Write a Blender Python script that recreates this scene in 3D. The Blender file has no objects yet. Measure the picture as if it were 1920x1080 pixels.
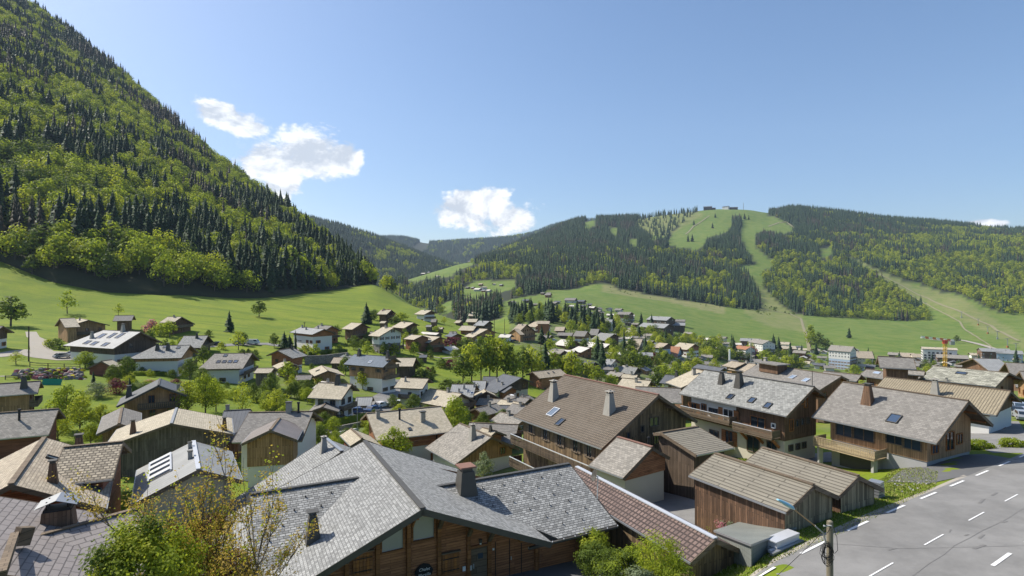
import bpy, math, random
import numpy as np
from mathutils import Vector, Matrix

# ------------------------------------------------------------------ camera, world, sun, exposure
F, CX, HY = 1080.0, 960.0, 540.0          # focal length and principal point for a 1920 px wide frame
SC = bpy.context.scene
COL = SC.collection
cam = bpy.data.cameras.new("camera"); cam.sensor_width = 36.0; cam.lens = 36.0 * F / 1920.0
cam.clip_start = 0.5; cam.clip_end = 60000
cam_o = bpy.data.objects.new("camera", cam); COL.objects.link(cam_o)
cam_o.location = (0, 0, 0); cam_o.rotation_euler = (math.radians(90), 0, 0)
SC.camera = cam_o
SUN_EL, SUN_AZ = math.radians(47), math.radians(-68)     # azimuth measured from +Y towards +X
sx, sy, sz = math.sin(SUN_AZ) * math.cos(SUN_EL), math.cos(SUN_AZ) * math.cos(SUN_EL), math.sin(SUN_EL)
world = bpy.data.worlds.new("World"); SC.world = world; world.use_nodes = True
sun = bpy.data.lights.new("sun", 'SUN'); sun.energy = 4.15; sun.angle = math.radians(0.53); sun.color = (1.0, .945, .86)
sun_o = bpy.data.objects.new("sun", sun); COL.objects.link(sun_o)
sun_o.rotation_euler = Vector((sx, sy, sz)).to_track_quat('Z', 'Y').to_euler()
SC.view_settings.view_transform = 'Standard'; SC.view_settings.look = 'None'
SC.view_settings.exposure = 0.80; SC.view_settings.gamma = 1.0
SC.cycles.max_bounces = 6; SC.cycles.diffuse_bounces = 2; SC.cycles.glossy_bounces = 2
SC.cycles.transmission_bounces = 3; SC.cycles.transparent_max_bounces = 4
SC.cycles.use_denoising = True

def build_world():
    nt = world.node_tree; N = nt.nodes; L = nt.links; N.clear()
    def n(t, **k):
        o = N.new(t)
        for a, b in k.items(): setattr(o, a, b)
        return o
    def mth(op, a, b=None, c=None):
        m = n('ShaderNodeMath', operation=op)
        for i, v in enumerate((a, b, c)):
            if v is None: continue
            if hasattr(v, 'links'): L.new(v, m.inputs[i])
            else: m.inputs[i].default_value = v
        return m.outputs[0]
    def ss(v, a, b):
        m = n('ShaderNodeMapRange', interpolation_type='SMOOTHSTEP')
        L.new(v, m.inputs[0]); m.inputs[1].default_value = a; m.inputs[2].default_value = b
        return m.outputs[0]
    sky = n('ShaderNodeTexSky', sky_type='NISHITA'); sky.sun_disc = False
    sky.sun_elevation = SUN_EL; sky.sun_rotation = SUN_AZ; sky.altitude = 1000
    sky.air_density = 1.0; sky.dust_density = 3.2; sky.ozone_density = 1.6
    tc = n('ShaderNodeTexCoord')
    sep = n('ShaderNodeSeparateXYZ'); L.new(tc.outputs['Generated'], sep.inputs[0])
    az = mth('ARCTAN2', sep.outputs[0], sep.outputs[1])           # azimuth
    el = mth('ARCSINE', sep.outputs[2])
    comb = n('ShaderNodeCombineXYZ'); L.new(az, comb.inputs[0]); L.new(el, comb.inputs[1])
    def noise(scale, detail, rough, off, dist=0.0):
        mp = n('ShaderNodeMapping'); L.new(comb.outputs[0], mp.inputs[0])
        mp.inputs['Location'].default_value = off; mp.inputs['Scale'].default_value = (1, 1.45, 1)
        t = n('ShaderNodeTexNoise'); L.new(mp.outputs[0], t.inputs[0])
        t.inputs['Scale'].default_value = scale; t.inputs['Detail'].default_value = detail
        t.inputs['Roughness'].default_value = rough; t.inputs['Distortion'].default_value = dist
        return t.outputs['Fac']
    nz = noise(11, 9, .62, (3.1, 1.7, 0), .25)
    nz2 = noise(11, 9, .62, (3.1 + .018, 1.7 - .026, 0), .25)     # the same field a little nearer the sun
    fine = noise(60, 5, .6, (0, 5, 0))
    # cumulus banks: (azimuth, elevation, half width, half height) in radians, from where they float over the valley
    banks = []
    def ell(px, py, w, h, ang=0.0):
        a = math.atan2(px - CX, F); e = math.atan2(HY - py, math.hypot(F, px - CX))
        k = math.cos(a)
        banks.append((a, e, w / F * k * k, h / F * k, ang))
    ell(425, 214, 66, 26, -.15); ell(470, 240, 38, 18); ell(585, 280, 84, 44, .12); ell(500, 305, 64, 38); ell(530, 345, 40, 34); ell(640, 292, 44, 36)
    ell(900, 388, 76, 40); ell(960, 412, 58, 34); ell(865, 376, 44, 28); ell(1835, 422, 56, 11)
    tot = None
    for (a, e, w, h, g) in banks:
        da = mth('SUBTRACT', az, a); de = mth('SUBTRACT', el, e)
        u = mth('DIVIDE', mth('ADD', mth('MULTIPLY', da, math.cos(g)), mth('MULTIPLY', de, math.sin(g))), w)
        v = mth('DIVIDE', mth('SUBTRACT', mth('MULTIPLY', de, math.cos(g)), mth('MULTIPLY', da, math.sin(g))), h)
        r = mth('SQRT', mth('ADD', mth('MULTIPLY', u, u), mth('MULTIPLY', v, v)))
        m = mth('SUBTRACT', 1.0, r)
        tot = m if tot is None else mth('SMOOTH_MAX', tot, m, .25)
    dens = mth('ADD', tot, mth('MULTIPLY', mth('SUBTRACT', nz, .5), 2.9))
    dens = mth('ADD', dens, mth('MULTIPLY', mth('SUBTRACT', fine, .5), .7))
    alpha = ss(dens, -.05, .34)
    # wisps, faint
    wn = noise(7, 8, .7, (9, 2, 0), .8)
    lit = mth('ADD', .66, mth('MULTIPLY', mth('SUBTRACT', nz, nz2), 7.0))
    core = ss(dens, .3, 1.3)
    lit = mth('SUBTRACT', lit, mth('MULTIPLY', core, -.12))
    litc = n('ShaderNodeClamp'); L.new(lit, litc.inputs[0]); litc.inputs[1].default_value = .0; litc.inputs[2].default_value = 1
    ramp = n('ShaderNodeMixRGB'); L.new(litc.outputs[0], ramp.inputs[0])
    ramp.inputs[1].default_value = (4.2, 4.5, 4.95, 1); ramp.inputs[2].default_value = (7.7, 7.65, 7.5, 1)
    hsv = n('ShaderNodeHueSaturation'); hsv.inputs['Saturation'].default_value = 1.18; hsv.inputs['Value'].default_value = 1.0
    L.new(sky.outputs[0], hsv.inputs['Color'])
    mix = n('ShaderNodeMixRGB'); L.new(alpha, mix.inputs[0]); L.new(hsv.outputs[0], mix.inputs[1]); L.new(ramp.outputs[0], mix.inputs[2])
    bg = n('ShaderNodeBackground'); bg.inputs[1].default_value = .097
    L.new(mix.outputs[0], bg.inputs[0])
    out = n('ShaderNodeOutputWorld'); L.new(bg.outputs[0], out.inputs[0])
build_world()

# ------------------------------------------------------------------ small helpers
def unproj(px, py, Y): return Vector(((px - CX) / F * Y, Y, (HY - py) / F * Y))
def proj(v): return (CX + v[0] / v[1] * F, HY - v[2] / v[1] * F)
def tag(o, label=None, cat=None, group=None, kind=None):
    if label: o['label'] = label
    if cat: o['category'] = cat
    if group: o['group'] = group
    if kind: o['kind'] = kind
    return o
def empty(name, loc, rz=0.0):
    o = bpy.data.objects.new(name, None); COL.objects.link(o); o.location = loc
    o.rotation_euler = (0, 0, rz); o.empty_display_size = .5
    return o
def link(name, me, parent=None, loc=None, rz=0.0):
    o = bpy.data.objects.new(name, me); COL.objects.link(o)
    if parent: o.parent = parent
    if loc is not None: o.location = loc
    if rz: o.rotation_euler = (0, 0, rz)
    return o

class MB:
    """Collects polygons with uv (metres) and a material index, then links them as one mesh object."""
    def __init__(s): s.v = []; s.f = []; s.m = []; s.uv = []; s.mats = []
    def mi(s, mat):
        if mat not in s.mats: s.mats.append(mat)
        return s.mats.index(mat)
    def poly(s, pts, mat, uv=None):
        b = len(s.v); s.v += [tuple(p) for p in pts]; s.f.append(tuple(range(b, b + len(pts)))); s.m.append(s.mi(mat))
        if uv is None:
            p0, p1 = Vector(pts[0]), Vector(pts[1]); e = (p1 - p0)
            e = e.normalized() if e.length > 1e-6 else Vector((1, 0, 0))
            nn = Vector((0, 0, 0))
            for i in range(1, len(pts) - 1): nn += (Vector(pts[i]) - p0).cross(Vector(pts[i + 1]) - p0)
            nn = nn.normalized() if nn.length > 1e-9 else Vector((0, 0, 1))
            if abs(nn.z) < .9: e = Vector((-nn.y, nn.x, 0)).normalized()
            g = nn.cross(e)
            uv = [((Vector(p)).dot(e), (Vector(p)).dot(g)) for p in pts]
        s.uv += uv
    def box(s, c, d, mat, M=None, top=None):
        """box centred on c with size d; M optional 3x3 rotation; top = scale of the upper face"""
        x, y, z = d[0] / 2, d[1] / 2, d[2] / 2; t = top or (1, 1)
        P = [(-x, -y, -z), (x, -y, -z), (x, y, -z), (-x, y, -z), (-x * t[0], -y * t[1], z), (x * t[0], -y * t[1], z), (x * t[0], y * t[1], z), (-x * t[0], y * t[1], z)]
        P = [Vector(p) for p in P]
        if M is not None: P = [M @ p for p in P]
        P = [p + Vector(c) for p in P]
        for q in ((0, 3, 2, 1), (4, 5, 6, 7), (0, 1, 5, 4), (1, 2, 6, 5), (2, 3, 7, 6), (3, 0, 4, 7)):
            s.poly([P[i] for i in q], mat)
    def beam(s, a, b, w, h, mat, up=Vector((0, 0, 1))):
        a, b = Vector(a), Vector(b); d = (b - a); L = d.length; d.normalize()
        side = d.cross(up); side = side.normalized() if side.length > 1e-5 else Vector((1, 0, 0)); u = side.cross(d)
        M = Matrix((side, d, u)).transposed()
        s.box((a + b) / 2, (w, L, h), mat, M)
    def tube(s, pts, r, mat, seg=6):
        pts = [Vector(p) for p in pts]; rs = r if isinstance(r, (list, tuple)) else [r] * len(pts)
        prev = None
        for i, p in enumerate(pts):
            d = (pts[min(i + 1, len(pts) - 1)] - pts[max(i - 1, 0)]).normalized()
            a = d.cross(Vector((0.13, .2, 1))); a = a.normalized() if a.length > 1e-4 else Vector((1, 0, 0)); b = d.cross(a)
            ring = [p + (a * math.cos(2 * math.pi * k / seg) + b * math.sin(2 * math.pi * k / seg)) * rs[i] for k in range(seg)]
            if prev:
                for k in range(seg): s.poly([prev[k], prev[(k + 1) % seg], ring[(k + 1) % seg], ring[k]], mat)
            else: s.poly(ring[::-1], mat)
            prev = ring
        s.poly(prev, mat)
    def prism(s, prof, a, b, mat, cap=True):
        """profile (list of Vector offsets) swept from a to b"""
        n = len(prof); a, b = Vector(a), Vector(b)
        for i in range(n):
            p, q = prof[i], prof[(i + 1) % n]; s.poly([a + p, b + p, b + q, a + q], mat)
        if cap: s.poly([a + p for p in prof], mat); s.poly([b + p for p in prof[::-1]], mat)
    def mesh(s, name, org=(0, 0, 0)):
        me = bpy.data.meshes.new(name); o = Vector(org)
        V = np.array(s.v, dtype=np.float32).reshape(-1, 3) - np.array(o, dtype=np.float32)
        me.from_pydata(V.tolist(), [], s.f)
        for m in s.mats: me.materials.append(m)
        me.polygons.foreach_set('material_index', s.m)
        u = me.uv_layers.new(name='UVMap'); u.data.foreach_set('uv', np.array(s.uv, dtype=np.float32).ravel())
        me.update(); return me
    def build(s, name, parent=None, org=(0, 0, 0), loc=None):
        return link(name, s.mesh(name, org), parent, loc)

def np_mesh(name, V, Fq, mats, mi=None, smooth=False):
    """V (n,3), Fq (m,k) numpy; quick mesh"""
    me = bpy.data.meshes.new(name); k = Fq.shape[1]
    me.vertices.add(len(V)); me.vertices.foreach_set('co', V.astype(np.float32).ravel())
    me.loops.add(Fq.size); me.loops.foreach_set('vertex_index', Fq.astype(np.int32).ravel())
    me.polygons.add(len(Fq)); me.polygons.foreach_set('loop_start', np.arange(0, Fq.size, k, dtype=np.int32))
    me.polygons.foreach_set('loop_total', np.full(len(Fq), k, dtype=np.int32))
    for m in mats: me.materials.append(m)
    if mi is not None: me.polygons.foreach_set('material_index', mi.astype(np.int32))
    if smooth: me.polygons.foreach_set('use_smooth', np.ones(len(Fq), dtype=bool))
    me.update(calc_edges=True); me.validate(); return me

# ------------------------------------------------------------------ materials
MATS = {}
class MT:
    def __init__(s, name, rough=.8):
        s.m = bpy.data.materials.new(name); s.m.use_nodes = True; s.nt = s.m.node_tree; s.N = s.nt.nodes; s.L = s.nt.links
        s.b = s.N['Principled BSDF']; s.b.inputs['Roughness'].default_value = rough
        s.b.inputs['Specular IOR Level'].default_value = .25; MATS[name] = s.m
    def n(s, t, **k):
        o = s.N.new(t)
        for a, b in k.items(): setattr(o, a, b)
        return o
    def put(s, v, inp):
        if hasattr(v, 'links'): s.L.new(v, inp)
        elif isinstance(v, tuple) and len(v) == 3 and inp.type == 'RGBA': inp.default_value = v + (1,)
        else: inp.default_value = v
    def math(s, op, a, b=0.0):
        m = s.n('ShaderNodeMath', operation=op); s.put(a, m.inputs[0]); s.put(b, m.inputs[1]); return m.outputs[0]
    def mix(s, f, a, b, mode='MIX'):
        m = s.n('ShaderNodeMixRGB', blend_type=mode); s.put(f, m.inputs[0]); s.put(a, m.inputs[1]); s.put(b, m.inputs[2]); return m.outputs[0]
    def coord(s, kind='UV', scale=(1, 1, 1), rot=(0, 0, 0), loc=(0, 0, 0)):
        if kind == 'POS': o = s.n('ShaderNodeNewGeometry').outputs['Position']
        else: o = s.n('ShaderNodeTexCoord').outputs[kind]
        mp = s.n('ShaderNodeMapping'); s.L.new(o, mp.inputs[0]); mp.inputs['Scale'].default_value = scale
        mp.inputs['Rotation'].default_value = rot; mp.inputs['Location'].default_value = loc
        return mp.outputs[0]
    def noise(s, c, scale=1.0, detail=4, rough=.6, dist=0.0):
        t = s.n('ShaderNodeTexNoise'); s.L.new(c, t.inputs[0]); t.inputs['Scale'].default_value = scale
        t.inputs['Detail'].default_value = detail; t.inputs['Roughness'].default_value = rough; t.inputs['Distortion'].default_value = dist
        return t.outputs['Fac']
    def ramp(s, f, a, b):
        m = s.n('ShaderNodeMapRange', interpolation_type='SMOOTHSTEP'); s.put(f, m.inputs[0]); m.inputs[1].default_value = a; m.inputs[2].default_value = b
        return m.outputs[0]
    def brick(s, c, w, h, c1, c2, mortar, msize=.02, off=.5, bias=0.0, smooth=.1):
        t = s.n('ShaderNodeTexBrick', offset=off); s.L.new(c, t.inputs['Vector']); s.put(c1, t.inputs['Color1']); s.put(c2, t.inputs['Color2'])
        s.put(mortar, t.inputs['Mortar']); t.inputs['Scale'].default_value = 1; t.inputs['Mortar Size'].default_value = msize
        t.inputs['Brick Width'].default_value = w; t.inputs['Row Height'].default_value = h; t.inputs['Bias'].default_value = bias
        t.inputs['Mortar Smooth'].default_value = smooth
        return t
    def bump(s, h, strength=.5, dist=.05):
        b = s.n('ShaderNodeBump'); s.put(h, b.inputs['Height']); b.inputs['Strength'].default_value = strength; b.inputs['Distance'].default_value = dist
        s.L.new(b.outputs[0], s.b.inputs['Normal'])
    def out(s, col): s.put(col, s.b.inputs['Base Color']); return s.m
    def rnd(s): return s.n('ShaderNodeObjectInfo').outputs['Random']

def sc3(c, k): return tuple(min(1, x * k) for x in c)
def m_tiles(name, col, w, h, var=.35, mortar=.25, ms=.02, rough=.75, bump=.6, stain=.35, off=.5, moss=0.0, tint=None):
    m = MT(name, rough); c = m.coord('UV')
    t = m.brick(c, w, h, sc3(col, 1 - var), sc3(col, 1 + var), sc3(col, mortar), ms, off)
    col_o = t.outputs['Color']
    big = m.noise(m.coord('UV', (1, 1, 1)), .35, 5, .65); fine = m.noise(c, 9, 4, .7)
    col_o = m.mix(m.math('MULTIPLY', m.ramp(big, .35, .75), stain), col_o, tint or sc3(col, .45))
    col_o = m.mix(m.math('MULTIPLY', fine, .35), col_o, sc3(col, 1.35))
    if moss: col_o = m.mix(m.math('MULTIPLY', m.ramp(m.noise(c, 1.7, 5, .75), .52, .7), moss), col_o, (.10, .10, .035))
    hgt = m.math('ADD', m.math('MULTIPLY', t.outputs['Fac'], -1.0), m.math('MULTIPLY', fine, .3))
    # each course laps over the one below: a saw-tooth down the slope
    sp = m.n('ShaderNodeSeparateXYZ'); m.L.new(c, sp.inputs[0])
    saw = m.math('FRACT', m.math('DIVIDE', sp.outputs[1], h))
    m.bump(m.math('ADD', hgt, m.math('MULTIPLY', saw, -1.2)), bump, .03)
    return m.out(col_o)
def m_seam(name, col, w, rough=.45, lines=.35, cross=0.0):
    m = MT(name, rough); c = m.coord('UV'); sp = m.n('ShaderNodeSeparateXYZ'); m.L.new(c, sp.inputs[0])
    fr = m.math('FRACT', m.math('DIVIDE', sp.outputs[0], w)); ln = m.math('LESS_THAN', fr, .12)
    big = m.noise(c, .5, 4, .6); st = m.noise(m.coord('UV', (6, .6, 1)), 1.0, 4, .6)
    co = m.mix(m.ramp(big, .3, .8), sc3(col, .82), sc3(col, 1.12)); co = m.mix(m.math('MULTIPLY', st, .4), co, sc3(col, .7))
    co = m.mix(m.math('MULTIPLY', ln, 1 - lines), co, sc3(col, .35))
    if cross: co = m.mix(m.math('MULTIPLY', m.math('LESS_THAN', m.math('FRACT', m.math('DIVIDE', sp.outputs[1], cross)), .07), .6), co, sc3(col, .4))
    m.bump(ln, .5, .04); return m.out(co)
def m_boards(name, col, w=.18, vertical=True, var=.3, gap=.2, stain=.5, tint=None, rough=.8, big=.6, ms=.012):
    m = MT(name, rough); c = m.coord('UV', rot=(0, 0, math.pi / 2) if vertical else (0, 0, 0))
    t = m.brick(c, 3.6, w, sc3(col, 1 - var), sc3(col, 1 + var), sc3(col, gap), ms, .37)
    st = m.noise(m.coord('UV', (5, .45, 1) if vertical else (.45, 5, 1)), 2.0, 6, .7)
    co = m.mix(m.math('MULTIPLY', m.ramp(st, .4, .7), stain), t.outputs['Color'], tint or sc3(col, .4))
    co = m.mix(m.math('MULTIPLY', m.ramp(m.noise(c, .5, 3, .5), .45, .75), big * .5), co, sc3(col, 1.5))
    m.bump(m.math('ADD', m.math('MULTIPLY', t.outputs['Fac'], -1.0), m.math('MULTIPLY', st, .5)), .5, .02)
    return m.out(co)
def m_plain(name, col, rough=.8, var=.18, scale=1.5, metal=0.0, spec=None):
    m = MT(name, rough); c = m.coord('POS')
    n1 = m.noise(c, scale, 5, .65)
    if metal: m.b.inputs['Metallic'].default_value = metal
    if spec is not None: m.b.inputs['Specular IOR Level'].default_value = spec
    return m.out(m.mix(n1, sc3(col, 1 - var), sc3(col, 1 + var)))
def m_glass(name, col=(.02, .03, .04), rough=.06):
    m = MT(name, rough); m.b.inputs['Specular IOR Level'].default_value = .9
    return m.out(m.mix(m.rnd(), sc3(col, .5), sc3(col, 2.2)))
def m_leaf(name, c1, c2, trans=.45, sat=1.0, dead=None):
    m = MT(name, .6); r = m.rnd(); c = m.coord('POS')
    co = m.mix(r, c1, c2); co = m.mix(m.ramp(m.noise(c, .35, 3, .7), .35, .7), co, sc3(c1, .7))
    co = m.mix(m.math('MULTIPLY', m.noise(c, 4.0, 2, .7), .7), co, sc3(c2, 1.25))
    m.out(co); m.b.inputs['Specular IOR Level'].default_value = .08
    if trans:
        tr = m.n('ShaderNodeBsdfTranslucent'); m.L.new(m.mix(.6, co, (c2[0] * 1.7, c2[1] * 1.7, c2[2] * .8)), tr.inputs[0])
        mx = m.n('ShaderNodeMixShader'); mx.inputs[0].default_value = trans
        m.L.new(m.b.outputs[0], mx.inputs[1]); m.L.new(tr.outputs[0], mx.inputs[2])
        m.L.new(mx.outputs[0], m.N['Material Output'].inputs[0])
    return m.m

# roofs
R_SLATE = m_tiles('slate_tile', (.255, .255, .24), .24, .19, .45, .42, .016, .65, .8, .15)
R_SLATE2 = m_tiles('slate_tile_lapped', (.255, .255, .24), .36, .20, .48, .2, .022, .65, .9, .15, off=.37)
R_GREY = m_tiles('grey_slate', (.235, .235, .215), .34, .26, .4, .5, .015, .75, .6, .25)
R_GRAVEL = m_tiles('grey_shake', (.255, .235, .20), .38, .26, .34, .5, .016, .85, .5, .3)
R_BEIGE = m_tiles('weathered_shingle', (.39, .33, .245), .30, .20, .32, .4, .016, .85, .7, .35, moss=.25)
R_PALE = m_tiles('pale_shingle', (.42, .37, .275), .40, .28, .22, .55, .014, .85, .6, .4, moss=.4, tint=(.24, .21, .15))
R_TAN = m_tiles('tan_tile', (.345, .29, .195), .34, .36, .12, .22, .05, .8, 1.0, .15, off=0)
R_BROWN = m_tiles('brown_tile', (.165, .133, .098), .24, .33, .18, .22, .045, .8, .9, .35, off=0, tint=(.17, .15, .12))
R_REDBR = m_tiles('interlocking_red_brown_tile', (.165, .115, .095), .36, .40, .3, .08, .06, .6, 1.0, .25, off=0)
R_OLIVE = m_tiles('olive_grey_tile', (.215, .195, .152), 4.0, .34, .10, .28, .045, .8, .9, .3)
R_STONE = m_tiles('rough_stone_slab', (.34, .33, .26), .8, .42, .6, .3, .03, .85, 1.0, .5, moss=.6)
R_TAUPE = m_tiles('taupe_shingle', (.20, .187, .166), .40, .26, .26, .55, .014, .85, .5, .25)
R_DARK = m_seam('anthracite_metal', (.13, .135, .14), .55)
R_BLUE = m_tiles('blue_slate', (.13, .155, .18), .5, .32, .15, .4, .02, .45, .8, .15, off=0)
R_METAL = m_seam('pale_metal_sheet', (.29, .295, .285), .55, .6)
R_WHITE = m_tiles('bleached_shingle', (.55, .52, .46), .4, .28, .12, .7, .012, .85, .5, .3)
R_GREEN = m_seam('green_grey_metal', (.235, .25, .225), .22, cross=.30)
R_TBAR = m_seam('taupe_metal_tile', (.23, .20, .18), .36)
R_TCOURSE = m_tiles('taupe_course_tile', (.225, .20, .185), .78, .42, .08, .28, .03, .55, 1.1, .2)
R_RUST = m_tiles('orange_clay_tile', (.36, .17, .09), .3, .35, .15, .4, .03)
R_SHAKE = m_tiles('thick_wooden_shake', (.31, .265, .195), .40, .30, .45, .12, .045, .85, 1.2, .35)
ROOFS = dict(shake=R_SHAKE, slate=R_SLATE, slate2=R_SLATE2, grey=R_GREY, gravel=R_GRAVEL, beige=R_BEIGE, pale=R_PALE, tan=R_TAN, brown=R_BROWN, redbr=R_REDBR, olive=R_OLIVE,
             stone=R_STONE, taupe=R_TAUPE, dark=R_DARK, blue=R_BLUE, metal=R_METAL, white=R_WHITE, green=R_GREEN, tbar=R_TBAR, tcourse=R_TCOURSE, rust=R_RUST)
# walls
W_HONEY = m_boards('honey_larch_boards', (.38, .23, .115), .2, True, .3)
W_RED = m_boards('red_stained_horizontal_boards', (.36, .165, .075), .17, False, .25, .3, .6, tint=(.05, .02, .012))
W_BROWN = m_boards('brown_boards', (.17, .10, .06), .2, True, .3)
W_DARK = m_boards('dark_boards', (.11, .08, .055), .2, True, .35)
W_GREYW = m_boards('grey_weathered_boards', (.17, .14, .105), .2, True, .4, .15, .7, tint=(.06, .05, .04))
W_OLD = m_boards('old_barn_boards', (.21, .145, .075), .22, True, .5, .12, .8, tint=(.06, .045, .032))
W_OLIVE = m_boards('olive_barn_boards', (.25, .21, .13), .17, True, .55, .12, .5, tint=(.09, .07, .05))
W_BRICKRED = m_boards('rust_red_boards', (.22, .085, .05), .16, False, .2, .4)
W_WHITE = m_plain('white_render', (.68, .665, .62), .9, .08, .5)
W_CREAM = m_plain('cream_render', (.55, .50, .39), .9, .10, .5)
W_GREYR = m_plain('grey_render', (.33, .325, .31), .9, .12, .6)
W_STONE = m_tiles('stone_wall', (.26, .24, .21), .5, .3, .4, .5, .03, .9, .8, .4)
W_BLUE = m_plain('pale_blue_shade_render', (.38, .47, .58), .9, .08, .5)  # blue fronts; on the hotel it carries shade painted as pale blue
WALLS = dict(old2=m_boards('stained_barn_boards', (.15, .085, .05), .2, True, .5, .12, .8, tint=(.05, .035, .025)), honey=W_HONEY, red=W_RED, brown=W_BROWN, dark=W_DARK, greyw=W_GREYW, old=W_OLD, olive=W_OLIVE, brick=W_BRICKRED, white=W_WHITE, cream=W_CREAM, grender=W_GREYR, stone=W_STONE, blue=W_BLUE)
# trim
T_DARK = m_plain('dark_bronze_trim', (.075, .07, .06), .5, .15, 2)
T_WOOD = m_boards('weathered_timber', (.16, .12, .08), .4, False, .2)
T_WARM = m_boards('warm_timber', (.27, .12, .045), .3, False, .25)
T_PALE = m_boards('pale_timber', (.38, .29, .175), .3, False, .2)
T_ORANGE = m_boards('orange_timber', (.36, .15, .045), .3, False, .2)
T_GREY = m_plain('zinc', (.36, .37, .38), .4, .12, 2, metal=.6)
T_LIGHT = m_plain('light_zinc', (.58, .59, .60), .35, .08, 2, metal=.3)
T_WHITE = m_plain('white_paint', (.75, .75, .73), .5, .05, 3)
T_STONE = m_plain('grey_chimney_stone', (.33, .31, .27), .9, .25, 3)
T_BLACK = m_plain('black_metal', (.02, .02, .022), .5, .2, 3)
T_CLAY = m_plain('terracotta', (.21, .115, .085), .8, .2, 3)
GLASS = m_glass('window_glass')
GLASS_B = m_glass('skylight_glass', (.022, .034, .055), .05)
PANE_L = m_plain('pale_reflection_pane', (.34, .34, .345), .15, .12, .8, spec=.6)  # curtain and road reflection both painted as one even pale grey
GLASS_S = m_glass('sky_painted_glass', (.16, .20, .25), .02)  # reflected sky put into the pale blue base colour
L_CON = m_leaf('spruce_needles', (.018, .038, .015), (.042, .072, .026), .15)
L_CON2 = m_leaf('larch_brown_needles', (.050, .048, .028), (.080, .070, .042), .15)
L_GRN = m_leaf('spring_green_leaves', (.165, .220, .022), (.27, .32, .038), .45)
L_MID = m_leaf('mid_green_leaves', (.080, .115, .022), (.130, .175, .032), .36)
L_YEL = m_leaf('yellow_green_leaves', (.25, .29, .024), (.34, .37, .042), .42)
L_GOLD = m_leaf('golden_bronze_leaves', (.34, .225, .05), (.44, .33, .095), .42)
L_PURP = m_leaf('purple_leaves', (.075, .022, .03), (.14, .035, .05), .35)
L_PINK = m_leaf('pink_blossom', (.36, .12, .17), (.42, .20, .22), .35)
L_GREYL = m_leaf('silver_green_leaves', (.15, .18, .10), (.22, .26, .15), .35)
BARK = m_plain('grey_bark', (.11, .09, .07), .95, .3, 4)
BARK_D = m_plain('dark_bark', (.055, .042, .032), .95, .3, 4)
# ------------------------------------------------------------------ value noise for layout decisions
def vnoise(x, y, seed=0):
    x = np.asarray(x, float); y = np.asarray(y, float); xi = np.floor(x).astype(np.int64); yi = np.floor(y).astype(np.int64); fx = x - xi; fy = y - yi
    def h(a, b):
        n = (a * 374761393 + b * 668265263 + seed * 1442695) & 0x7fffffff; n = (n ^ (n >> 13)) * 1274126177 & 0x7fffffff
        return ((n ^ (n >> 16)) & 0xffff) / 65535.0
    fx = fx * fx * (3 - 2 * fx); fy = fy * fy * (3 - 2 * fy)
    return (h(xi, yi) * (1 - fx) + h(xi + 1, yi) * fx) * (1 - fy) + (h(xi, yi + 1) * (1 - fx) + h(xi + 1, yi + 1) * fx) * fy
def fbm(x, y, seed=0, o=4): return sum(vnoise(np.asarray(x) * 2 ** i, np.asarray(y) * 2 ** i, seed + i) * .5 ** (i + 1) for i in range(o)) / (1 - .5 ** o)
def in_poly(px, py, poly):
    px = np.asarray(px, float); py = np.asarray(py, float); r = np.zeros(px.shape, bool); n = len(poly)
    for i in range(n):
        x1, y1 = poly[i]; x2, y2 = poly[(i + 1) % n]
        if y1 == y2: continue
        c = ((y1 > py) != (y2 > py)) & (px < (x2 - x1) * (py - y1) / (y2 - y1) + x1); r ^= c
    return r

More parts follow.
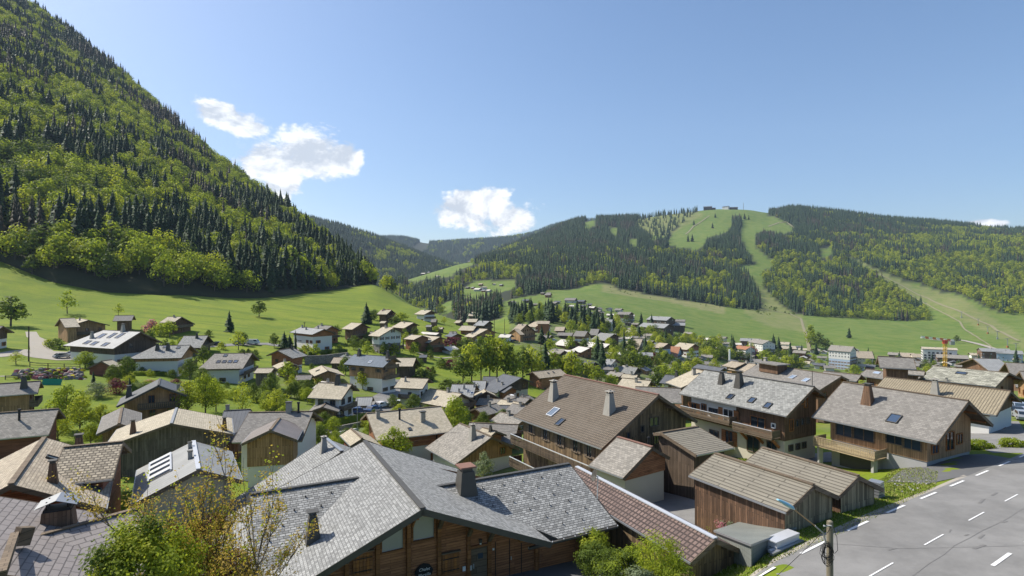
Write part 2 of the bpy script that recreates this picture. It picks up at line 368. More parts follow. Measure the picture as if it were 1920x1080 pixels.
# ------------------------------------------------------------------ terrain sheets
# a sheet is a fan of ground lines running away from the viewer: rows of {bearing px: (distance, height)}
class Sheet:
    def __init__(s, rows, px0, px1, ncol, sub, smooth=3, rough=0.0):
        cols = np.linspace(px0, px1, ncol); K = len(rows)
        Y = np.zeros((K, ncol)); Z = np.zeros((K, ncol))
        for k, r in enumerate(rows):
            xs = sorted(r); Y[k] = np.interp(cols, xs, [r[x][0] for x in xs]); Z[k] = np.interp(cols, xs, [r[x][1] for x in xs])
        t = np.linspace(0, K - 1, (K - 1) * sub + 1)
        Yf = np.array([np.interp(t, np.arange(K), Y[:, j]) for j in range(ncol)]).T
        # Hermite interpolation of the heights against distance
        Zf = np.zeros_like(Yf)
        for j in range(ncol):
            y, z = Y[:, j], Z[:, j]; d = np.diff(z) / np.maximum(np.diff(y), 1e-6)
            m = np.concatenate([[d[0]], np.where(d[:-1] * d[1:] > 0, 2 * d[:-1] * d[1:] / (d[:-1] + d[1:] + 1e-12), 0), [d[-1]]])
            i = np.clip(np.searchsorted(y, Yf[:, j]) - 1, 0, K - 2); hh = y[i + 1] - y[i]; u = (Yf[:, j] - y[i]) / hh
            Zf[:, j] = z[i] * (1 + 2 * u) * (1 - u) ** 2 + hh * m[i] * u * (1 - u) ** 2 + z[i + 1] * u * u * (3 - 2 * u) + hh * m[i + 1] * u * u * (u - 1)
        for _ in range(smooth):
            Zf[:, 1:-1] = .25 * Zf[:, :-2] + .5 * Zf[:, 1:-1] + .25 * Zf[:, 2:]
            Zf[1:-1] = .15 * Zf[:-2] + .7 * Zf[1:-1] + .15 * Zf[2:]
        s.cols = cols; s.Y = Yf; s.Z = Zf
        s.X = (cols[None, :] - CX) / F * Yf
        if rough:
            a = np.clip((Yf - 140) / 500, 0, 1)
            s.Z = s.Z + a * rough * (fbm(s.X / 60, Yf / 60, 7) - .5) * 2 + np.clip((Yf - 700) / 1500, 0, 1) * 14 * (fbm(s.X / 220, Yf / 220, 9) - .5)
    def h(s, X, Y):
        px = X / Y * F + CX; c = s.cols; j = min(max(int((px - c[0]) / (c[1] - c[0])), 0), len(c) - 2); u = min(max((px - c[j]) / (c[1] - c[0]), 0), 1)
        return (1 - u) * np.interp(Y, s.Y[:, j], s.Z[:, j]) + u * np.interp(Y, s.Y[:, j + 1], s.Z[:, j + 1])
    def hv(s, X, Y):
        X = np.asarray(X, float); Y = np.asarray(Y, float); px = X / Y * F + CX; c = s.cols; dj = c[1] - c[0]
        j = np.clip(((px - c[0]) / dj).astype(int), 0, len(c) - 2); u = np.clip((px - c[j]) / dj, 0, 1); out = np.zeros_like(X)
        order = np.argsort(j); js = j[order]; b = np.searchsorted(js, np.arange(len(c)))
        for q in range(len(c) - 1):
            idx = order[b[q]:b[q + 1]]
            if len(idx): out[idx] = (1 - u[idx]) * np.interp(Y[idx], s.Y[:, q], s.Z[:, q]) + u[idx] * np.interp(Y[idx], s.Y[:, q + 1], s.Z[:, q + 1])
        return out
    def hit(s, px, py):
        """distance at which the line of sight through (px, py) meets the ground"""
        c = s.cols; j = min(max(int(round((px - c[0]) / (c[1] - c[0]))), 0), len(c) - 1)
        q = HY - s.Z[:, j] / s.Y[:, j] * F; Y = s.Y[:, j]
        for i in range(len(q) - 1):
            if q[i] >= py >= q[i + 1]:
                u = (q[i] - py) / max(q[i] - q[i + 1], 1e-9); return Y[i] + u * (Y[i + 1] - Y[i])
        return Y[int(np.argmin(np.abs(q - py)))]
    def build(s, name, mat, zone=None):
        n, m = s.X.shape; V = np.stack([s.X, s.Y, s.Z], -1).reshape(-1, 3)
        i = np.arange(n - 1)[:, None] * m + np.arange(m - 1)[None, :]
        Fq = np.stack([i, i + 1, i + m + 1, i + m], -1).reshape(-1, 4)
        me = np_mesh(name, V, Fq, [mat], smooth=True)
        if zone is not None:
            for nm, f in zone.items():
                a = me.attributes.new(nm, 'FLOAT', 'POINT')
                P = np.stack([CX + s.X / s.Y * F, HY - s.Z / s.Y * F], -1).reshape(-1, 2)
                a.data.foreach_set('value', f(P[:, 0], P[:, 1], V).astype(np.float32))
        o = link(name, me); return o

def zr(Y, d):                      # heights given directly
    return {p: (Y, z) for p, z in d.items()}
def pr(Y, d):                      # heights given by where the ground is seen
    return {p: (Y, (HY - q) / F * Y) for p, q in d.items()}
rows = [
 zr(5, {-700: -15, 960: -15, 2600: -15}),
 zr(18, {-700: -16, 960: -16, 2600: -15.6}),
 zr(32, {-700: -17, 0: -18, 600: -18.8, 960: -19.1, 1200: -19.0, 1330: -18.2, 1430: -17.0, 1900: -16.4, 2600: -15.6}),
 zr(46, {-700: -19, 0: -20, 300: -21, 600: -21, 900: -20, 1080: -19.9, 1200: -20.3, 1330: -20.0, 1400: -19.2, 1470: -17.7, 1560: -17.3, 1640: -17.2, 1900: -17.0, 2600: -16}),
 zr(62, {-700: -21, 0: -23, 300: -23.5, 600: -24, 900: -24, 1100: -22.5, 1200: -22, 1330: -21.6, 1450: -21, 1600: -20.4, 1700: -19.2, 1780: -18.2, 1920: -17.8, 2600: -17}),
 zr(85, {-700: -21, 0: -24, 300: -25.5, 600: -27, 900: -28, 1100: -25, 1200: -24, 1500: -22.3, 1920: -20, 2600: -18}),
 zr(120, {-700: -18, 0: -20.5, 300: -23, 600: -28, 800: -30, 900: -31, 1200: -28.5, 1500: -24.5, 1920: -22.5, 2600: -21}),
 zr(165, {-700: -14, 0: -17, 200: -20.5, 450: -25, 600: -27.3, 800: -31, 960: -34, 1200: -35.5, 1350: -32, 1500: -31, 1920: -29, 2600: -30}),
 zr(230, {-700: -8, 0: -12, 200: -15, 450: -19.5, 600: -23, 700: -25.5, 850: -31, 1000: -35, 1200: -44, 1350: -43, 1500: -44, 1920: -44, 2600: -38}),
 zr(320, {-700: 36, -300: 31, 0: 18.5, 100: 9.5, 200: 2.2, 300: -1.5, 450: -8, 600: -14, 740: -18, 850: -24, 1000: -31, 1200: -45, 1500: -64, 1920: -62, 2600: -50}),
 zr(420, {-700: 45, -300: 40, 0: 22, 200: 4, 400: -3, 600: -3.5, 700: -5.5, 780: -14.2, 860: -24, 930: -29, 1000: -32, 1200: -46, 1500: -71, 1920: -72, 2600: -60}),
 zr(510, {-700: 45, -300: 40, 0: 22, 200: 5, 400: 0, 600: 0, 700: 4.5, 740: -4, 780: -18, 860: -42, 930: -36, 1000: -29, 1200: -43, 1500: -74, 1920: -76, 2600: -60}),
 zr(620, {-700: 0, 600: -30, 700: -30, 780: -50, 860: -45, 960: -30, 1100: -30, 1200: -42, 1350: -58, 1500: -74, 1700: -76, 1920: -74, 2600: -50}),
 zr(750, {-700: 0, 600: -40, 700: -48, 780: -50, 860: -40, 960: -26, 1100: -24, 1200: -35, 1350: -55, 1500: -66, 1700: -72, 1920: -72, 2600: -40}),
 pr(950, {-700: 600, 700: 590, 780: 588, 860: 572, 960: 554, 1080: 553, 1200: 569, 1350: 590, 1500: 609, 1700: 619, 1760: 622, 1920: 618, 2600: 560}),
 pr(1150, {-700: 600, 700: 572, 780: 560, 860: 546, 960: 533, 1080: 540, 1130: 534, 1200: 547, 1350: 566, 1500: 582, 1700: 592, 1800: 575, 1920: 570, 2600: 500}),
 pr(1400, {-700: 590, 700: 540, 780: 520, 860: 508, 960: 500, 1080: 496, 1200: 500, 1350: 515, 1450: 522, 1500: 528, 1640: 520, 1700: 525, 1800: 530, 1920: 510, 2600: 430}),
 pr(1700, {-700: 590, 700: 545, 780: 520, 860: 495, 960: 484, 1080: 466, 1200: 465, 1350: 462, 1450: 465, 1500: 470, 1600: 470, 1700: 475, 1920: 460, 2600: 400}),
 pr(2050, {-700: 590, 700: 560, 860: 505, 960: 474, 1080: 436, 1200: 431, 1260: 430, 1350: 424, 1450: 424, 1500: 424, 1700: 440, 1920: 447, 2600: 385}),
 pr(2400, {-700: 590, 700: 570, 860: 510, 930: 474, 960: 462, 1020: 442, 1080: 417, 1150: 413, 1200: 411, 1250: 402, 1300: 397, 1340: 394, 1400: 395, 1450: 402, 1480: 393, 1560: 399, 1640: 412, 1700: 418, 1750: 421, 1850: 431, 1920: 437, 2600: 370}),
 pr(2750, {-700: 590, 860: 540, 1080: 445, 1300: 425, 1500: 425, 1700: 445, 1920: 455, 2600: 400}),
]
G = Sheet(rows, -700, 2600, 460, 9, 3, 1.5)

edge = {-700: (270, 60), -300: (280, 30), 0: (300, 487), 100: (290, 515), 200: (290, 538), 300: (300, 546), 400: (330, 553), 500: (370, 549), 600: (430, 544), 660: (470, 537), 705: (505, 531)}
crest = {-700: (1500, 1400), -300: (1350, 900), 0: (1200, -46), 50: (1150, 14), 100: (1100, 52), 200: (1010, 128), 300: (930, 218), 400: (850, 306), 500: (750, 378), 600: (640, 447), 660: (570, 495), 705: (525, 527)}
def spec_row(d, dz=0, dy=0):
    o = {}
    for p, (Y, q) in d.items():
        z = q if p < 0 else (HY - q) / F * Y
        o[p] = (Y + dy, z + dz)
    return o
xs = sorted(edge); E = spec_row(edge, -1.0); Cc = spec_row(crest)
hrows = [spec_row(edge, -7, -4), E]
for u in (.12, .25, .4, .55, .7, .85): hrows.append({p: (E[p][0] + (np.interp(p, sorted(Cc), [Cc[k][0] for k in sorted(Cc)]) - E[p][0]) * u, E[p][1] + (np.interp(p, sorted(Cc), [Cc[k][1] for k in sorted(Cc)]) - E[p][1]) * (u ** 1.06)) for p in xs})
hrows.append(Cc)
hrows.append({p: (v[0] + 160, v[1] - 40) for p, v in Cc.items()}); hrows.append({p: (v[0] + 420, v[1] - 260) for p, v in Cc.items()})
HL = Sheet(hrows, -700, 705, 220, 10, 2)
HB = Sheet([pr(1500, {480: 600, 600: 585, 700: 575, 800: 545, 900: 560, 960: 600}), pr(1900, {480: 470, 600: 480, 700: 520, 800: 520, 850: 525, 900: 545, 960: 590}),
            pr(2500, {480: 398, 560: 408, 600: 418, 640: 427, 700: 445, 760: 468, 800: 484, 850: 502, 900: 530, 960: 580}), pr(3000, {480: 470, 600: 480, 960: 640})], 480, 960, 90, 14, 2)
HC = Sheet([pr(2700, {500: 600, 740: 560, 960: 560, 1300: 560}), pr(3400, {500: 500, 740: 500, 860: 505, 960: 500, 1300: 480}),
            pr(4600, {500: 440, 700: 448, 755: 447, 800: 458, 850: 455, 900: 452, 960: 448, 1000: 440, 1040: 424, 1090: 415, 1300: 420}), pr(5600, {500: 500, 960: 500, 1300: 480})], 500, 1300, 110, 14, 2)

# ------------------------------------------------------------------ ground materials
def m_ground():
    m = MT('alpine_meadow', .95); c = m.coord('POS')
    n1 = m.noise(c, .012, 5, .6); n2 = m.noise(c, .08, 5, .65); n3 = m.noise(c, 1.3, 4, .7); n4 = m.noise(c, .35, 3, .6)
    g = m.mix(m.ramp(n1, .35, .65), (.120, .172, .007), (.172, .222, .009))
    g = m.mix(m.math('MULTIPLY', m.ramp(n2, .42, .66), .7), g, (.21, .235, .018))
    g = m.mix(m.math('MULTIPLY', m.ramp(n3, .4, .75), .45), g, (.06, .10, .012))
    g = m.mix(m.math('MULTIPLY', m.ramp(n4, .5, .8), .25), g, (.08, .11, .02))
    st_ = m.noise(m.coord('POS', (.02, .16, .1)), 1.0, 5, .65, .6); g = m.mix(m.math('MULTIPLY', m.ramp(st_, .45, .62), .6), g, (.075, .128, .008)); g = m.mix(m.math('MULTIPLY', m.ramp(m.noise(c, .6, 6, .75), .5, .7), .35), g, (.17, .20, .02))
    def at(nm):
        a = m.n('ShaderNodeAttribute'); a.attribute_name = nm; return a.outputs['Fac']
    yard = m.mix(m.ramp(m.noise(c, .22, 4, .6), .42, .58), (.07, .11, .014), (.15, .145, .10))
    g = m.mix(at('yard'), g, yard)
    pst = m.mix(m.ramp(m.noise(c, .05, 5, .7), .35, .65), (.088, .145, .018), (.140, .178, .034))
    g = m.mix(at('far'), g, pst)
    g = m.mix(m.math('MULTIPLY', at('dry'), m.ramp(m.noise(c, .06, 5, .75), .25, .6)), g, (.29, .235, .125))
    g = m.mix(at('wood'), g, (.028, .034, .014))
    m.bump(m.math('ADD', n3, n4), .6, .12)
    return m.out(g)
GROUND = m_ground()
def m_floor():
    m = MT('forest_floor', .95); c = m.coord('POS')
    return m.out(m.mix(m.noise(c, .15, 4, .7), (.02, .026, .010), (.05, .052, .022)))
FLOOR = m_floor()

# forested regions of the far slopes, traced where the photograph shows their lower and upper edges on the ground
F_CLEAR = [
 [(940, 566), (985, 556), (1040, 549), (1082, 541), (1108, 535), (1128, 530), (1146, 533), (1160, 543), (1190, 546), (1212, 553), (1250, 558), (1290, 566), (1330, 571), (1342, 578), (1345, 597), (1356, 612), (1375, 617), (1392, 606), (1400, 598), (1424, 582), (1430, 570), (1424, 556), (1412, 540), (1404, 524), (1390, 512), (1378, 506), (1392, 498), (1420, 498), (1440, 504), (1428, 512), (1434, 540), (1450, 560), (1476, 580), (1500, 592), (1540, 602), (1580, 608), (1610, 616), (1645, 616), (1672, 608), (1690, 604), (1715, 618), (1740, 630), (1768, 636), (1772, 628), (1752, 606), (1735, 588), (1715, 568), (1700, 556), (1680, 546), (1664, 534), (1640, 518), (1600, 498), (1580, 484), (1588, 480), (1612, 490), (1650, 508), (1690, 524), (1730, 534), (1760, 546), (1800, 552), (1830, 566), (1860, 582), (1900, 594), (1960, 606), (2300, 640), (2300, 760), (940, 760)],
 [(1248, 462), (1262, 435), (1288, 414), (1308, 398), (1330, 388), (1372, 388), (1373, 425), (1362, 437), (1338, 443), (1324, 450), (1318, 464), (1304, 470), (1290, 464)],
 [(1388, 386), (1440, 386), (1442, 404), (1466, 414), (1500, 432), (1468, 438), (1432, 432), (1416, 440), (1418, 462), (1434, 480), (1456, 490), (1440, 506), (1418, 500), (1408, 480), (1394, 462), (1386, 440), (1392, 420)],
 [(1535, 468), (1558, 462), (1560, 476), (1540, 484)],
 [(1092, 418), (1118, 412), (1116, 426), (1098, 430)], [(1140, 425), (1160, 430), (1156, 443), (1142, 436)], [(1176, 446), (1196, 450), (1194, 464), (1178, 458)],
 [(752, 522), (768, 506), (790, 508), (832, 502), (866, 492), (892, 484), (906, 488), (880, 500), (852, 510), (846, 520), (800, 522), (780, 530)],
 [(862, 556), (868, 540), (888, 528), (930, 526), (968, 524), (968, 538), (948, 546), (926, 552), (896, 562)],
 [(812, 580), (836, 566), (860, 562), (850, 580), (836, 592)],
]
F_CLEAR.append([(1366, 376), (1396, 376), (1394, 404), (1368, 404)])
F_SPARSE = [[(1186, 424), (1204, 400), (1230, 396), (1296, 394), (1322, 402), (1296, 414), (1270, 424), (1248, 444), (1220, 452), (1214, 434)]]
VALLEY_W = [(700, 560), (740, 535), (745, 500), (760, 480), (860, 470), (1000, 470), (1100, 500), (1010, 552), (985, 560), (1000, 590), (1000, 620), (975, 628), (950, 612), (900, 612), (860, 606), (800, 580)]
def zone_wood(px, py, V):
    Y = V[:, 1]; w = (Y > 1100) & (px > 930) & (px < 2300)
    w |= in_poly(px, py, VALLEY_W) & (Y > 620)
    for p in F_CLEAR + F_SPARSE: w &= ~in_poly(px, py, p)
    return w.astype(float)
def zone_yard(px, py, V):
    Y = V[:, 1]; r = np.zeros(len(px))
    town = in_poly(px, py, [(960, 560), (1170, 566), (1180, 590), (1290, 600), (1300, 640), (1560, 655), (1900, 665), (2300, 670), (2300, 760), (1200, 800), (960, 640)]) & (Y > 180)
    r[town] = .7
    r[(Y < 180) & (px > 500)] = .35; r[(Y < 75) & (px > 1250)] = 0
    return r
def zone_dry(px, py, V):
    r = np.zeros(len(px))
    for (poly, k) in (([(1590, 478), (1640, 500), (1700, 530), (1800, 555), (1930, 640), (1930, 660), (1800, 600), (1700, 552), (1640, 518)], .35),
                      ([(1186, 424), (1204, 400), (1296, 392), (1322, 402), (1248, 444), (1214, 440)], .35), ([(1380, 505), (1500, 590), (1520, 625), (1440, 612), (1400, 590)], .35),
                      ([(1130, 533), (1360, 572), (1360, 590), (1250, 566), (1130, 548)], .5)):
        r[in_poly(px, py, poly)] = k
    return r
ground_o = G.build('valley_ground', GROUND, dict(wood=zone_wood, yard=zone_yard, dry=zone_dry, far=lambda px, py, V: np.clip((V[:, 1] - 420) / 250, 0, 1) * (px > 700)))
tag(ground_o, kind='structure')
for s_, nm in ((HL, 'forest_hillside'), (HB, 'far_hill'), (HC, 'distant_ridge_hill')): tag(s_.build(nm, FLOOR), kind='structure')

def gz(X, Y): return float(G.h(X, Y))
def at(px, py, Y=None):
    """point on the valley ground seen at (px, py)"""
    if Y is None: Y = G.hit(px, py)
    X = (px - CX) / F * Y; return Vector((X, Y, gz(X, Y)))

# ------------------------------------------------------------------ tree meshes
def conifer_mesh(name, seed, layers, seg, mat, slim=.20, ragged=.35, trunk=True):
    r = np.random.RandomState(seed); V = []; T = []; MI = []
    for k in range(layers):
        u = k / (layers - 1); z0 = .10 + .86 * u; rad = slim * (1 - u) ** .85 + .012; hgt = 1.9 / layers
        ring = []; b = len(V)
        for j in range(seg):
            a = 2 * math.pi * (j + .5 * (k % 2)) / seg + r.uniform(-.15, .15); rr = rad * (r.uniform(1 - ragged, 1 + ragged * .6)) * (1 if j % 2 == 0 else .58)
            V.append((rr * math.cos(a), rr * math.sin(a), z0 - rad * r.uniform(.15, .55)))
        V.append((0, 0, z0 + hgt * .75))
        for j in range(seg): T.append((b + j, b + (j + 1) % seg, b + seg)); MI.append(0)
    V.append((0, 0, 1.0))
    if trunk:
        b = len(V)
        for j in range(4):
            a = j * math.pi / 2; V.append((.012 * math.cos(a), .012 * math.sin(a), 0)); V.append((.010 * math.cos(a), .010 * math.sin(a), .2))
        for j in range(4):
            p, q = b + 2 * j, b + 2 * ((j + 1) % 4); T.append((p, q, q + 1)); T.append((p, q + 1, p + 1)); MI += [1, 1]
    return np_mesh(name, np.array(V), np.array(T), [mat, BARK_D], np.array(MI))
def leafy_mesh(name, seed, n, size, mat, lobes=9, wide=.36, trunk=True, base=.28, holes=.0, bark=None):
    """broad-leaved tree of height 1: leaf clumps spread over and through several lobes, with limbs reaching into them"""
    r = np.random.RandomState(seed); L = []
    for i in range(lobes):
        u = (i + .5) / lobes; a = i * 2.4 + r.uniform(-.4, .4); zc = base + .12 + (1 - base - .28) * u; w = wide * math.sin(math.pi * min(.92, .22 + .72 * u)) * r.uniform(.45, .8)
        L.append((w * math.cos(a), w * math.sin(a), zc, r.uniform(.12, .19) * (1.25 - .5 * u) * wide / .36))
    L.append((0, 0, .84, .14 * wide / .36)); L.append((0, 0, .55, .2 * wide / .36))
    L = np.array(L); w = L[:, 3] ** 2; idx = r.choice(len(L), n, p=w / w.sum())
    d = r.normal(size=(n, 3)); d /= np.linalg.norm(d, axis=1)[:, None]; rad = L[idx, 3] * (r.uniform(.35, 1, n) ** .4) * (1 + .16 * r.normal(size=n))
    C = L[idx, :3] + d * rad[:, None] * np.array([1, 1, .85]); nrm = d + (C - np.array([0, 0, .45])) * .9 + r.normal(size=(n, 3)) * .28; nrm[:, 2] += .15; nrm /= np.linalg.norm(nrm, axis=1)[:, None]
    t = np.cross(nrm, r.normal(size=(n, 3))); t /= np.linalg.norm(t, axis=1)[:, None]; b = np.cross(nrm, t); s = size * r.uniform(.55, 1.35, n)[:, None]
    V = np.concatenate([C + t * s, C + b * s * .8, C - t * s * .9, C - b * s * .8], 1).reshape(-1, 3)
    Q = np.arange(4 * n).reshape(-1, 4)
    Vt = []; Qt = []
    def limb(p, q, r0, r1):
        p, q = np.array(p), np.array(q); dd = q - p; dd = dd / np.linalg.norm(dd); a = np.cross(dd, (.3, .7, .1)); a /= np.linalg.norm(a); bb = np.cross(dd, a); o = len(Vt)
        for (c, rr) in ((p, r0), (q, r1)):
            for k in range(5): Vt.append(c + rr * (a * math.cos(k * 1.2566) + bb * math.sin(k * 1.2566)))
        for k in range(5): Qt.append((o + k, o + (k + 1) % 5, o + 5 + (k + 1) % 5, o + 5 + k))
    if trunk:
        limb((0, 0, -.02), (.01, 0, base + .1), .022, .015); limb((.01, 0, base + .1), (0, 0, .8), .015, .004)
        for l in L[:-2]: limb((.005, 0, max(base, l[2] - .22)), l[:3], .009, .003)
        Vt = np.array(Vt); Qt = np.array(Qt)
    leaf = (V, Q); return leaf, (Vt, Qt)
def leafy_joined(name, *a, mat=None, bark=None, **k):
    (V, Q), (Vt, Qt) = leafy_mesh(name, *a, mat, **k); bark = bark or BARK
    if len(Vt) == 0: return np_mesh(name, V, Q, [mat])
    return np_mesh(name, np.concatenate([V, Vt]), np.concatenate([Q, Qt + len(V)]), [mat, bark], np.concatenate([np.zeros(len(Q)), np.ones(len(Qt))]))

CON = [conifer_mesh('spruce_tree', 10 + i, 13 + i, 16, L_CON, .16 + .025 * i, .5) for i in range(4)]
CONB = [conifer_mesh('larch_tree', 30 + i, 10, 12, L_CON2, .14, .6) for i in range(2)]
CONF = [conifer_mesh('far_spruce_tree', 50 + i, 6, 8, L_CON, .17, .3, False) for i in range(3)]
BRO = [leafy_joined('broadleaf_tree', 70 + i, 640, .036, mat=[L_GRN, L_YEL, L_GRN, L_MID][i], lobes=8 + i, wide=.42 + .03 * (i % 3), base=.12) for i in range(4)]
BROF = [leafy_joined('far_broadleaf_tree', 90 + i, 190, .062, mat=[L_GRN, L_MID, L_YEL][i], lobes=6, wide=.44, trunk=False, base=.05) for i in range(3)]

# ------------------------------------------------------------------ forests
def scatter(sheet, x0, x1, y0, y1, step, seed, jit=.9):
    r = np.random.RandomState(seed); xs = np.arange(x0, x1, step); ys = np.arange(y0, y1, step)
    X, Y = np.meshgrid(xs, ys); X = X.ravel() + r.uniform(-.5, .5, X.size) * step * jit; Y = Y.ravel() + r.uniform(-.5, .5, Y.size) * step * jit
    px = X / Y * F + CX; k = (px > sheet.cols[0] + 5) & (px < sheet.cols[-1] - 2)
    X, Y = X[k], Y[k]; Z = sheet.hv(X, Y); px = X / Y * F + CX; py = HY - Z / Y * F
    j = np.clip(np.round((px - sheet.cols[0]) / (sheet.cols[1] - sheet.cols[0])).astype(int), 0, len(sheet.cols) - 1)
    return X, Y, Z, px, py, j
def gn_instances(name, pts, kinds, scl, rot, variants, label_kind='stuff'):
    """one object whose points each carry one tree of a collection of variants"""
    me = bpy.data.meshes.new(name); me.vertices.add(len(pts)); me.vertices.foreach_set('co', pts.astype(np.float32).ravel()); me.update()
    a = me.attributes.new('pick', 'INT', 'POINT'); a.data.foreach_set('value', kinds.astype(np.int32))
    a = me.attributes.new('size', 'FLOAT_VECTOR', 'POINT'); a.data.foreach_set('vector', scl.astype(np.float32).ravel())
    a = me.attributes.new('turn', 'FLOAT_VECTOR', 'POINT'); a.data.foreach_set('vector', rot.astype(np.float32).ravel())
    o = link(name, me); col = bpy.data.collections.new(name + '_variants')
    for i, v in enumerate(variants):
        vo = bpy.data.objects.new('%02d_%s' % (i, v.name), v); col.objects.link(vo)
    ng = bpy.data.node_groups.new(name, 'GeometryNodeTree'); ng.interface.new_socket('Geometry', in_out='INPUT', socket_type='NodeSocketGeometry'); ng.interface.new_socket('Geometry', in_out='OUTPUT', socket_type='NodeSocketGeometry')
    N, L = ng.nodes, ng.links; gi = N.new('NodeGroupInput'); go = N.new('NodeGroupOutput'); ip = N.new('GeometryNodeInstanceOnPoints'); ci = N.new('GeometryNodeCollectionInfo')
    ci.inputs['Collection'].default_value = col; ci.inputs['Separate Children'].default_value = True; ci.inputs['Reset Children'].default_value = True
    def nat(t, nm):
        n = N.new('GeometryNodeInputNamedAttribute'); n.data_type = t; n.inputs[0].default_value = nm; return n.outputs['Attribute']
    ip.inputs['Pick Instance'].default_value = True
    L.new(gi.outputs[0], ip.inputs['Points']); L.new(ci.outputs[0], ip.inputs['Instance']); L.new(nat('INT', 'pick'), ip.inputs['Instance Index'])
    er = N.new('FunctionNodeEulerToRotation'); L.new(nat('FLOAT_VECTOR', 'turn'), er.inputs[0]); L.new(er.outputs[0], ip.inputs['Rotation'])
    L.new(nat('FLOAT_VECTOR', 'size'), ip.inputs['Scale']); L.new(ip.outputs[0], go.inputs[0])
    md = o.modifiers.new('scatter', 'NODES'); md.node_group = ng
    tag(o, kind='stuff'); return o

RNG = np.random.RandomState(4)
def emit(name, X, Y, Z, broad, brown, H, near_split=None, far=False, sink=.3):
    n = len(X); pick = np.zeros(n, int); w = np.zeros(n)
    vs = (CONF + BROF + [CONB[0]]) if far else (CON + CONB + BRO)
    if far: pick = np.where(broad, len(CONF) + RNG.randint(0, len(BROF), n), RNG.randint(0, len(CONF), n)); pick = np.where(brown & ~broad, len(vs) - 1, pick)
    else: pick = np.where(broad, 6 + RNG.randint(0, 4, n), np.where(brown, 4 + RNG.randint(0, 2, n), RNG.randint(0, 4, n)))
    wd = RNG.uniform(.85, 1.25, n); S = np.stack([H * wd, H * wd, H], -1); Rt = np.stack([RNG.normal(0, .03, n), RNG.normal(0, .03, n), RNG.uniform(0, 6.28, n)], -1)
    P = np.stack([X, Y, Z - sink], -1)
    if near_split is not None:
        px = CX + X / Y * F; py = HY - Z / Y * F; vis = (px > -30) & (px < 1950) & (py - H / Y * F > -30)
        indiv = np.zeros(n, bool)
        for kind, cnt, nm, lab, cat, grp in near_split:
            m = (kind(broad, brown)) & vis; ids = np.where(m)[0]; ids = ids[np.argsort(-(H / Y)[ids])][:cnt]; indiv[ids] = True
            for i in ids:
                o = bpy.data.objects.new(nm, vs[pick[i]]); COL.objects.link(o); o.location = P[i]; o.scale = S[i]; o.rotation_euler = Rt[i]
                tag(o, lab(px[i], H[i], pick[i], py[i]), cat, grp)
        k = ~indiv; P, pick, S, Rt = P[k], pick[k], S[k], Rt[k]
    gn_instances(name, P, pick, S, Rt, vs)

# left hillside, mixed wood
X, Y, Z, px, py, j = scatter(HL, -900, 40, 270, 1400, 5.6, 1)
ed = np.interp(px, HL.cols, HL.Y[10]); cr = np.interp(px, HL.cols, HL.Y[80])
k = (Y > ed + 2) & (Y < cr + 60) & (px > -420); X, Y, Z, px, py = [a[k] for a in (X, Y, Z, px, py)]; ed = ed[k]
nb = fbm(X / 48, Y / 48, 21) + .34 * (vnoise(X / 11, Y / 11, 5) - .5) + .12 * (RNG.uniform(size=len(X)) - .5); br = fbm(X / 90 + 7, Y / 90, 33)
broad = (nb > .455) | ((Y - ed < 25) & (vnoise(X / 18, Y / 18, 9) > .55) & (px > 170)); brown = br > .60
thin = ~broad | (RNG.uniform(size=len(X)) < .5)
X, Y, Z, px, broad, brown, ed = [a[thin] for a in (X, Y, Z, px, broad, brown, ed)]
H = np.where(broad, RNG.uniform(13, 21, len(X)), RNG.uniform(13, 28, len(X))) * np.where(Y - ed < 20, .95, 1.0) * np.clip(1 - (px - 560) / 500, .6, 1)
def size_(h): return 'very tall' if h > 24.5 else 'tall' if h > 21 else 'middle-sized' if h > 17 else 'low'
def row_(q): return 'at the meadow edge' if q > 505 else 'just behind the front row' if q > 460 else 'low on the slope' if q > 400 else 'halfway up the slope' if q > 300 else 'high on the slope'
def where_(px): return 'left end' if px < 180 else 'left part' if px < 330 else 'middle' if px < 480 else 'right part' if px < 600 else 'right tip'
emit('mixed_hillside_woods', X, Y, Z, broad, brown, H, near_split=[
  (lambda b, w: ~b & ~w, 230, 'spruce_tree', lambda p, h, k, q: size_(h) + ' dark green spruce ' + row_(q) + ', ' + where_(p) + ' of the left wood', 'tree', 'dark spruces of the wood above the left meadow'),
  (lambda b, w: ~b & w, 60, 'larch_tree', lambda p, h, k, q: size_(h) + ' thin brownish conifer ' + row_(q) + ', ' + where_(p) + ' of the left wood', 'tree', 'brownish conifers of the wood above the left meadow'),
  (lambda b, w: b, 230, 'broadleaf_tree', lambda p, h, k, q: 'rounded ' + ('yellow-green' if k == 7 else 'dull green' if k == 9 else 'fresh green') + ' leafy tree ' + row_(q) + ', ' + where_(p) + ' of the left wood', 'tree', 'leafy trees of the wood above the left meadow')])

# right mountain and the valley head
X, Y, Z, px, py, j = scatter(G, -420, 2600, 600, 2470, 8.2, 2)
wd = ((Y > 1080) & (px > 930)) | (in_poly(px, py, VALLEY_W) & (Y > 640))
wd &= (px < 2150) & (px > 690)
crown_py = py - 15.0 / Y * F
for i_, p in enumerate(F_CLEAR): wd &= ~in_poly(px, py + 2, p) & (True if i_ == 0 else ~in_poly(px, crown_py, p))
for p in F_SPARSE: wd &= ~((in_poly(px, py, p) | in_poly(px, crown_py, p)) & (RNG.uniform(size=len(px)) < .86))
X, Y, Z, px, py = [a[wd] for a in (X, Y, Z, px, py)]
nb = fbm(X / 60, Y / 60, 41) + .38 * (vnoise(X / 15, Y / 15, 45) - .5) + .1 * (RNG.uniform(size=len(X)) - .5)
thr = np.full(len(X), .64)
thr[(py > 488) & (px > 1000) & (px < 1390)] = .56; thr[(py < 470) & (px < 1390)] = .9
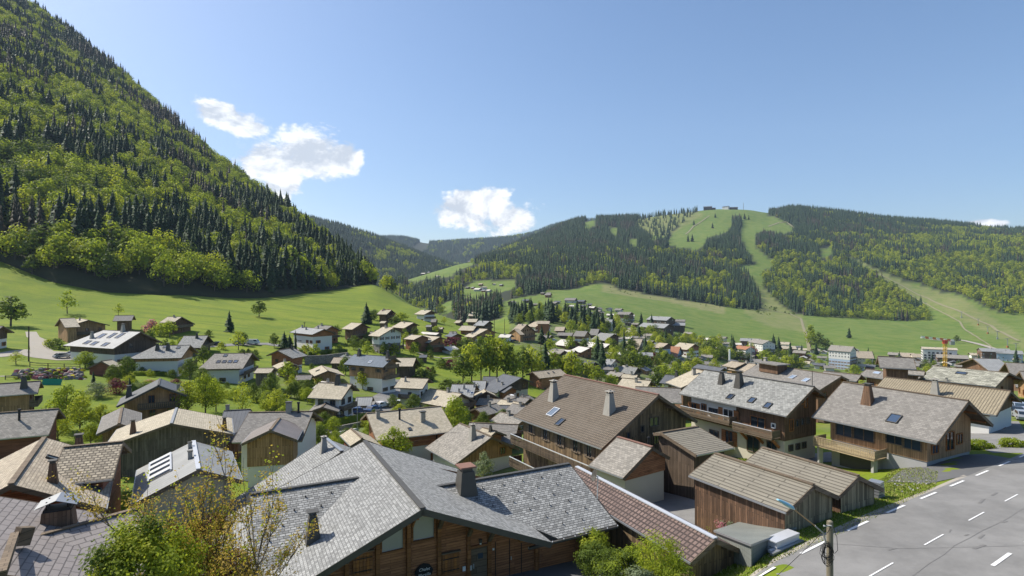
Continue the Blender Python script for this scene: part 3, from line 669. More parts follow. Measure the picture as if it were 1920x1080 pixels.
thr[(px > 1425) & (py > 500)] = .44; thr[(px > 1425) & (py <= 500)] = .55; thr[(px > 1425) & (py < 440)] = .72
thr[(px > 1620) & (py > 445)] = .33; thr[(px > 1620) & (py > 428) & (py <= 445)] = .5; thr[px < 1000] = .55
broad = nb > thr; brown = fbm(X / 50, Y / 50, 55) > .66
keep = ~broad | (RNG.uniform(size=len(X)) < .6)
X, Y, Z, px, py, broad, brown = [a[keep] for a in (X, Y, Z, px, py, broad, brown)]
H = np.where(broad, RNG.uniform(11, 18, len(X)), RNG.uniform(16, 27, len(X)))
print('right forest', len(X))
emit('mountainside_woods', X, Y, Z, broad, brown, H, far=True)
# far hills
X, Y, Z, px, py, j = scatter(HB, -1200, 0, 1600, 2700, 9.5, 3)
k = (px > 520) & (RNG.uniform(size=len(px)) < .95) & ~((fbm(X / 60, Y / 60, 61) > .70)); X, Y, Z = X[k], Y[k], Z[k]; broad = fbm(X / 60, Y / 60, 62) > .62
emit('far_hill_woods', X, Y, Z, broad, np.zeros(len(X), bool), np.where(broad, 14, 20) * RNG.uniform(.8, 1.25, len(X)), far=True)
X, Y, Z, px, py, j = scatter(HC, -1900, 1300, 3000, 4750, 15, 4)
k = (px > 640) & (px < 1180) & (fbm(X / 180, Y / 180, 71) < .66) & ~in_poly(px, py, [(768, 468), (790, 452), (806, 456), (800, 470), (785, 480)]); X, Y, Z = X[k], Y[k], Z[k]; broad = fbm(X / 60, Y / 60, 72) > .7
emit('distant_ridge_woods', X, Y, Z, broad, np.zeros(len(X), bool), 24 * RNG.uniform(.8, 1.25, len(X)), far=True)

# ------------------------------------------------------------------ house builder
CAMV = Vector((0, 0, 0))
def win_mesh(w, h, style, lod):
    """window around local origin, x along the wall, -y outwards"""
    key = (round(w, 2), round(h, 2), style, lod)
    if key in win_mesh.c: return win_mesh.c[key]
    fr = MB(); pn = MB(); fm = {'warm': T_WARM, 'white': T_WHITE, 'wood': T_WOOD, 'orange': T_ORANGE, 'dark': T_DARK}[style.split('+')[0]]
    f = .09; o = -.05
    for x in (-1, 1): fr.box((x * (w / 2 - f / 2), o, 0), (f, .12, h), fm)
    fr.box((0, o, h / 2 - f / 2), (w - 2 * f, .12, f), fm); fr.box((0, o - .02, -h / 2 + f / 2), (w - 2 * f, .16, f), fm)
    if w > .7: fr.box((0, o, 0), (.06, .10, h - 2 * f), fm)
    if '+s' in style:
        sm = {'s': T_WARM, 't': W_BROWN, 'g': T_WOOD}[style.split('+s')[1][:1] or 's'] if len(style.split('+s')[1]) else T_WARM
        for x in (-1, 1): fr.box((x * (w / 2 + w * .24), -.045, 0), (w * .46, .07, h), sm)
    (fr if lod else pn).poly([(-w / 2 + f, -.022, -h / 2 + f), (w / 2 - f, -.022, -h / 2 + f), (w / 2 - f, -.022, h / 2 - f), (-w / 2 + f, -.022, h / 2 - f)], GLASS)
    r = (fr.mesh('window'), None if lod else pn.mesh('pane')); win_mesh.c[key] = r; return r
win_mesh.c = {}
def add_window(parent, p, n, w, h, style, lod, name='window'):
    a, b = win_mesh(w, h, style, lod); o = link(name, a, parent, p - parent.location, math.atan2(n[1], n[0]) + math.pi / 2)
    if b is not None: link('pane', b, o)
    return o
def chim_mesh(style, s=1.0):
    key = (style, s)
    if key in chim_mesh.c: return chim_mesh.c[key]
    b = MB(); c = MB(); k = s
    if style == 'stone':      # tapering savoyard stack on a broad foot, flat slab on short legs
        b.box((0, 0, .9 * k), (1.5 * k, 1.5 * k, 3.2 * k), T_STONE, top=(.5, .5)); b.box((0, 0, 2.6 * k), (.8 * k, .8 * k, .2 * k), T_STONE)
        for x in (-.25, .25):
            for y in (-.25, .25): b.box((x * k, y * k, 2.83 * k), (.12 * k, .12 * k, .26 * k), T_DARK)
        c.box((0, 0, 3.0 * k), (1.05 * k, 1.05 * k, .09 * k), T_STONE); c.box((0, 0, 3.12 * k), (.3 * k, .3 * k, .15 * k), T_STONE)
    elif style == 'dark':
        b.box((0, 0, .8 * k), (1.25 * k, 1.25 * k, 2.4 * k), T_DARK, top=(.55, .55)); b.box((0, 0, 2.1 * k), (.6 * k, .6 * k, .2 * k), T_DARK)
        for x in (-.22, .22):
            for y in (-.22, .22): b.box((x * k, y * k, 2.32 * k), (.07 * k, .07 * k, .24 * k), T_DARK)
        c.box((0, 0, 2.48 * k), (.95 * k, .95 * k, .08 * k), T_DARK)
    elif style == 'clay':
        b.box((0, 0, .45 * k), (1.5 * k, 1.5 * k, 2.1 * k), T_DARK, top=(.68, .68)); c.box((0, 0, 1.85 * k), (1.25 * k, 1.25 * k, .12 * k), T_CLAY); b.box((0, 0, 1.65 * k), (.8 * k, .8 * k, .3 * k), T_DARK)
    elif style == 'wood':
        b.box((0, 0, .9 * k), (1.7 * k, 1.3 * k, 3.4 * k), W_BROWN, top=(.45, .5)); b.box((0, 0, 2.7 * k), (.7 * k, .6 * k, .2 * k), T_DARK)
        c.box((0, 0, 2.95 * k), (1.1 * k, .95 * k, .10 * k), T_DARK); c.box((0, 0, 2.84 * k), (.5 * k, .5 * k, .12 * k), T_DARK)
    elif style == 'pipe':
        b.tube([(0, 0, -.6 * k), (0, 0, 1.3 * k)], .13 * k, T_BLACK, 8); c.tube([(0, 0, 1.32 * k), (0, 0, 1.5 * k)], .2 * k, T_BLACK, 8)
    else:
        b.box((0, 0, .4 * k), (.75 * k, .75 * k, 2.2 * k), T_STONE if style == 'block' else T_DARK); c.box((0, 0, 1.62 * k), (.95 * k, .95 * k, .12 * k), T_DARK); b.box((0, 0, 1.53 * k), (.5 * k, .5 * k, .1 * k), T_DARK)
    r = (b.mesh('chimney'), c.mesh('chimney_cap')); chim_mesh.c[key] = r; return r
chim_mesh.c = {}

class House:
    pass
def slope_pt(h, f, g):
    """point on the roof: f along the ridge from the near end, g down the slope (positive on the C side)"""
    w, d, n = (h.wC, h.dC, h.nC) if g >= 0 else (h.wD, h.dD, h.nD); g = abs(g)
    p = h.B + (h.A - h.B) * f; return Vector((p.x + n.x * w * g, p.y + n.y * w * g, p.z - d * g))
def solve(B, A, C, base=None, D=None, th=None, Y=None, w2=None, hr=None, s=.42, Ex=None):
    """a gabled volume from where its ridge ends and one eave corner are seen; s is the fall of the roof"""
    h = House()
    if hr:
        best = None
        for Yt in np.arange(18, 1500, .5):
            P = unproj(B[0], B[1], Yt); e = P.z - gz(P.x, P.y) - hr
            if best is not None and e * best[0] <= 0: Y = Yt; break
            best = (e, Yt)
    elif base: Y = G.hit(B[0], base) * .985
    h.Y = Y; h.B = unproj(B[0], B[1], Y); P = h.B; ax = A[0] if isinstance(A, tuple) else A; u, v = (C[0] - CX) / F, (HY - C[1]) / F
    def headings(sl):
        k = 1 / sl; a = u * u + 1 - k * k * v * v; b = -2 * (u * P.x + P.y) + 2 * k * k * P.z * v; c = P.x ** 2 + P.y ** 2 - k * k * P.z ** 2
        dd = b * b - 4 * a * c
        if dd < 0: return []
        out = []
        for sg in (-1, 1):
            Yc = (-b + sg * math.sqrt(dd)) / (2 * a)
            if Yc <= 0: continue
            Cv = Vector((u * Yc, Yc, v * Yc)); n = Vector((Cv.x - P.x, Cv.y - P.y, 0)); w = n.length
            if Cv.z >= P.z or w < .5 or w > 40: continue
            n = n.normalized(); r = Vector((-n.y, n.x, 0))
            for r_ in (r, -r):
                ua = (ax - CX) / F; den = r_.x - ua * r_.y
                if abs(den) < 1e-4: continue
                L = (ua * P.y - P.x) / den
                out.append((w, n, r_, L))
        return out
    hint = Vector((math.sin(math.radians(th)), math.cos(math.radians(th)), 0)) if th is not None else Vector((-.55, .83, 0))
    best = None
    if th is None:      # near roofs: both ridge ends are trusted, the ridge is level
        Ya = P.z * F / (HY - A[1]); r_ = unproj(A[0], A[1], Ya) - P; L = r_.length; r_.normalize(); n = Vector((-r_.y, r_.x, 0)); w = (u * P.y - P.x) / (n.x - u * n.y)
        n = n if w > 0 else -n; w = abs(w); d = P.z - v * (P.y + n.y * w); best = (0, max(.2, min(.8, d / w)), w, n, r_, L)
        if not .2 < d / w < .8: print('  near slope', round(d / w, 2), B)
    else:
      for sl in [.30 + .03 * i for i in range(12)]:
        for (w, n, r_, L) in headings(sl):
            sc = .7 * math.acos(max(-1, min(1, r_.dot(hint)))) + (3 if not 2 < L < 45 else 0) + abs(sl / s - 1) * 1.2 + (1.5 if w > 16 else 0)
            if isinstance(A, tuple): q = P + r_ * L; sc += .12 * min(6, abs(proj(q)[1] - A[1])) if q.y > 1 else 2
            if D:
                ud = (D[0] - CX) / F; den = -n.x + ud * n.y; wd_ = (ud * P.y - P.x) / den if abs(den) > 1e-3 else -1
                if wd_ > .5: q = P - n * wd_ - Vector((0, 0, sl * wd_)); sc += .12 * min(8, abs(proj(q)[1] - D[1])) + .5 * abs(math.log(wd_ / w))
                else: sc += 1.5
            if best is None or sc < best[0]: best = (sc, sl, w, n, r_, L)
    if best is None or best[0] > 2.9:
        print('  BAD', B, A, C, best and round(best[0], 2)); r = hint; n = Vector((-r.y, r.x, 0)); n = n if (C[0] - B[0]) * n.x >= 0 else -n; best = (0, s, 5, n, r, 9)
    sc, sl, w, n, r, L = best; L = min(max(L, 3), 45)
    h.r, h.L, h.A = r, L, P + r * L; h.wC, h.dC, h.nC, h.nD = w, w * sl, n, -n
    h.wD = h.wC
    if D:
        ud = (D[0] - CX) / F; den = h.nD.x - ud * h.nD.y
        if abs(den) > 1e-3:
            wd = (ud * P.y - P.x) / den
            if .3 * w < wd < 2.5 * w: h.wD = wd
    if w2: h.wD = w2
    h.ext = 0.0
    if Ex is not None:
        q = P + h.nC * w; ue = (Ex - CX) / F; h.ext = max(0.0, (ue * q.y - q.x) / (r.x - ue * r.y) - L)
    h.dD = h.wD * sl
    if DBG: print('%-16s Y%5.0f hr%5.1f th%5.0f(%s) s%.2f w%5.1f/%4.1f L%5.1f' % (B, h.Y, P.z - gz(P.x, P.y), math.degrees(math.atan2(r.x, r.y)), th, sl, h.wC, h.wD, L))
    return h
DBG = False
def volume(h, root, roof, wall, low=None, h1=2.7, og=.9, oe=.8, org=None, z0=None, rt=.26, walls=True, wall_name='wall', ridge=None, parts=None, open_sides=False, trim=None, z_extra=0):
    """roof slabs and walls of one gabled volume"""
    org = org or root.location; r = h.r; lod = h.Y > 330
    rb = MB(); trim = trim or (T_WOOD if roof not in (R_DARK, R_SLATE, R_SLATE2, R_BLUE) else T_DARK)
    for (w, d, n) in ((h.wC, h.dC, h.nC), (h.wD, h.dD, h.nD)):
        e = Vector((n.x * w, n.y * w, -d)); dn = e.normalized(); up = r.cross(dn); up = up if up.z > 0 else -up
        xt = getattr(h, 'ext', 0.0); A0, B0 = h.A, h.B; A1, B1 = A0 + e + r * xt, B0 + e; t = up * -rt; Ls = e.length
        xb = getattr(h, 'extB', 0.0) if n is h.nC else 0.0; B1 = B1 + r * xb
        if n is not h.nC and xt < 0: A1 = A0 + e; xt = 0.0
        q = [B0, B1, A1, A0]; uv = [(0, 0), (xb, -Ls), (h.L + xt, -Ls), (h.L, 0)]
        nn = (B1 - B0).cross(A1 - B0)
        if nn.z < 0: q = q[::-1]; uv = uv[::-1]
        rb.poly(q, roof, uv)
        lowq = [p + t for p in q][::-1]; rb.poly(lowq, T_WOOD)
        for (a, b) in ((B0, B1), (B1, A1), (A1, A0)): rb.poly([a, b, b + t, a + t] if True else None, trim)
        if not lod:   # verge boards and a gutter line
            for (a, b) in ((B0, B1), (A0, A1)):
                s_ = r * (-.03 if a is B0 else .03); rb.beam(a + t * .55 + s_, b + t * .55 + s_, .05, rt * 1.25, trim)
            if h.Y < 130: rb.beam(B1 + n * .06 - up * .1, A1 + n * .06 - up * .1, .12, .12, trim if roof in (R_DARK, R_SLATE, R_SLATE2) else T_GREY)
    if getattr(h, 'ext', 0) > .3:
        q = [h.A, h.A + Vector((h.nC.x * h.wC, h.nC.y * h.wC, -h.dC)) + r * h.ext, h.A + Vector((h.nD.x * h.wD, h.nD.y * h.wD, -h.dD)) + r * h.ext]
        if (q[1] - q[0]).cross(q[2] - q[0]).z < 0: q = [q[0], q[2], q[1]]
        rb.poly(q, roof)
    if not lod: rb.beam(h.B + Vector((0, 0, .03)), h.A + Vector((0, 0, .03)), .34 if h.Y < 130 else .25, .08, ridge or (T_DARK if trim is T_DARK else T_WOOD))
    if h.Y < 150 and og > .5:   # purlin ends under the verge
        for g in (0.02, .38, .75, -.38, -.75):
            p = slope_pt(h, 0, g) + Vector((0, 0, -rt - .14)); rb.beam(p + r * .12, p + r * (og + .3), .16, .22, T_WARM if wall in (W_HONEY, W_RED, W_BROWN) else T_WOOD)
    ro = rb.build('roof', root, org); h.roof = ro
    fo = House(); og2 = min(og, h.L * .2); fo.B = h.B + r * og2; fo.A = h.A - r * og2 + r * getattr(h, 'ext', 0)
    wc, wd = h.wC - min(oe, h.wC * .25), h.wD - min(oe, h.wD * .25); sC, sD = h.dC / h.wC, h.dD / h.wD
    zs = []
    for P in (fo.B, fo.A):
        for (n, w) in ((h.nC, wc), (h.nD, wd)): q = P + n * w; zs.append(gz(q.x, q.y))
    zb = (min(zs) - .6) if z0 is None else z0; zg = zs[0] if z0 is None else z0
    h.zg = min(zs); h.fB, h.fA, h.wc, h.wd, h.sC, h.sD = fo.B, fo.A, wc, wd, sC, sD
    if not walls: return h
    def ring(P, ins=0.0):
        k = rt * 1.05
        return [P + h.nC * (wc - ins) + Vector((0, 0, -sC * (wc - ins) - k)), P + Vector((0, 0, -k)), P + h.nD * (wd - ins) + Vector((0, 0, -sD * (wd - ins) - k))]
    split = low is not None; zm = max(zs[0], zs[2] if h.nC.y < 0 else zs[1], min(zs)) + h1 if split else zb
    zm = min(zm, min(ring(fo.B)[0].z, ring(fo.B)[2].z) - .4) if split else zb
    def shell(mat, bot, top=None, ins=0.0, name='wall'):
        m = MB(); rB = ring(fo.B + r * ins, ins); rA = ring(fo.A - r * ins, ins)
        if getattr(h, 'ext', 0) > .3: rA[1].z = (rA[0].z + rA[2].z) / 2
        def dn(p, z): return Vector((p.x, p.y, z))
        def face(P, flip, uax):
            nn = (P[1] - P[0]).cross(P[2] - P[0]);
            want = flip
            if nn.dot(want) < 0: P = P[::-1]
            m.poly(P, mat, [((p).dot(uax), p.z) for p in P])
        if top is None:
            for R_, out_ in ((rB, -r), (rA, r)): face([dn(R_[0], bot), dn(R_[2], bot), R_[2], R_[1], R_[0]], out_, h.nC)
            face([dn(rB[0], bot), dn(rA[0], bot), rA[0], rB[0]], h.nC, r); face([dn(rB[2], bot), dn(rA[2], bot), rA[2], rB[2]], h.nD, r)
        else:
            for R_, out_ in ((rB, -r), (rA, r)): face([dn(R_[0], bot), dn(R_[2], bot), dn(R_[2], top), dn(R_[0], top)], out_, h.nC)
            face([dn(rB[0], bot), dn(rA[0], bot), dn(rA[0], top), dn(rB[0], top)], h.nC, r); face([dn(rB[2], bot), dn(rA[2], bot), dn(rA[2], top), dn(rB[2], top)], h.nD, r)
            c4 = [dn(rB[0], top), dn(rA[0], top), dn(rA[2], top), dn(rB[2], top)]; c4 = c4 if (c4[1] - c4[0]).cross(c4[2] - c4[0]).z > 0 else c4[::-1]; m.poly(c4, mat)
        return m.build(name, root, org)
    if split: shell(low, zb, zm, .09, 'ground_floor'); h.wall = shell(wall, zm - .05, None, 0, wall_name)
    else: h.wall = shell(wall, zb, None, 0, wall_name)
    h.zm = zm; return h
def faces(h):
    """(name, origin at ground on the left end, along, outward, length, roof height function)"""
    r, nC, nD = h.r, h.nC, h.nD; k = .3
    fs = []
    def rf(x): return h.B.z - k - (h.sC * (h.wc - x) if x < h.wc else h.sD * (x - h.wc))
    fs.append(('g', h.fB + nC * h.wc, -nC, -r, h.wc + h.wd, rf)); fs.append(('b', h.fA + nC * h.wc, -nC, r, h.wc + h.wd, rf))
    L = (h.fA - h.fB).length
    fs.append(('s', h.fB + nC * h.wc, r, nC, L, lambda x: h.B.z - k - h.sC * h.wc)); fs.append(('d', h.fB + nD * h.wd, r, nD, L, lambda x: h.B.z - k - h.sD * h.wd))
    return fs
def windows(h, root, rs, style='warm', dens=.75, w=1.0, ht=1.15, sides='gsdb', floor0=None, gap=2.7, low_style=None):
    lod = 1 if h.Y > 190 else 0
    for (nm, o, al, out, L, rf) in faces(h):
        if nm not in sides: continue
        mid = o + al * (L / 2)
        if out.dot(-Vector((mid.x, mid.y, 0)).normalized()) < .08: continue
        n = max(1, int(L / gap)); z0 = h.zg if floor0 is None else floor0
        k = 0
        while z0 + 1.5 + 2.65 * k < h.B.z:
            for i in range(n):
                x = L * (i + .5) / n + rs.uniform(-.2, .2); z = z0 + 1.5 + 2.65 * k
                if rs.uniform(0, 1) > dens or z + ht / 2 + .25 > rf(x) or x < w * .9 or x > L - w * .9: continue
                insx = .10 if (hasattr(h, 'zm') and z < h.zm and h.zm > h.zg) else 0.0
                if abs(z - getattr(h, 'zm', -1e9)) < ht / 2 + .1: continue
                p = o + al * x - out * (insx * .9); p = Vector((p.x, p.y, z)); add_window(root, p, out, w, ht, (low_style or (style + '+ss' if '+' not in style and w < 1.3 else style)) if insx else style, lod)
            k += 1
def balcony(h, root, face='g', z=None, x0=0.0, x1=1.0, depth=1.15, mat=None, rail=1.0, lod=None, fancy=False):
    mat = mat or T_WOOD
    for (nm, o, al, out, L, rf) in faces(h):
        if nm != face: continue
        a = o + al * (L * x0); b = o + al * (L * x1); z = z if z is not None else h.zg + 2.6; m = MB()
        a = Vector((a.x, a.y, z)) + out * .03; b = Vector((b.x, b.y, z)) + out * .03; mid = (a + b) / 2; W = (b - a).length
        M = Matrix((al, out, Vector((0, 0, 1)))).transposed()
        m.box(mid + out * depth / 2 + Vector((0, 0, -.08)), (W, depth, .14), mat, M)
        if h.Y > 150: m.box(mid + out * depth + Vector((0, 0, rail * .5)), (W, .07, rail * .9), mat, M)
        else:
            m.box(mid + out * depth + Vector((0, 0, rail)), (W, .12, .07), T_LIGHT if fancy else mat, M); m.box(mid + out * depth + Vector((0, 0, .1)), (W, .07, .08), mat, M)
            st = .19 if h.Y < 90 else .3; nb = int(W / st)
            for i in range(nb + 1):
                p = a + al * (W * i / nb) + out * depth
                if fancy:
                    m.box(p + Vector((0, 0, .30)), (st * .93, .035, .28), mat, M); m.box(p + Vector((0, 0, .78)), (st * .93, .035, .26), mat, M); m.box(p + Vector((0, 0, .53)), (st * .45, .03, .26), mat, M)
                else: m.box(p + Vector((0, 0, rail * .52)), (st * .72, .035, rail * .84), mat, M)
            for p in (a, b): m.box(p + out * depth / 2 + Vector((0, 0, rail * .5)), (.05, depth, rail * .9), mat, M)
        return m.build('balcony', root, root.location)
def put_chimney(h, root, f, g, style='dark', s=1.0):
    s = s * (.8 if h.Y > 90 else .92); p = slope_pt(h, f, g); a, b = chim_mesh(style, round(s, 2)); o = link('chimney', a, root, p - root.location - Vector((0, 0, .1)), math.atan2(h.r.y, h.r.x))
    if h.Y < 300: link('chimney_cap', b, o)
    return o
def put_skylight(h, root, f, g, w=.8, l=1.1, glass=None):
    n = h.nC if g >= 0 else h.nD; ww, d = (h.wC, h.dC) if g >= 0 else (h.wD, h.dD)
    e = Vector((n.x * ww, n.y * ww, -d)).normalized(); up = h.r.cross(e); up = up if up.z > 0 else -up; p = slope_pt(h, f, g) + up * .06
    M = Matrix((h.r, e, h.r.cross(e))).transposed(); m = MB(); q = MB()
    for sgn in (-1, 1): m.box(p + h.r * sgn * (w / 2), (.09, l + .09, .16), T_DARK if glass is None else T_LIGHT, M); m.box(p + e * sgn * (l / 2), (w - .09, .09, .16), T_DARK if glass is None else T_LIGHT, M)
    q.poly([p + h.r * a * w / 2 + e * b * l / 2 + up * .03 for a, b in ((-1, -1), (1, -1), (1, 1), (-1, 1))], glass or GLASS_B)
    o = m.build('skylight', root, root.location); q.build('pane', o, root.location); return o
HOUSES = []
def H(label, B, A, C, base=None, D=None, th=None, Y=None, roof='pale', wall='brown', low=None, h1=2.7, ch=(), sk=(), bal=None, win='warm', wd=.85, name='chalet', cat='chalet', og=.9, oe=.8, w2=None, seed=None, hr=None, s=.42, Ex=None, sides='gsdb', extra=(), group='chalets of the village', z0=None, wsz=(1.0, 1.15), lowst=None, gap=2.7, ridge=None):
    h = solve(B, A, C, base, D, th, Y, w2, hr, s, Ex); mid = (h.A + h.B) / 2
    root = empty(name, (mid.x, mid.y, gz(mid.x, mid.y))); rs = random.Random(seed or int(B[0] * 7 + B[1]))
    if h.Y > 95: og, oe = og * 1.35, oe * 1.35
    if name in ('shed', 'garden_hut'): og, oe = min(og, .35), min(oe, .35)
    volume(h, root, ROOFS[roof], WALLS[wall], WALLS[low] if low else None, h1, og, oe, z0=z0, ridge=ridge)
    for e in extra:
        kw = dict(e); rf_ = kw.pop('roof', roof); wl_ = kw.pop('wall', wall); lo_ = kw.pop('low', None); kw['Y'] = h.Y * .98 if (h.Y > 90 or 'Y' not in kw) else kw['Y']; hh = solve(**kw); volume(hh, root, ROOFS[rf_], WALLS[wl_], WALLS[lo_] if lo_ else None, h1, og * .7, oe * .7); e['h'] = hh
    if win and wd > 0: windows(h, root, rs, win, wd, wsz[0], wsz[1], sides, low_style=lowst, gap=gap)
    for c in ch: put_chimney(h, root, *c)
    for s in sk: put_skylight(h, root, *s)
    if bal is None and name == 'chalet' and wd > .3 and h.Y > 95 and h.B.z - h.zg > 6.2 and rs.random() < .7: bal = [dict(face='g', z=None)]
    for b in (bal or ()): balcony(h, root, **b)
    tag(root, label, cat, group); h.root = root; HOUSES.append((B, h)); return h
# ------------------------------------------------------------------ left side of the village
GR = 'chalets on the left side of the village'
H('big honey timber chalet with wide beige roof at the foot of the left meadow', (166, 600), (150, 589), (123, 613), 637, D=(206, 612), th=-28, Y=172, roof='pale', wall='honey', ch=[(.5, .2, 'block', .8)], bal=[dict(face='g', z=None)], wd=.9, group=GR,
  extra=[dict(B=(112, 597), A=(140, 590), C=(122, 614), D=(64, 605), th=25, Y=176)])
H('small brown barn standing alone at the edge of the left meadow', (251, 591), (216, 591), (255, 599), 616, th=-84, roof='taupe', wall='brown', wd=.2, name='barn', cat='barn', group=GR)
H('chalet half hidden by blossoming bushes, gable dark, above the grey barn', (341, 594), (315, 593), (325, 605), 622, D=(366, 604), th=-50, roof='pale', wall='brown', ch=[(.5, .1, 'block', .8)], group=GR)
H('very wide grey-roofed farmhouse with many roof windows beside the turning road', (264, 622), (195, 619), (212, 654), 689, D=(305, 643), th=-58, Ex=118, roof='metal', wall='dark', low='white', h1=2.2, ch=[(.45, .03, 'stone', .9), (.95, .5, 'stone', .8)], group=GR,
  sk=[(.8, .35, 1.8, 2.2), (.55, .3, 1.4, 2.4), (.35, .28, 1.4, 2.4), (1.0 - .12, .75, 1.8, 1.6), (.66, .78, 1.8, 1.6), (.35, .8, 1.8, 1.6)], win='dark', wd=.5)
H('white and timber chalet with long grey eaves and twin chimneys below the farmhouse', (357, 647), (292, 645), (340, 671), 700, D=(396, 664), th=-64, Ex=240, roof='grey', wall='honey', low='white', h1=2.9, ch=[(.55, .35, 'dark', 1.0), (.85, .35, 'dark', 1.0)], bal=[dict(face='g')], group=GR, wsz=(1.5, 1.0), sk=[(.3, .2), (.7, .12)])
H('chalet with grey pitched roof squeezed behind the twin-chimney house', (390, 629), (345, 640), (376, 652), 660, th=-68, Y=157, roof='grey', wall='greyw', ch=[(.4, .2, 'dark', .9)], group=GR)
H('grey-roofed chalet with four roof windows and white base right of the twin-chimney house', (473, 662), (403, 660), (455, 691), 712, D=(487, 680), th=-62, Ex=371, roof='gravel', wall='greyw', low='white', h1=2.6, ch=[(.2, .05, 'pipe', 1)], sk=[(.75, .55, .9, 1.3), (.6, .55, .9, 1.3), (.45, .55, .9, 1.3), (.3, .55, .9, 1.3), (.68, .15, .9, 1.1)], group=GR, wsz=(1.6, 1.0))
H('brown-roofed house cut off at the left border beside the road', (6, 611), (-60, 611), (27, 623), 652, th=-82, Y=150, roof='taupe', wall='dark', low='white', group=GR)
H('flat grey roof with chimney above the green netting at the left border', (76, 714), (-40, 716), (70, 737), 775, th=-86, Y=112, roof='taupe', wall='honey', ch=[(.25, .45, 'dark', 1.1)], sk=[(.72, .55, 1.0, 1.4, GLASS_S)], group=GR)
H('small rust-red garden shed beside the flowered rockery', (190, 677), (204, 675), (163, 690), 703, D=(213, 687), th=12, roof='pale', wall='brick', wd=0, name='garden_hut', cat='shed', group='huts and sheds')
H('chalet with ribbed grey metal roof and full-width balcony among the garden trees', (297, 722), (300, 716), (218, 762), 785, D=(350, 747), th=8, Y=100, roof='dark', wall='honey', ch=[(.5, .75, 'dark', 1.1), (.3, -.7, 'block', .9)], bal=[dict(face='g', x0=.25, x1=1.0)], group=GR, wsz=(1.1, 1.5))
H('low beige roof tucked behind the big barn gable', (223, 794), (229, 772), (181, 814), 842, D=(264, 789), th=-20, hr=5.5, roof='taupe', wall='honey', wd=0, group=GR)
H('huge weathered barn with pale ridge and bare plank gable facing the camera', (321, 794), (331, 765), (195, 839), 890, D=(438, 828), Y=70, roof='pale', wall='greyw', ch=[(.25, .62, 'wood', .7), (.15, -.85, 'wood', .7)], wd=0, name='barn', cat='barn', group=GR, ridge=T_GREY)
H('red-walled house with speckled grey roof and thin black flue at the left border', (110, 766), (-70, 772), (91, 815), 856, D=(123, 785), th=-76, Y=82, roof='gravel', wall='brick', ch=[(.38, .35, 'pipe', 1.2)], group=GR, wd=.6)
# ------------------------------------------------------------------ left foreground roofs
h = H('old chalet roof of warm beige shingles with two tapered chimneys', (20, 908), (83, 820), (199, 953), D=(-110, 985), Y=38, roof='beige', wall='brick', wd=0, ch=[(.78, .52, 'wood', .75), (.2, .36, 'wood', .6)], sk=[(.6, .28, .7, 1.4), (.25, .78, .6, 1.3)], group='roofs below the camera', og=1.0,
  extra=[dict(B=(230, 828), A=(120, 842), C=(211, 897), th=-112, Y=47.5, roof='shake')])
# seamed roof in the corner: a main slope and a front wing
def corner_house():
    root = empty('chalet', (-30, 30, -19)); h = House(); h.Y = 34; h.r = Vector((-.47, .88, 0)); nR = Vector((.88, .47, 0))
    top = unproj(225, 968, 38.0); h.A = top - nR * 11 + Vector((0, 0, 4.2)); h.B = h.A - h.r * 10; h.wC, h.dC, h.nC = 11, 4.2, nR; h.wD, h.dD, h.nD = 9, 3.6, -nR; h.L = 10
    volume(h, root, R_TCOURSE, W_BROWN, None, og=.6, oe=.6, trim=T_WOOD)
    g = House(); g.Y = 33; g.B = unproj(-40, 1017, 30.3); g.A = unproj(262, 968, 36.4); g.A.z = g.B.z = -13.9; g.r = (g.A - g.B).normalized(); g.L = (g.A - g.B).length
    n = Vector((g.r.y, -g.r.x, 0)); g.nC, g.wC, g.dC = n, 11, 3.9; g.nD, g.wD, g.dD = -n, 1.5, .6
    volume(g, root, R_TCOURSE, W_HONEY, None, og=.5, oe=.6, trim=T_WOOD, ridge=T_WOOD)
    a, b = MB(), MB(); p = unproj(110, 985, 34.4); M = Matrix.Rotation(.5, 3, 'Z')
    a.box(p + Vector((0, 0, -.2)), (1.9, 1.5, 2.4), W_BROWN, M, top=(.75, .8)); b.box(p + Vector((0, 0, 1.05)), (1.3, 1.1, .2), T_BLACK, M)
    for s_ in (-1, 1):
        q = p + Vector((0, 0, 1.62)); b.poly([q + M @ Vector(v) for v in ((0, -.85, .12), (s_ * 1.0, -.85, -.25), (s_ * 1.0, .85, -.25), (0, .85, .12))], T_GREY); b.poly([q + M @ Vector(v) + Vector((0, 0, -.04)) for v in ((0, -.85, .12), (s_ * 1.0, -.85, -.25), (s_ * 1.0, .85, -.25), (0, .85, .12))], T_GREY)
    for x in (-.5, .5):
        for y in (-.4, .4): b.box(p + M @ Vector((x, y, 0)) + Vector((0, 0, 1.35)), (.06, .06, .5), T_BLACK)
    co = a.build('chimney', root, root.location); b.build('chimney_cap', co, root.location)
    # timber wing beam at the near corner
    c = MB(); c.beam(unproj(28, 1003, 30), unproj(2, 1078, 24), .35, .3, T_WOOD); c.beam(unproj(30, 1006, 30), unproj(56, 1004, 30.6), .5, .9, T_WOOD); c.build('beam', root, root.location)
    tag(root, 'chalet with long-coursed taupe tile roof and hooded chimney in the bottom left corner', 'chalet', 'roofs below the camera')
    return g, root
corner_g, corner_root = corner_house()
h = H('modern house with smooth pale grey roof, louvred terrace opening and cream gable', (372, 880), (363, 827), (246, 947), D=(455, 912), Y=46, roof='metal', wall='cream', wd=0, group='roofs below the camera', ch=[(.45, .1, 'block', .5), (.8, .08, 'block', .45)], og=.7, ridge=T_LIGHT)
lv = MB()
for i in range(4):
    a = slope_pt(h, .92 - .16 * i, .78); b = slope_pt(h, .92 - .16 * i, .42); lv.beam(a + Vector((0, 0, .12)), b + Vector((0, 0, .12)), .75, .12, T_LIGHT)
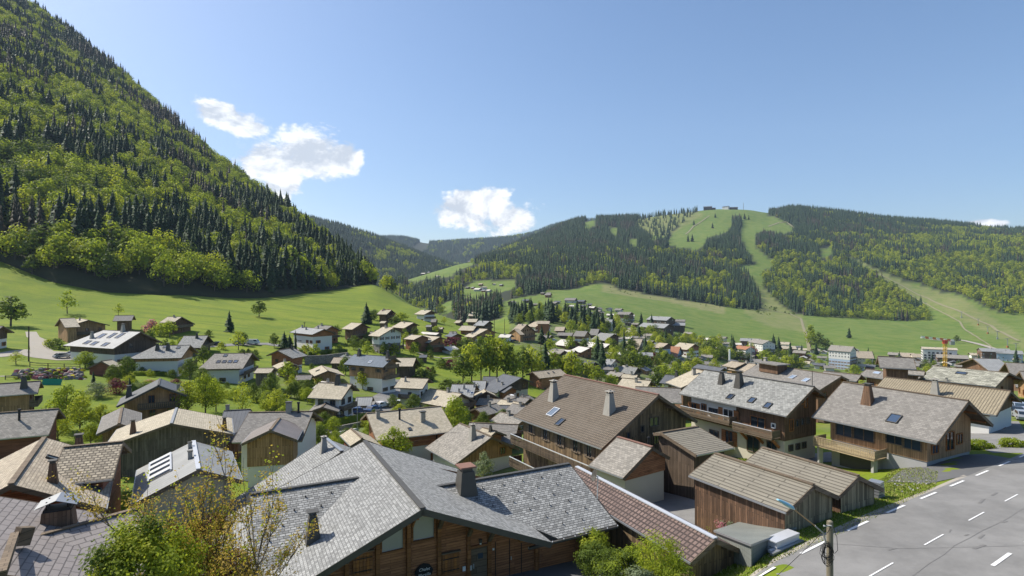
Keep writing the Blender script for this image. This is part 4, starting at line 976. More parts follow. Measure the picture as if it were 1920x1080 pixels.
for g_ in (.42, .78): lv.beam(slope_pt(h, .95, g_) + Vector((0, 0, .1)), slope_pt(h, .36, g_) + Vector((0, 0, .1)), .14, .2, T_LIGHT)
lv.poly([slope_pt(h, f_, g_) + Vector((0, 0, .04)) for f_, g_ in ((.95, .42), (.95, .78), (.36, .78), (.36, .42))], T_BLACK)
lv.build('louvre_panel', h.root, h.root.location)
# ------------------------------------------------------------------ centre left
GC = 'chalets in the middle of the village'
H('taupe-roofed white chalet with small timber gable wing above a blank white wall', (587, 771), (467, 774), (565, 826), th=-92, Y=83, roof='taupe', wall='white', wd=0, group=GC, ch=[(.22, .05, 'pipe', 1.2), (.38, .0, 'block', 1.0)],
  extra=[dict(B=(507, 806), A=(524, 785), C=(452, 832), D=(557, 828), th=6, Y=73, roof='tbar', wall='honey', low='white')])
H('dark gable with grey metal roof peeking out left of the white chalet', (420, 770), (470, 768), (436, 788), hr=6, th=80, roof='dark', wall='brown', wd=.3, group=GC, ch=[(.1, .1, 'block', .9)])
H('white house with thick beige shingle roof, dark carport below', (660, 720), (598, 717), (640, 749), 783, D=(674, 733), th=-66, Y=98, roof='pale', wall='white', low=None, ch=[(.42, .03, 'dark', 1.1)], win='wood', wd=.8, wsz=(1.3, 1.2), group=GC, bal=[dict(face='g', z=None)])
H('open timber carport with two-tone roof in front of the thick-roofed white house', (604, 763), (616, 752), (578, 772), 790, D=(634, 775), th=-6, hr=3.6, roof='taupe', wall='old', wd=0, name='carport', cat='carport', group='huts and sheds')
H('four-storey timber apartment house with blue slate roof and stacked balconies', (738, 669), (665, 664), (718, 689), 735, D=(752, 680), th=-52, Y=158, roof='blue', wall='honey', low='white', h1=3.0, ch=[(.12, .1, 'dark', 1.0), (.85, .1, 'dark', 1.1)], sk=[(.42, .62, .9, .9, GLASS_S)], bal=[dict(face='g', z=-25.4), dict(face='g', z=-22.6), dict(face='g', z=-20.1, x0=.2, x1=.8)], win='wood+sg', wd=.75, wsz=(1.1, 1.0), group=GC)
H('plain brown barn with big beige roof leaning behind the blue-slate apartment house', (780, 671), (742, 669.5), (774, 687), 704, D=(787, 681), th=-68, Y=172, roof='pale', wall='dark', wd=.1, name='barn', cat='barn', group=GC)
H('chalet with short grey hipped roof and bare plank walls above the long hedge wall', (520, 657), (549, 654), (549, 672), 697, D=(499, 667), th=52, Y=152, roof='grey', wall='red', low='white', h1=2.5, ch=[(.8, .15, 'dark', .8)], group=GC, wd=.3, w2=None)
H('square grey plank hut with pale roof beside the shrubs', (514, 690), (483, 689), (507, 699.5), 725, th=-80, Y=128, roof='pale', wall='greyw', wd=.2, name='shed', cat='shed', group='huts and sheds')
H('low beige-roofed farm building with wide garage doors in front of the hedge wall', (615, 695), (603, 687), (588, 706), 719, D=(647, 704), th=-20, Y=148, roof='pale', wall='honey', sk=[(.5, .5, 1.0, 1.2)], wd=.4, group=GC, extra=[dict(B=(586, 703), A=(556, 703), C=(582, 712), th=-84, Y=142, roof='taupe')])
H('tiny hut with yellowish roof left of the blue-slate apartment house', (644, 670), (626, 673), (650, 676), 688, th=-84, Y=166, roof='beige', wall='dark', wd=0, name='garden_hut', cat='shed', group='huts and sheds')
H('chalet with grey roof, brown upper floor and gleaming white base behind the cypress', (608, 617), (565, 613), (585, 627.5), 658, D=(631, 626), th=-52, Y=205, roof='metal', wall='red', low='white', h1=4.2, ch=[(.9, .1, 'block', .9), (.6, .35, 'block', .9), (.25, .02, 'block', .9)], group=GC, wd=.5)
H('brown chalet gable rising behind the grey-roofed chalet with the white base', (623, 611), (597, 609.5), (607, 621), 642, D=(641, 620), th=-52, Y=226, roof='taupe', wall='red', ch=[(.7, .1, 'block', .9)], group=GC)
H('brown chalet with beige roof and open porch at the meadow foot', (679, 606), (659, 604), (660, 618), 638, D=(696, 616), th=-48, Y=236, roof='pale', wall='brown', bal=[dict(face='g')], group=GC)
H('tall white three-storey house with stone base and dark wooden gable top', (739, 614), (718, 612), (711, 631), 661, D=(759, 624), th=-50, Y=215, roof='pale', wall='white', low='stone', h1=3.0, ch=[(.6, .12, 'block', 1.0)], win='white+st', wd=.95, group=GC)
H('dark chalet with beige roof just behind the white three-storey house', (776, 605), (752, 603), (757, 615.5), 628, D=(787, 613), th=-58, Y=252, roof='pale', wall='brown', ch=[(.6, .2, 'block', .8)], group=GC)
H('long red-brown chalet with low double roof above the blue tarpaulin', (825, 631.5), (793, 630), (804, 643), 658, D=(836, 641), th=-66, Y=222, roof='pale', wall='red', group=GC, extra=[dict(B=(792, 629), A=(772, 628), C=(776, 637), th=-62, Y=228)])
H('two-storey chalet highest on the green slope with white terrace base', (809, 582), (790, 580), (795, 590), 602, D=(820, 589), th=-52, Y=318, roof='pale', wall='brown', low='white', h1=2.4, ch=[(.6, .1, 'block', .9)], group=GC)
H('chalet with reddish leaves in front at the top left of the slope', (734, 581), (715, 579), (725, 589.5), 600, D=(742, 588), th=-52, Y=300, roof='pale', wall='brown', ch=[(.7, .1, 'block', .9)], group=GC)
H('small garage-like hut below the chalet with the reddish tree', (725, 602), (716, 601), (721, 606), 613, th=-55, roof='pale', wall='brown', wd=0, name='garden_hut', cat='shed', group='huts and sheds')
H('little brown hut right below the chalet highest on the slope', (819, 598), (811, 598), (817, 604), 611, th=-60, roof='taupe', wall='brown', wd=0, name='garden_hut', cat='shed', group='huts and sheds')
H('grey hut on the grass below the slope-top chalet', (810, 609), (801, 609), (808, 613), 619, th=-60, roof='grey', wall='greyw', wd=0, name='garden_hut', cat='shed', group='huts and sheds')
H('tiny dark cabin with pale roof on the grass', (831, 613.5), (822, 613), (829, 617), 622, th=-60, roof='pale', wall='dark', wd=0, name='garden_hut', cat='shed', group='huts and sheds')
H('lonely hut with flat dark roof in the grass below the red-brown chalet', (801, 665), (791, 664), (802, 668), 677, th=-80, roof='dark', wall='dark', wd=0, name='garden_hut', cat='shed', group='huts and sheds')
H('long low lean-to on the grass bank', (824, 624), (792, 616), (818, 628), 631, th=-70, Y=262, roof='white', wall='greyw', wd=0, name='shed', cat='shed', group='huts and sheds')
H('small house with beige roof at the left of the crest hamlet', (866, 601), (856, 600), (861, 605.5), 611, th=-60, roof='pale', wall='brown', group=GC, D=(872, 605))
H('chalet with long beige roof standing on the skyline of the meadow', (900, 585), (880, 584), (902, 591), 599, th=-86, Y=345, roof='pale', wall='brown', group=GC)
H('beige-roofed chalet in the middle of the crest hamlet', (896, 598), (876, 597), (893, 604), 611, th=-72, Y=312, roof='pale', wall='brown', group=GC)
H('house with bluish metal roof in the crest hamlet', (918, 602), (898, 600), (907, 611), 621, D=(927, 612), th=-54, Y=288, roof='metal', wall='dark', ch=[(.5, .3, 'block', .8)], group=GC)
H('wide beige roof in front of the crest hamlet', (894, 611), (866, 609), (887, 620), 629, th=-68, Y=262, roof='pale', wall='red', group=GC, ch=[(.1, .1, 'block', .8)])
H('second wide beige roof in front of the crest hamlet, nearer the tall trees', (915, 617), (886, 615), (896, 627), 634, th=-58, Y=255, roof='pale', wall='honey', group=GC)
H('rust-red shed at the bend of the little track', (856, 621.5), (843, 621), (857, 624), 630, th=-84, roof='taupe', wall='brick', wd=0, name='shed', cat='shed', group='huts and sheds')
H('big timber chalet with broad beige roof right of the tall trees', (988, 608), (972, 607), (976, 620), 638, D=(1008, 621), th=-40, Y=275, roof='beige', wall='honey', ch=[(.4, .2, 'block', .9)], bal=[dict(face='g')], group=GC, extra=[dict(B=(964, 617), A=(972, 612), C=(953, 625), D=(975, 626), th=-10, Y=262)])
H('red-brown chalet with white base and double beige roof, beyond the tall trees', (1020, 604.5), (1003, 602), (1003, 613.5), 622, D=(1036, 612), th=-48, Y=335, roof='beige', wall='red', low='white', h1=2.6, group=GC, extra=[dict(B=(1031, 602), A=(1007, 601), C=(1032, 606), th=-84, Y=350)])
H('low grey-plank stable with beige roof near the track', (1060, 613), (1042, 612), (1063, 618.5), 623, th=-84, Y=320, roof='beige', wall='brown', group=GC)
H('dark flat-roofed workshop above the grassy bank', (1075, 624), (1047, 622), (1078, 628), 637, th=-80, Y=282, roof='taupe', wall='dark', group=GC)
H('timber chalet with white balcony front at the wood edge', (1102, 621), (1080, 621), (1108, 628), 642, th=-82, Y=278, roof='taupe', wall='honey', low='white', h1=2.6, bal=[dict(face='s')], group=GC, ch=[(.2, .0, 'block', .8)])
H('dark chalet with grey roof behind the timber chalet with white balcony', (1124, 617), (1108, 617), (1128, 625), 634, th=-70, Y=310, roof='taupe', wall='dark', group=GC)
H('large dark barn with pale grey roof behind the white-roofed chalets', (1152, 626), (1126, 624), (1133, 639), 648, D=(1164, 634), th=-50, Y=262, roof='grey', wall='dark', name='barn', cat='barn', group=GC)
GW = 'timber chalets with bleached roofs'
H('new orange timber chalet with bleached roof, hindmost of the bleached-roof cluster', (1077, 638.5), (1052, 637), (1062, 649), 656, D=(1093, 650), th=-46, Y=250, roof='white', wall='honey', ch=[(.6, .3, 'block', .7), (.3, .3, 'block', .7)], group=GW)
H('long new chalet with bleached roof at the left of the bleached-roof cluster', (1079, 657), (1035, 648), (1068, 669), 674, D=(1086, 667), th=-48, Y=225, roof='white', wall='honey', ch=[(.6, .5, 'block', .7)], group=GW)
H('small new chalet with red shaded front in the bleached-roof cluster', (1107, 652), (1085, 650.5), (1089, 661), 670, D=(1113, 656), th=-48, Y=230, roof='white', wall='red', bal=[dict(face='s')], group=GW)
H('largest bleached-roof chalet with orange gable at the right of its cluster', (1144, 645), (1104, 638), (1132, 653.5), 660, D=(1160, 652), th=-52, Y=240, roof='white', wall='honey', ch=[(.5, .4, 'block', .7), (.8, .3, 'block', .7)], group=GW)
H('low ochre house with long white roof below the bleached-roof chalets', (1162, 660), (1124, 660), (1164, 665.5), 675, th=-86, Y=218, roof='white', wall='honey', group=GW)
H('chalet with octagonal beige roof beside the dark cypress', (1205, 636), (1188, 636), (1213, 649), 656, th=-75, Y=252, roof='beige', wall='cream', D=None, group=GC)
H('dark slate-roofed house left of the blue-grey roofed one', (1116, 679), (1092, 676), (1107, 688), 697, D=(1126, 687), th=-58, Y=182, roof='dark', wall='greyw', group=GC)
H('cream two-storey house with blue-grey tin roof', (1155, 674), (1138, 673), (1143, 688), 699, D=(1163, 681), th=-50, Y=182, roof='metal', wall='cream', low=None, ch=[(.4, .25, 'block', .8)], win='wood', wd=.9, group=GC)
H('grey house with ridged pale roof below the bushes', (1196, 689), (1160, 686), (1188, 702), 711, D=(1206, 700), th=-58, Y=170, roof='grey', wall='greyw', ch=[(.6, .05, 'block', .8)], group=GC)
H('white flat-fronted house with U-shaped pale roof', (1224, 661), (1197, 659), (1225, 668), 686, th=-84, Y=205, roof='metal', wall='white', group=GC, ch=[(.5, .4, 'block', .8)])
H('chalet with beige roof and blue-shaded lower floor at the bend of the lane', (1253, 644), (1236, 643), (1240, 653), 671, D=(1262, 651), th=-48, Y=222, roof='beige', wall='brown', low='blue', h1=4.5, group=GC)
H('low link building with orange clay roof between two chalets', (1276, 650), (1256, 649), (1282, 662), 672, th=-70, Y=218, roof='rust', wall='blue', group=GC, wd=.6)
H('wide red-brown chalet with white ground floor beside the curving lane', (1303, 645), (1274, 643), (1288, 656), 671, D=(1314, 656), th=-42, Y=220, roof='pale', wall='red', low='white', h1=2.5, ch=[(.5, .2, 'block', .9)], group=GC)
H('pale yellow roofed barn between the tall trees and the brown-tiled house', (998, 697), (1050, 692), (1012, 709.5), 722, D=(986, 707), th=72, Y=158, roof='beige', wall='red', sk=[(.45, .45, .5, 1.0), (.65, .4, .5, 1.0)], wd=.3, name='barn', cat='barn', group=GC, oe=.4)
H('long dark-roofed barn complex beside the tall trees', (978, 708), (944, 702), (930, 737), 746, D=(1000, 722), th=-50, Y=138, roof='dark', wall='dark', low='cream', h1=1.6, ch=[(.7, .45, 'block', .8)], wd=.3, name='barn', cat='barn', group=GC)
H('small roof of pale blue sheet behind the dark barn complex', (912, 714), (886, 716), (915, 722), 735, th=-84, Y=165, roof='metal', wall='red', name='shed', cat='shed', group=GC, wd=0)
H('dark slate chalet behind the pale grey sheet roof', (930, 706), (906, 707), (933, 716), 730, th=-70, Y=172, roof='dark', wall='dark', group=GC)
H('house with pale grey sheet roof, stone chimneys and roof windows', (893, 721), (848, 717), (887, 745), 768, D=(912, 733), th=-62, Y=122, roof='metal', wall='greyw', ch=[(.45, .35, 'stone', .55), (.05, .18, 'stone', .55), (.62, .6, 'block', .7)], sk=[(.25, .55, .8, 1.0, GLASS_B), (.0 + .08, .68, .8, 1.0, GLASS_B)], group=GC)
H('small timber gable with beige roof in front of the pale grey sheet roof', (912, 734), (908, 728), (889, 746), 765, D=(931, 739), th=-10, Y=115, roof='pale', wall='dark', group=GC, wd=.4)
H('beige-roofed house with tall aerial and roof window behind the leafy tree', (866, 738), (806, 724), (838, 764), 780, D=(893, 752), th=-48, Y=108, roof='pale', wall='cream', ch=[(.4, .05, 'block', .9)], sk=[(.55, .55, .7, 1.4)], group=GC)
H('white house with beige roof, long balcony and parked car below, next to the lane', (804, 710), (752, 705), (792, 729), 763, D=(813, 719), th=-62, Y=130, roof='pale', wall='white', ch=[(.75, .35, 'stone', .5)], bal=[dict(face='s', z=-27.6)], win='wood', wd=.9, group=GC)
H('flat-roofed white garage beside the lane', (699, 744), (668, 744), (702, 750), 764, th=-80, Y=112, roof='metal', wall='cream', wd=0, name='garage', cat='garage', group='huts and sheds')
H('wide two-panelled beige roof with three chimneys behind the green bush', (687, 775), (826, 761), (706, 826), D=(676, 800), th=66, hr=7.2, roof='pale', wall='red', low='white', h1=2.2, ch=[(.12, .2, 'block', 1.0), (.38, .35, 'pipe', 1.6), (.66, .5, 'block', 1.3)], sk=[(.45, .75, .5, .6)], group=GC, wd=.5)
H('chalet with speckled grey-brown roof, worn white valley strip and orange timber wall', (922, 819), (862, 791), (853, 871), D=(974, 841), th=-38, hr=5.6, roof='gravel', wall='honey', ch=[(.3, .25, 'stone', .85)], win='warm', wd=.5, group=GC, low='white', h1=2.0)
H('short pale gable roof behind the speckled grey-brown roof', (931, 808), (905, 797), (915, 822), D=(950, 815), hr=4.6, th=-45, roof='pale', wall='red', ch=[(.3, .2, 'dark', .6)], group=GC, wd=.4)
H('small dark tin-roofed hut beneath the brown-tiled farmhouse', (956, 760), (930, 765), (962, 775), D=None, th=-80, hr=3.4, roof='dark', wall='old', wd=0, name='shed', cat='shed', group='huts and sheds')
H('pinkish low roof behind the dark tin-roofed hut', (982, 746), (958, 748), (985, 752), 762, th=-84, Y=104, roof='rust', wall='dark', wd=0, name='shed', cat='shed', group='huts and sheds')
H('beige corner roof beneath the balcony of the brown-tiled farmhouse', (972, 796), (955, 800), (976, 812), th=-80, hr=4.4, roof='taupe', wall='red', wd=0, group=GC)
H('plain beige roof wedge between the green bush and the grey slate roof', (679, 822), (658, 804), (657, 836), D=(716, 835), th=-40, hr=5.2, roof='pale', wall='brick', wd=0, group='roofs below the camera', w2=None)
h = H('long blue-grey slate roof with white snow bars behind the big slate roof', (641, 846), (612, 822), (430, 990), D=(690, 872), Y=54, roof='slate', wall='brown', wd=0, ch=[(.5, .1, 'stone', .55)], group='roofs below the camera', ridge=T_GREY)
# ------------------------------------------------------------------ right side: the near chalets
GN = 'large chalets beside the road'
hb = H('large old farmhouse with brown tiled roof, two stone chimneys and long balcony', (1235, 740), (1059, 702.5), (1128, 841), D=(1308, 800), Y=65, roof='brown', wall='old', wd=0, og=1.1, ch=[(.82, .5, 'stone', .9), (.22, .46, 'stone', .9)], group=GN, ridge=T_CLAY, name='farmhouse', cat='farmhouse', h1=2.5)
put_skylight(hb, hb.root, .68, .72, 1.1, 1.5, GLASS_S); put_skylight(hb, hb.root, .52, .84, .8, 1.2)
for x, fl in ((.12, 0), (.33, 0), (.52, 0), (.72, 0), (.88, 0)):
    for (nm, o, al, out, L, rf) in faces(hb):
        if nm == 's': p = o + al * (L * (1 - x)); add_window(hb.root, Vector((p.x, p.y, rf(0) - 1.25)), out, .95, 1.5 if x > .2 else 1.2, 'wood+sg', 0)
for (x, z, w_, h_) in ((.30, -4.4, .6, .8), (.46, -3.9, .6, .8), (.60, -3.3, 1.5, 1.1), (.63, -5.2, .9, 1.6)):
    for (nm, o, al, out, L, rf) in faces(hb):
        if nm == 'g': p = o + al * (L * x); add_window(hb.root, Vector((p.x, p.y, hb.B.z + z)), out, w_, h_, 'wood', 0)
balcony(hb, hb.root, 's', hb.B.z - hb.dC - 3.0, -.02, 1.02, 1.7, W_DARK, 1.05, fancy=True); balcony(hb, hb.root, 's', hb.B.z - hb.dC - 5.9, .62, 1.02, 1.9, W_DARK, 1.05, fancy=True)
h = H('small rendered annex with speckled shed roof leaning on the brown-tiled farmhouse', (1223, 838), (1158, 819), (1168, 896), D=(1256, 858), Y=57, roof='gravel', wall='red', low='cream', h1=2.9, wd=0, ch=[(.2, -.2, 'pipe', .8)], group=GN, name='annex', cat='annex', og=.2, oe=.5, ridge=T_CLAY)
_b = House(); _b.Y = 60; _b.B = Vector((15.86, 61.2, -15.35)); _b.r = Vector((.87, .49, 0)); _b.L = 5.4; _b.A = _b.B + _b.r * 5.4; _b.nC = Vector((.49, -.87, 0)); _b.nD = -_b.nC; _b.wC, _b.dC, _b.wD, _b.dD = 4.9, 1.15, 1.2, .3
_r = empty('barn', (_b.B.x, _b.B.y, -22)); volume(_b, _r, R_OLIVE, W_DARK, None, .4, .5); tag(_r, 'tall grey plank barn with dark slatted roof right of the brown-tiled farmhouse', 'barn', GN)
h2 = H('large chalet with speckled grey slate roof, long fretwork balconies and cream base', (1527, 725), (1322, 693), (1475, 780), D=(1552, 748), Y=71, roof='grey', wall='brown', low='cream', h1=3.0, wd=0, og=1.1, oe=1.2, ch=[(.72, .38, 'dark', .75), (.55, .38, 'dark', .95)], sk=[(.53, .78, .75, 1.0), (.34, .76, .75, 1.0), (.19, .82, .75, 1.0)], group=GN, ridge=T_DARK)
zf = h2.B.z - h2.dC - 3.1
balcony(h2, h2.root, 's', zf, .04, .42, 1.6, T_WOOD, 1.0, fancy=True); balcony(h2, h2.root, 's', zf + .5, .46, 1.02, 1.6, T_WOOD, 1.0, fancy=True); balcony(h2, h2.root, 's', zf - 2.9, .50, .82, 1.5, T_WOOD, .95, fancy=True)
wm = MB()
for (nm, o, al, out, L, rf) in faces(h2):
    if nm == 's':
        a = o + al * (L * .47) + out * .06; b = o + al * (L * .985) + out * .06; z0, z1 = zf - .1, rf(0) - .2
        wm.poly([Vector((a.x, a.y, z0)), Vector((b.x, b.y, z0)), Vector((b.x, b.y, z1)), Vector((a.x, a.y, z1))], W_WHITE)
        wm.build('render_panel', h2.root, h2.root.location)
        for x, z, w_, h_, st in ((.95, .3, 1.1, 1.5, 'warm+ss'), (.83, .2, .9, 1.9, 'warm'), (.72, .6, 1.5, 1.0, 'dark'), (.55, .3, 1.7, 1.9, 'white+ss'), (.25, .4, 2.2, 1.5, 'warm'), (.10, .6, .6, .6, 'white')):
            p = o + al * (L * x) + out * (.08 if x > .46 else .01); add_window(h2.root, Vector((p.x, p.y, zf + 1.1 + z * .3)), out, w_, h_, st, 0)
        for x, w_, h_ in ((.72, 1.6, 1.0), (.55, 1.3, 1.9), (.30, 1.9, 2.0), (.12, 1.4, 2.0)):
            p = o + al * (L * x) - out * .09; add_window(h2.root, Vector((p.x, p.y, zf - 1.75)), out, w_, h_, 'wood' if x != .55 else 'warm+ss', 0)
    if nm == 'g':
        for x, z, w_, h_, st in ((.20, 1.5, .8, 1.5, 'orange'), (.38, 1.6, .7, .9, 'wood'), (.54, 1.7, .7, .9, 'wood'), (.72, 1.7, .8, .9, 'wood'), (.38, 4.1, .6, .8, 'orange'), (.54, 4.4, .7, 1.1, 'orange'), (.66, 4.0, .7, 1.3, 'orange'), (.2, -1.3, .9, .8, 'wood'), (.42, -1.3, .9, .8, 'wood'), (.62, -1.3, .9, .8, 'wood')):
            p = o + al * (L * x) - out * (.09 if z < 0 else 0); add_window(h2.root, Vector((p.x, p.y, zf + z)), out, w_, h_, st, 0)
# carved brackets under the balconies
bk = MB()
for (nm, o, al, out, L, rf) in faces(h2):
    if nm == 's':
        for x in (.05, .2, .36):
            p = o + al * (L * x); p = Vector((p.x, p.y, zf - .15)); bk.beam(p - Vector((0, 0, 1.1)), p + out * 1.3, .16, .3, T_ORANGE)
bk.build('bracket', h2.root, h2.root.location)
h3 = H('newer log chalet with taupe roof, hooded wooden chimney and corner balcony over a garage', (1816, 751), (1581, 716), (1756, 831), D=(1862, 796), Y=60, roof='taupe', wall='honey', low='grender', h1=.6, wd=0, og=1.5, oe=1.3, ch=[(.66, .42, 'wood', .85)], sk=[(.38, .68, 1.1, 1.3)], group=GN, ridge=T_WOOD)
for (nm, o, al, out, L, rf) in faces(h3):
    if nm == 's':
        for x, w_, h_, st in ((.14, 1.9, 1.4, 'wood'), (.30, 1.9, 1.1, 'wood'), (.62, 2.4, 1.9, 'wood'), (.84, 2.0, 1.9, 'wood')):
            p = o + al * (L * x); add_window(h3.root, Vector((p.x, p.y, rf(0) - 1.35)), out, w_, h_, st, 0)
    if nm == 'g':
        for x, w_, h_, z in ((.16, 1.3, 1.0, -1.3), (.5, 1.6, 2.0, -.8), (.72, 1.2, 1.2, -.8)):
            p = o + al * (L * x); add_window(h3.root, Vector((p.x, p.y, h3.B.z - h3.dC + z)), out, w_, h_, 'orange', 0)
balcony(h3, h3.root, 's', h3.B.z - h3.dC - 3.0, .38, 1.05, 2.3, T_PALE, 1.0)
gp = MB()
for (nm, o, al, out, L, rf) in faces(h3):
    if nm == 's':
        zt = h3.B.z - h3.dC - 3.2
        for x, y in ((1.02, 1.6), (.42, 1.6)):
            p = o + al * (L * x) + out * y; g = gz(p.x, p.y) - .4; gp.box(Vector((p.x, p.y, (g + zt) / 2)), (.45, .45, zt - g), W_GREYR)
        a, b = o + al * (L * .44) + out * .05, o + al * (L * .98) + out * .05; z0, z1 = gz(a.x, a.y) - .8, zt - .1
        gp.poly([Vector((a.x, a.y, z0)), Vector((b.x, b.y, gz(b.x, b.y) - .4)), Vector((b.x, b.y, z1)), Vector((a.x, a.y, z1))], W_GREYR)
        a, b = a + al * .6 + out * .05, b - al * 1.0 + out * .05
        gp.poly([Vector((a.x, a.y, z0)), Vector((b.x, b.y, z0)), Vector((b.x, b.y, z1 - .5)), Vector((a.x, a.y, z1 - .5))], T_DARK)  # dark sheet stands in for the shaded inside of the open garage
gp.build('garage_front', h3.root, h3.root.location)
h4 = H('long chalet with honey-coloured tile roof and squat stone chimney behind the log chalet', (1895, 733), (1660, 707), (1868, 778), D=(1916, 772), Y=80, roof='tan', wall='brown', wd=.4, ch=[(.5, .52, 'stone', .85)], group=GN, low='white', h1=2.4)
h5 = H('chalet roofed with big rough mottled stone slabs at the right border', (1892, 699), (1751, 686), (1867, 725), D=(1919, 723), Y=108, roof='stone', wall='honey', wd=.3, sk=[(.55, .35, 1.6, 1.2)], ch=[(.62, .98, 'block', .5)], group=GN)
H('broad building with ribbed green-grey metal roof behind the stone-slab chalet', (1873, 673), (1824, 667), (1838, 684), D=(1883, 681), th=-40, Y=165, roof='metal', wall='brown', wd=.2, ch=[(.4, .3, 'block', 1.0)], group=GN)
H('brown-grey roofed building at the right border behind the stone-slab chalet', (1972, 684), (1885, 677), (1948, 708), th=-58, Y=140, roof='taupe', wall='brown', group=GN)
H('second brown-grey roof at the right border, nearer and lower', (1990, 700), (1912, 694), (1965, 722), th=-58, Y=112, roof='taupe', wall='honey', group=GN)
H('long low taupe roof behind the honey-tiled chalet', (1728, 705), (1625, 693), (1713, 718), th=-50, Y=112, roof='taupe', wall='honey', sk=[(.75, .35, 1.2, .8, GLASS_S)], group=GN)
H('taupe roof squeezed between the slate-roofed chalet and the long low roof', (1615, 703), (1545, 694), (1606, 715), th=-62, Y=118, roof='taupe', wall='honey', group=GN, w2=None)
h = H('long brown-shingled roof with a dormer behind the speckled slate roof', (1578, 705), (1424, 682), (1537, 731), D=(1592, 715), th=-46, Y=98, roof='taupe', wall='brown', ch=[(.86, .2, 'stone', .8)], sk=[(.42, .55, .9, 1.2, GLASS_S), (.25, .6, .9, 1.2, GLASS_S)], group=GN)
dm = MB(); p = slope_pt(h, .72, .35); M = Matrix((h.r, h.nC, Vector((0, 0, 1)))).transposed()
dm.box(p + Vector((0, 0, .5)), (4.4, 2.4, 1.6), W_BROWN, M); dm.box(p + Vector((0, 0, 1.4)) + h.nC * .2, (5.6, 3.4, .2), R_TAUPE, M); dm.build('dormer', h.root, h.root.location)
H('pale ribbed double roof left of the brown-shingled roof', (1418, 683), (1384, 678), (1398, 698), th=-46, Y=180, roof='beige', wall='honey', group=GN, ch=[(.5, .05, 'block', .9)])
H('pale roof strip adjoining the pale ribbed double roof', (1397, 681), (1372, 677), (1378, 690), th=-46, Y=182, roof='beige', wall='honey', group=GN, wd=0)
H('dark chalet with anthracite roof and small front gable behind the speckled slate roof', (1358, 690), (1308, 680), (1348, 697), th=-60, Y=165, roof='dark', wall='brown', group=GN)
H('dark low roof behind the pale ribbed double roof', (1386, 677), (1370, 674), (1380, 680), th=-60, Y=205, roof='dark', wall='brown', group=GN, wd=0)
H('long pale roof with metal cowl left of the speckled slate roof', (1336, 700), (1304, 691), (1277, 727), th=-34, Y=128, roof='pale', wall='brown', ch=[(.55, .3, 'block', 1.2)], group=GN, wd=0)
H('white house with dark slate roof amid the garden trees', (1284, 706), (1248, 703), (1272, 722), D=(1290, 714), th=-66, Y=160, roof='dark', wall='white', ch=[(.4, .1, 'dark', .9)], group=GN, wd=.8)
H('low brown-roofed chalet with red walls left of the speckled slate roof', (1276, 728), (1258, 727), (1278, 742), th=-76, Y=118, roof='taupe', wall='red', group=GN)
H('pale stained roof with aerial mast behind the brown-tiled farmhouse', (1221, 714), (1167, 709), (1210, 731), th=-62, Y=140, roof='pale', wall='white', ch=[(.45, .3, 'block', .9)], group=GN)
H('smaller pale roof above the stained one', (1196, 703), (1168, 702), (1192, 710), th=-66, Y=160, roof='pale', wall='grender', ch=[(.4, .1, 'block', .8)], group=GN)
H('long hall with mossy brown roof on the valley floor', (1712, 671), (1646, 665), (1706, 684), D=(1718, 688), th=-68, hr=10, roof='taupe', wall='brown', group='buildings of the town centre', wd=.2)
H('low hall with white sheet roof in front of the mossy brown hall', (1708, 684), (1653, 680), (1704, 694), th=-72, hr=7, roof='metal', wall='white', group='buildings of the town centre', wd=.2)
H('long low grey roof in front of the white sheet roof', (1734, 696), (1668, 690), (1732, 704), th=-76, hr=7, roof='gravel', wall='brown', group='buildings of the town centre', wd=0)
# the double gabled barn by the road
b1_ = H('low double barn beside the road with slatted olive roof, its front gable over bleached boards', (1526, 909), (1341, 850), (1474, 960), D=(1573, 931), Y=41.5, roof='olive', wall='old2', wd=0, og=.35, oe=.3, group='barn by the road', name='barn', cat='barn')
b2_ = solve((1610, 892), (1429, 839), (1573, 929), D=(1657, 915), Y=44.5); volume(b2_, b1_.root, R_OLIVE, WALLS['old2'], None, .35, .3)
for hh in (b1_, b2_):
    m = MB()
    for (nm, o, al, out, L, rf) in faces(hh):
        if nm == 'g':
            q = [(0.02, -4), (L - .02, -4), (L - .02, rf(L) - o.z), (hh.wc, rf(hh.wc) - o.z), (0.02, rf(0) - o.z)]
            pts = [Vector((o.x + al.x * x + out.x * .04, o.y + al.y * x + out.y * .04, (o.z + z) if z > -3.9 else hh.zg - .5)) for x, z in q]; m.poly(pts, W_OLIVE, [(p.dot(al), p.z) for p in pts])
    m.build('gable_boards', b1_.root, b1_.root.location)
# brown tiled carport roof in front
bt = H('long low carport with glossy red-brown interlocking tiles and silver ridge', (1342, 1010), (1081, 875), (1295, 1054), D=(1408, 1032), Y=37.2, roof='redbr', wall='old', wd=0, og=.6, oe=.4, group='barn by the road', name='carport', cat='carport', ridge=T_LIGHT)
dish = MB(); p = unproj(1120, 935, 38.0); q = unproj(1121, 893, 38.0); dish.tube([p, q], .035, T_LIGHT, 8); dn = Vector((-.9, -.3, .3)).normalized(); a_ = dn.cross(Vector((0, 0, 1))).normalized(); b_ = a_.cross(dn)
c_ = q + Vector((-.18, 0, .05)); rim = [c_ + (a_ * math.cos(t) * .34 + b_ * math.sin(t) * .42) + dn * .08 for t in [k * math.pi / 10 for k in range(20)]]
dish.tube([q + Vector((0, 0, -.05)), c_], .03, T_DARK, 6)
db = MB()
for k in range(20): db.poly([c_ - dn * .03, rim[k], rim[(k + 1) % 20]], T_DARK); db.poly([c_ - dn * .06, rim[(k + 1) % 20], rim[k]], T_DARK)
db.tube([c_ - b_ * .4 + dn * .05, c_ - b_ * .2 + dn * .45], .015, T_DARK, 5)
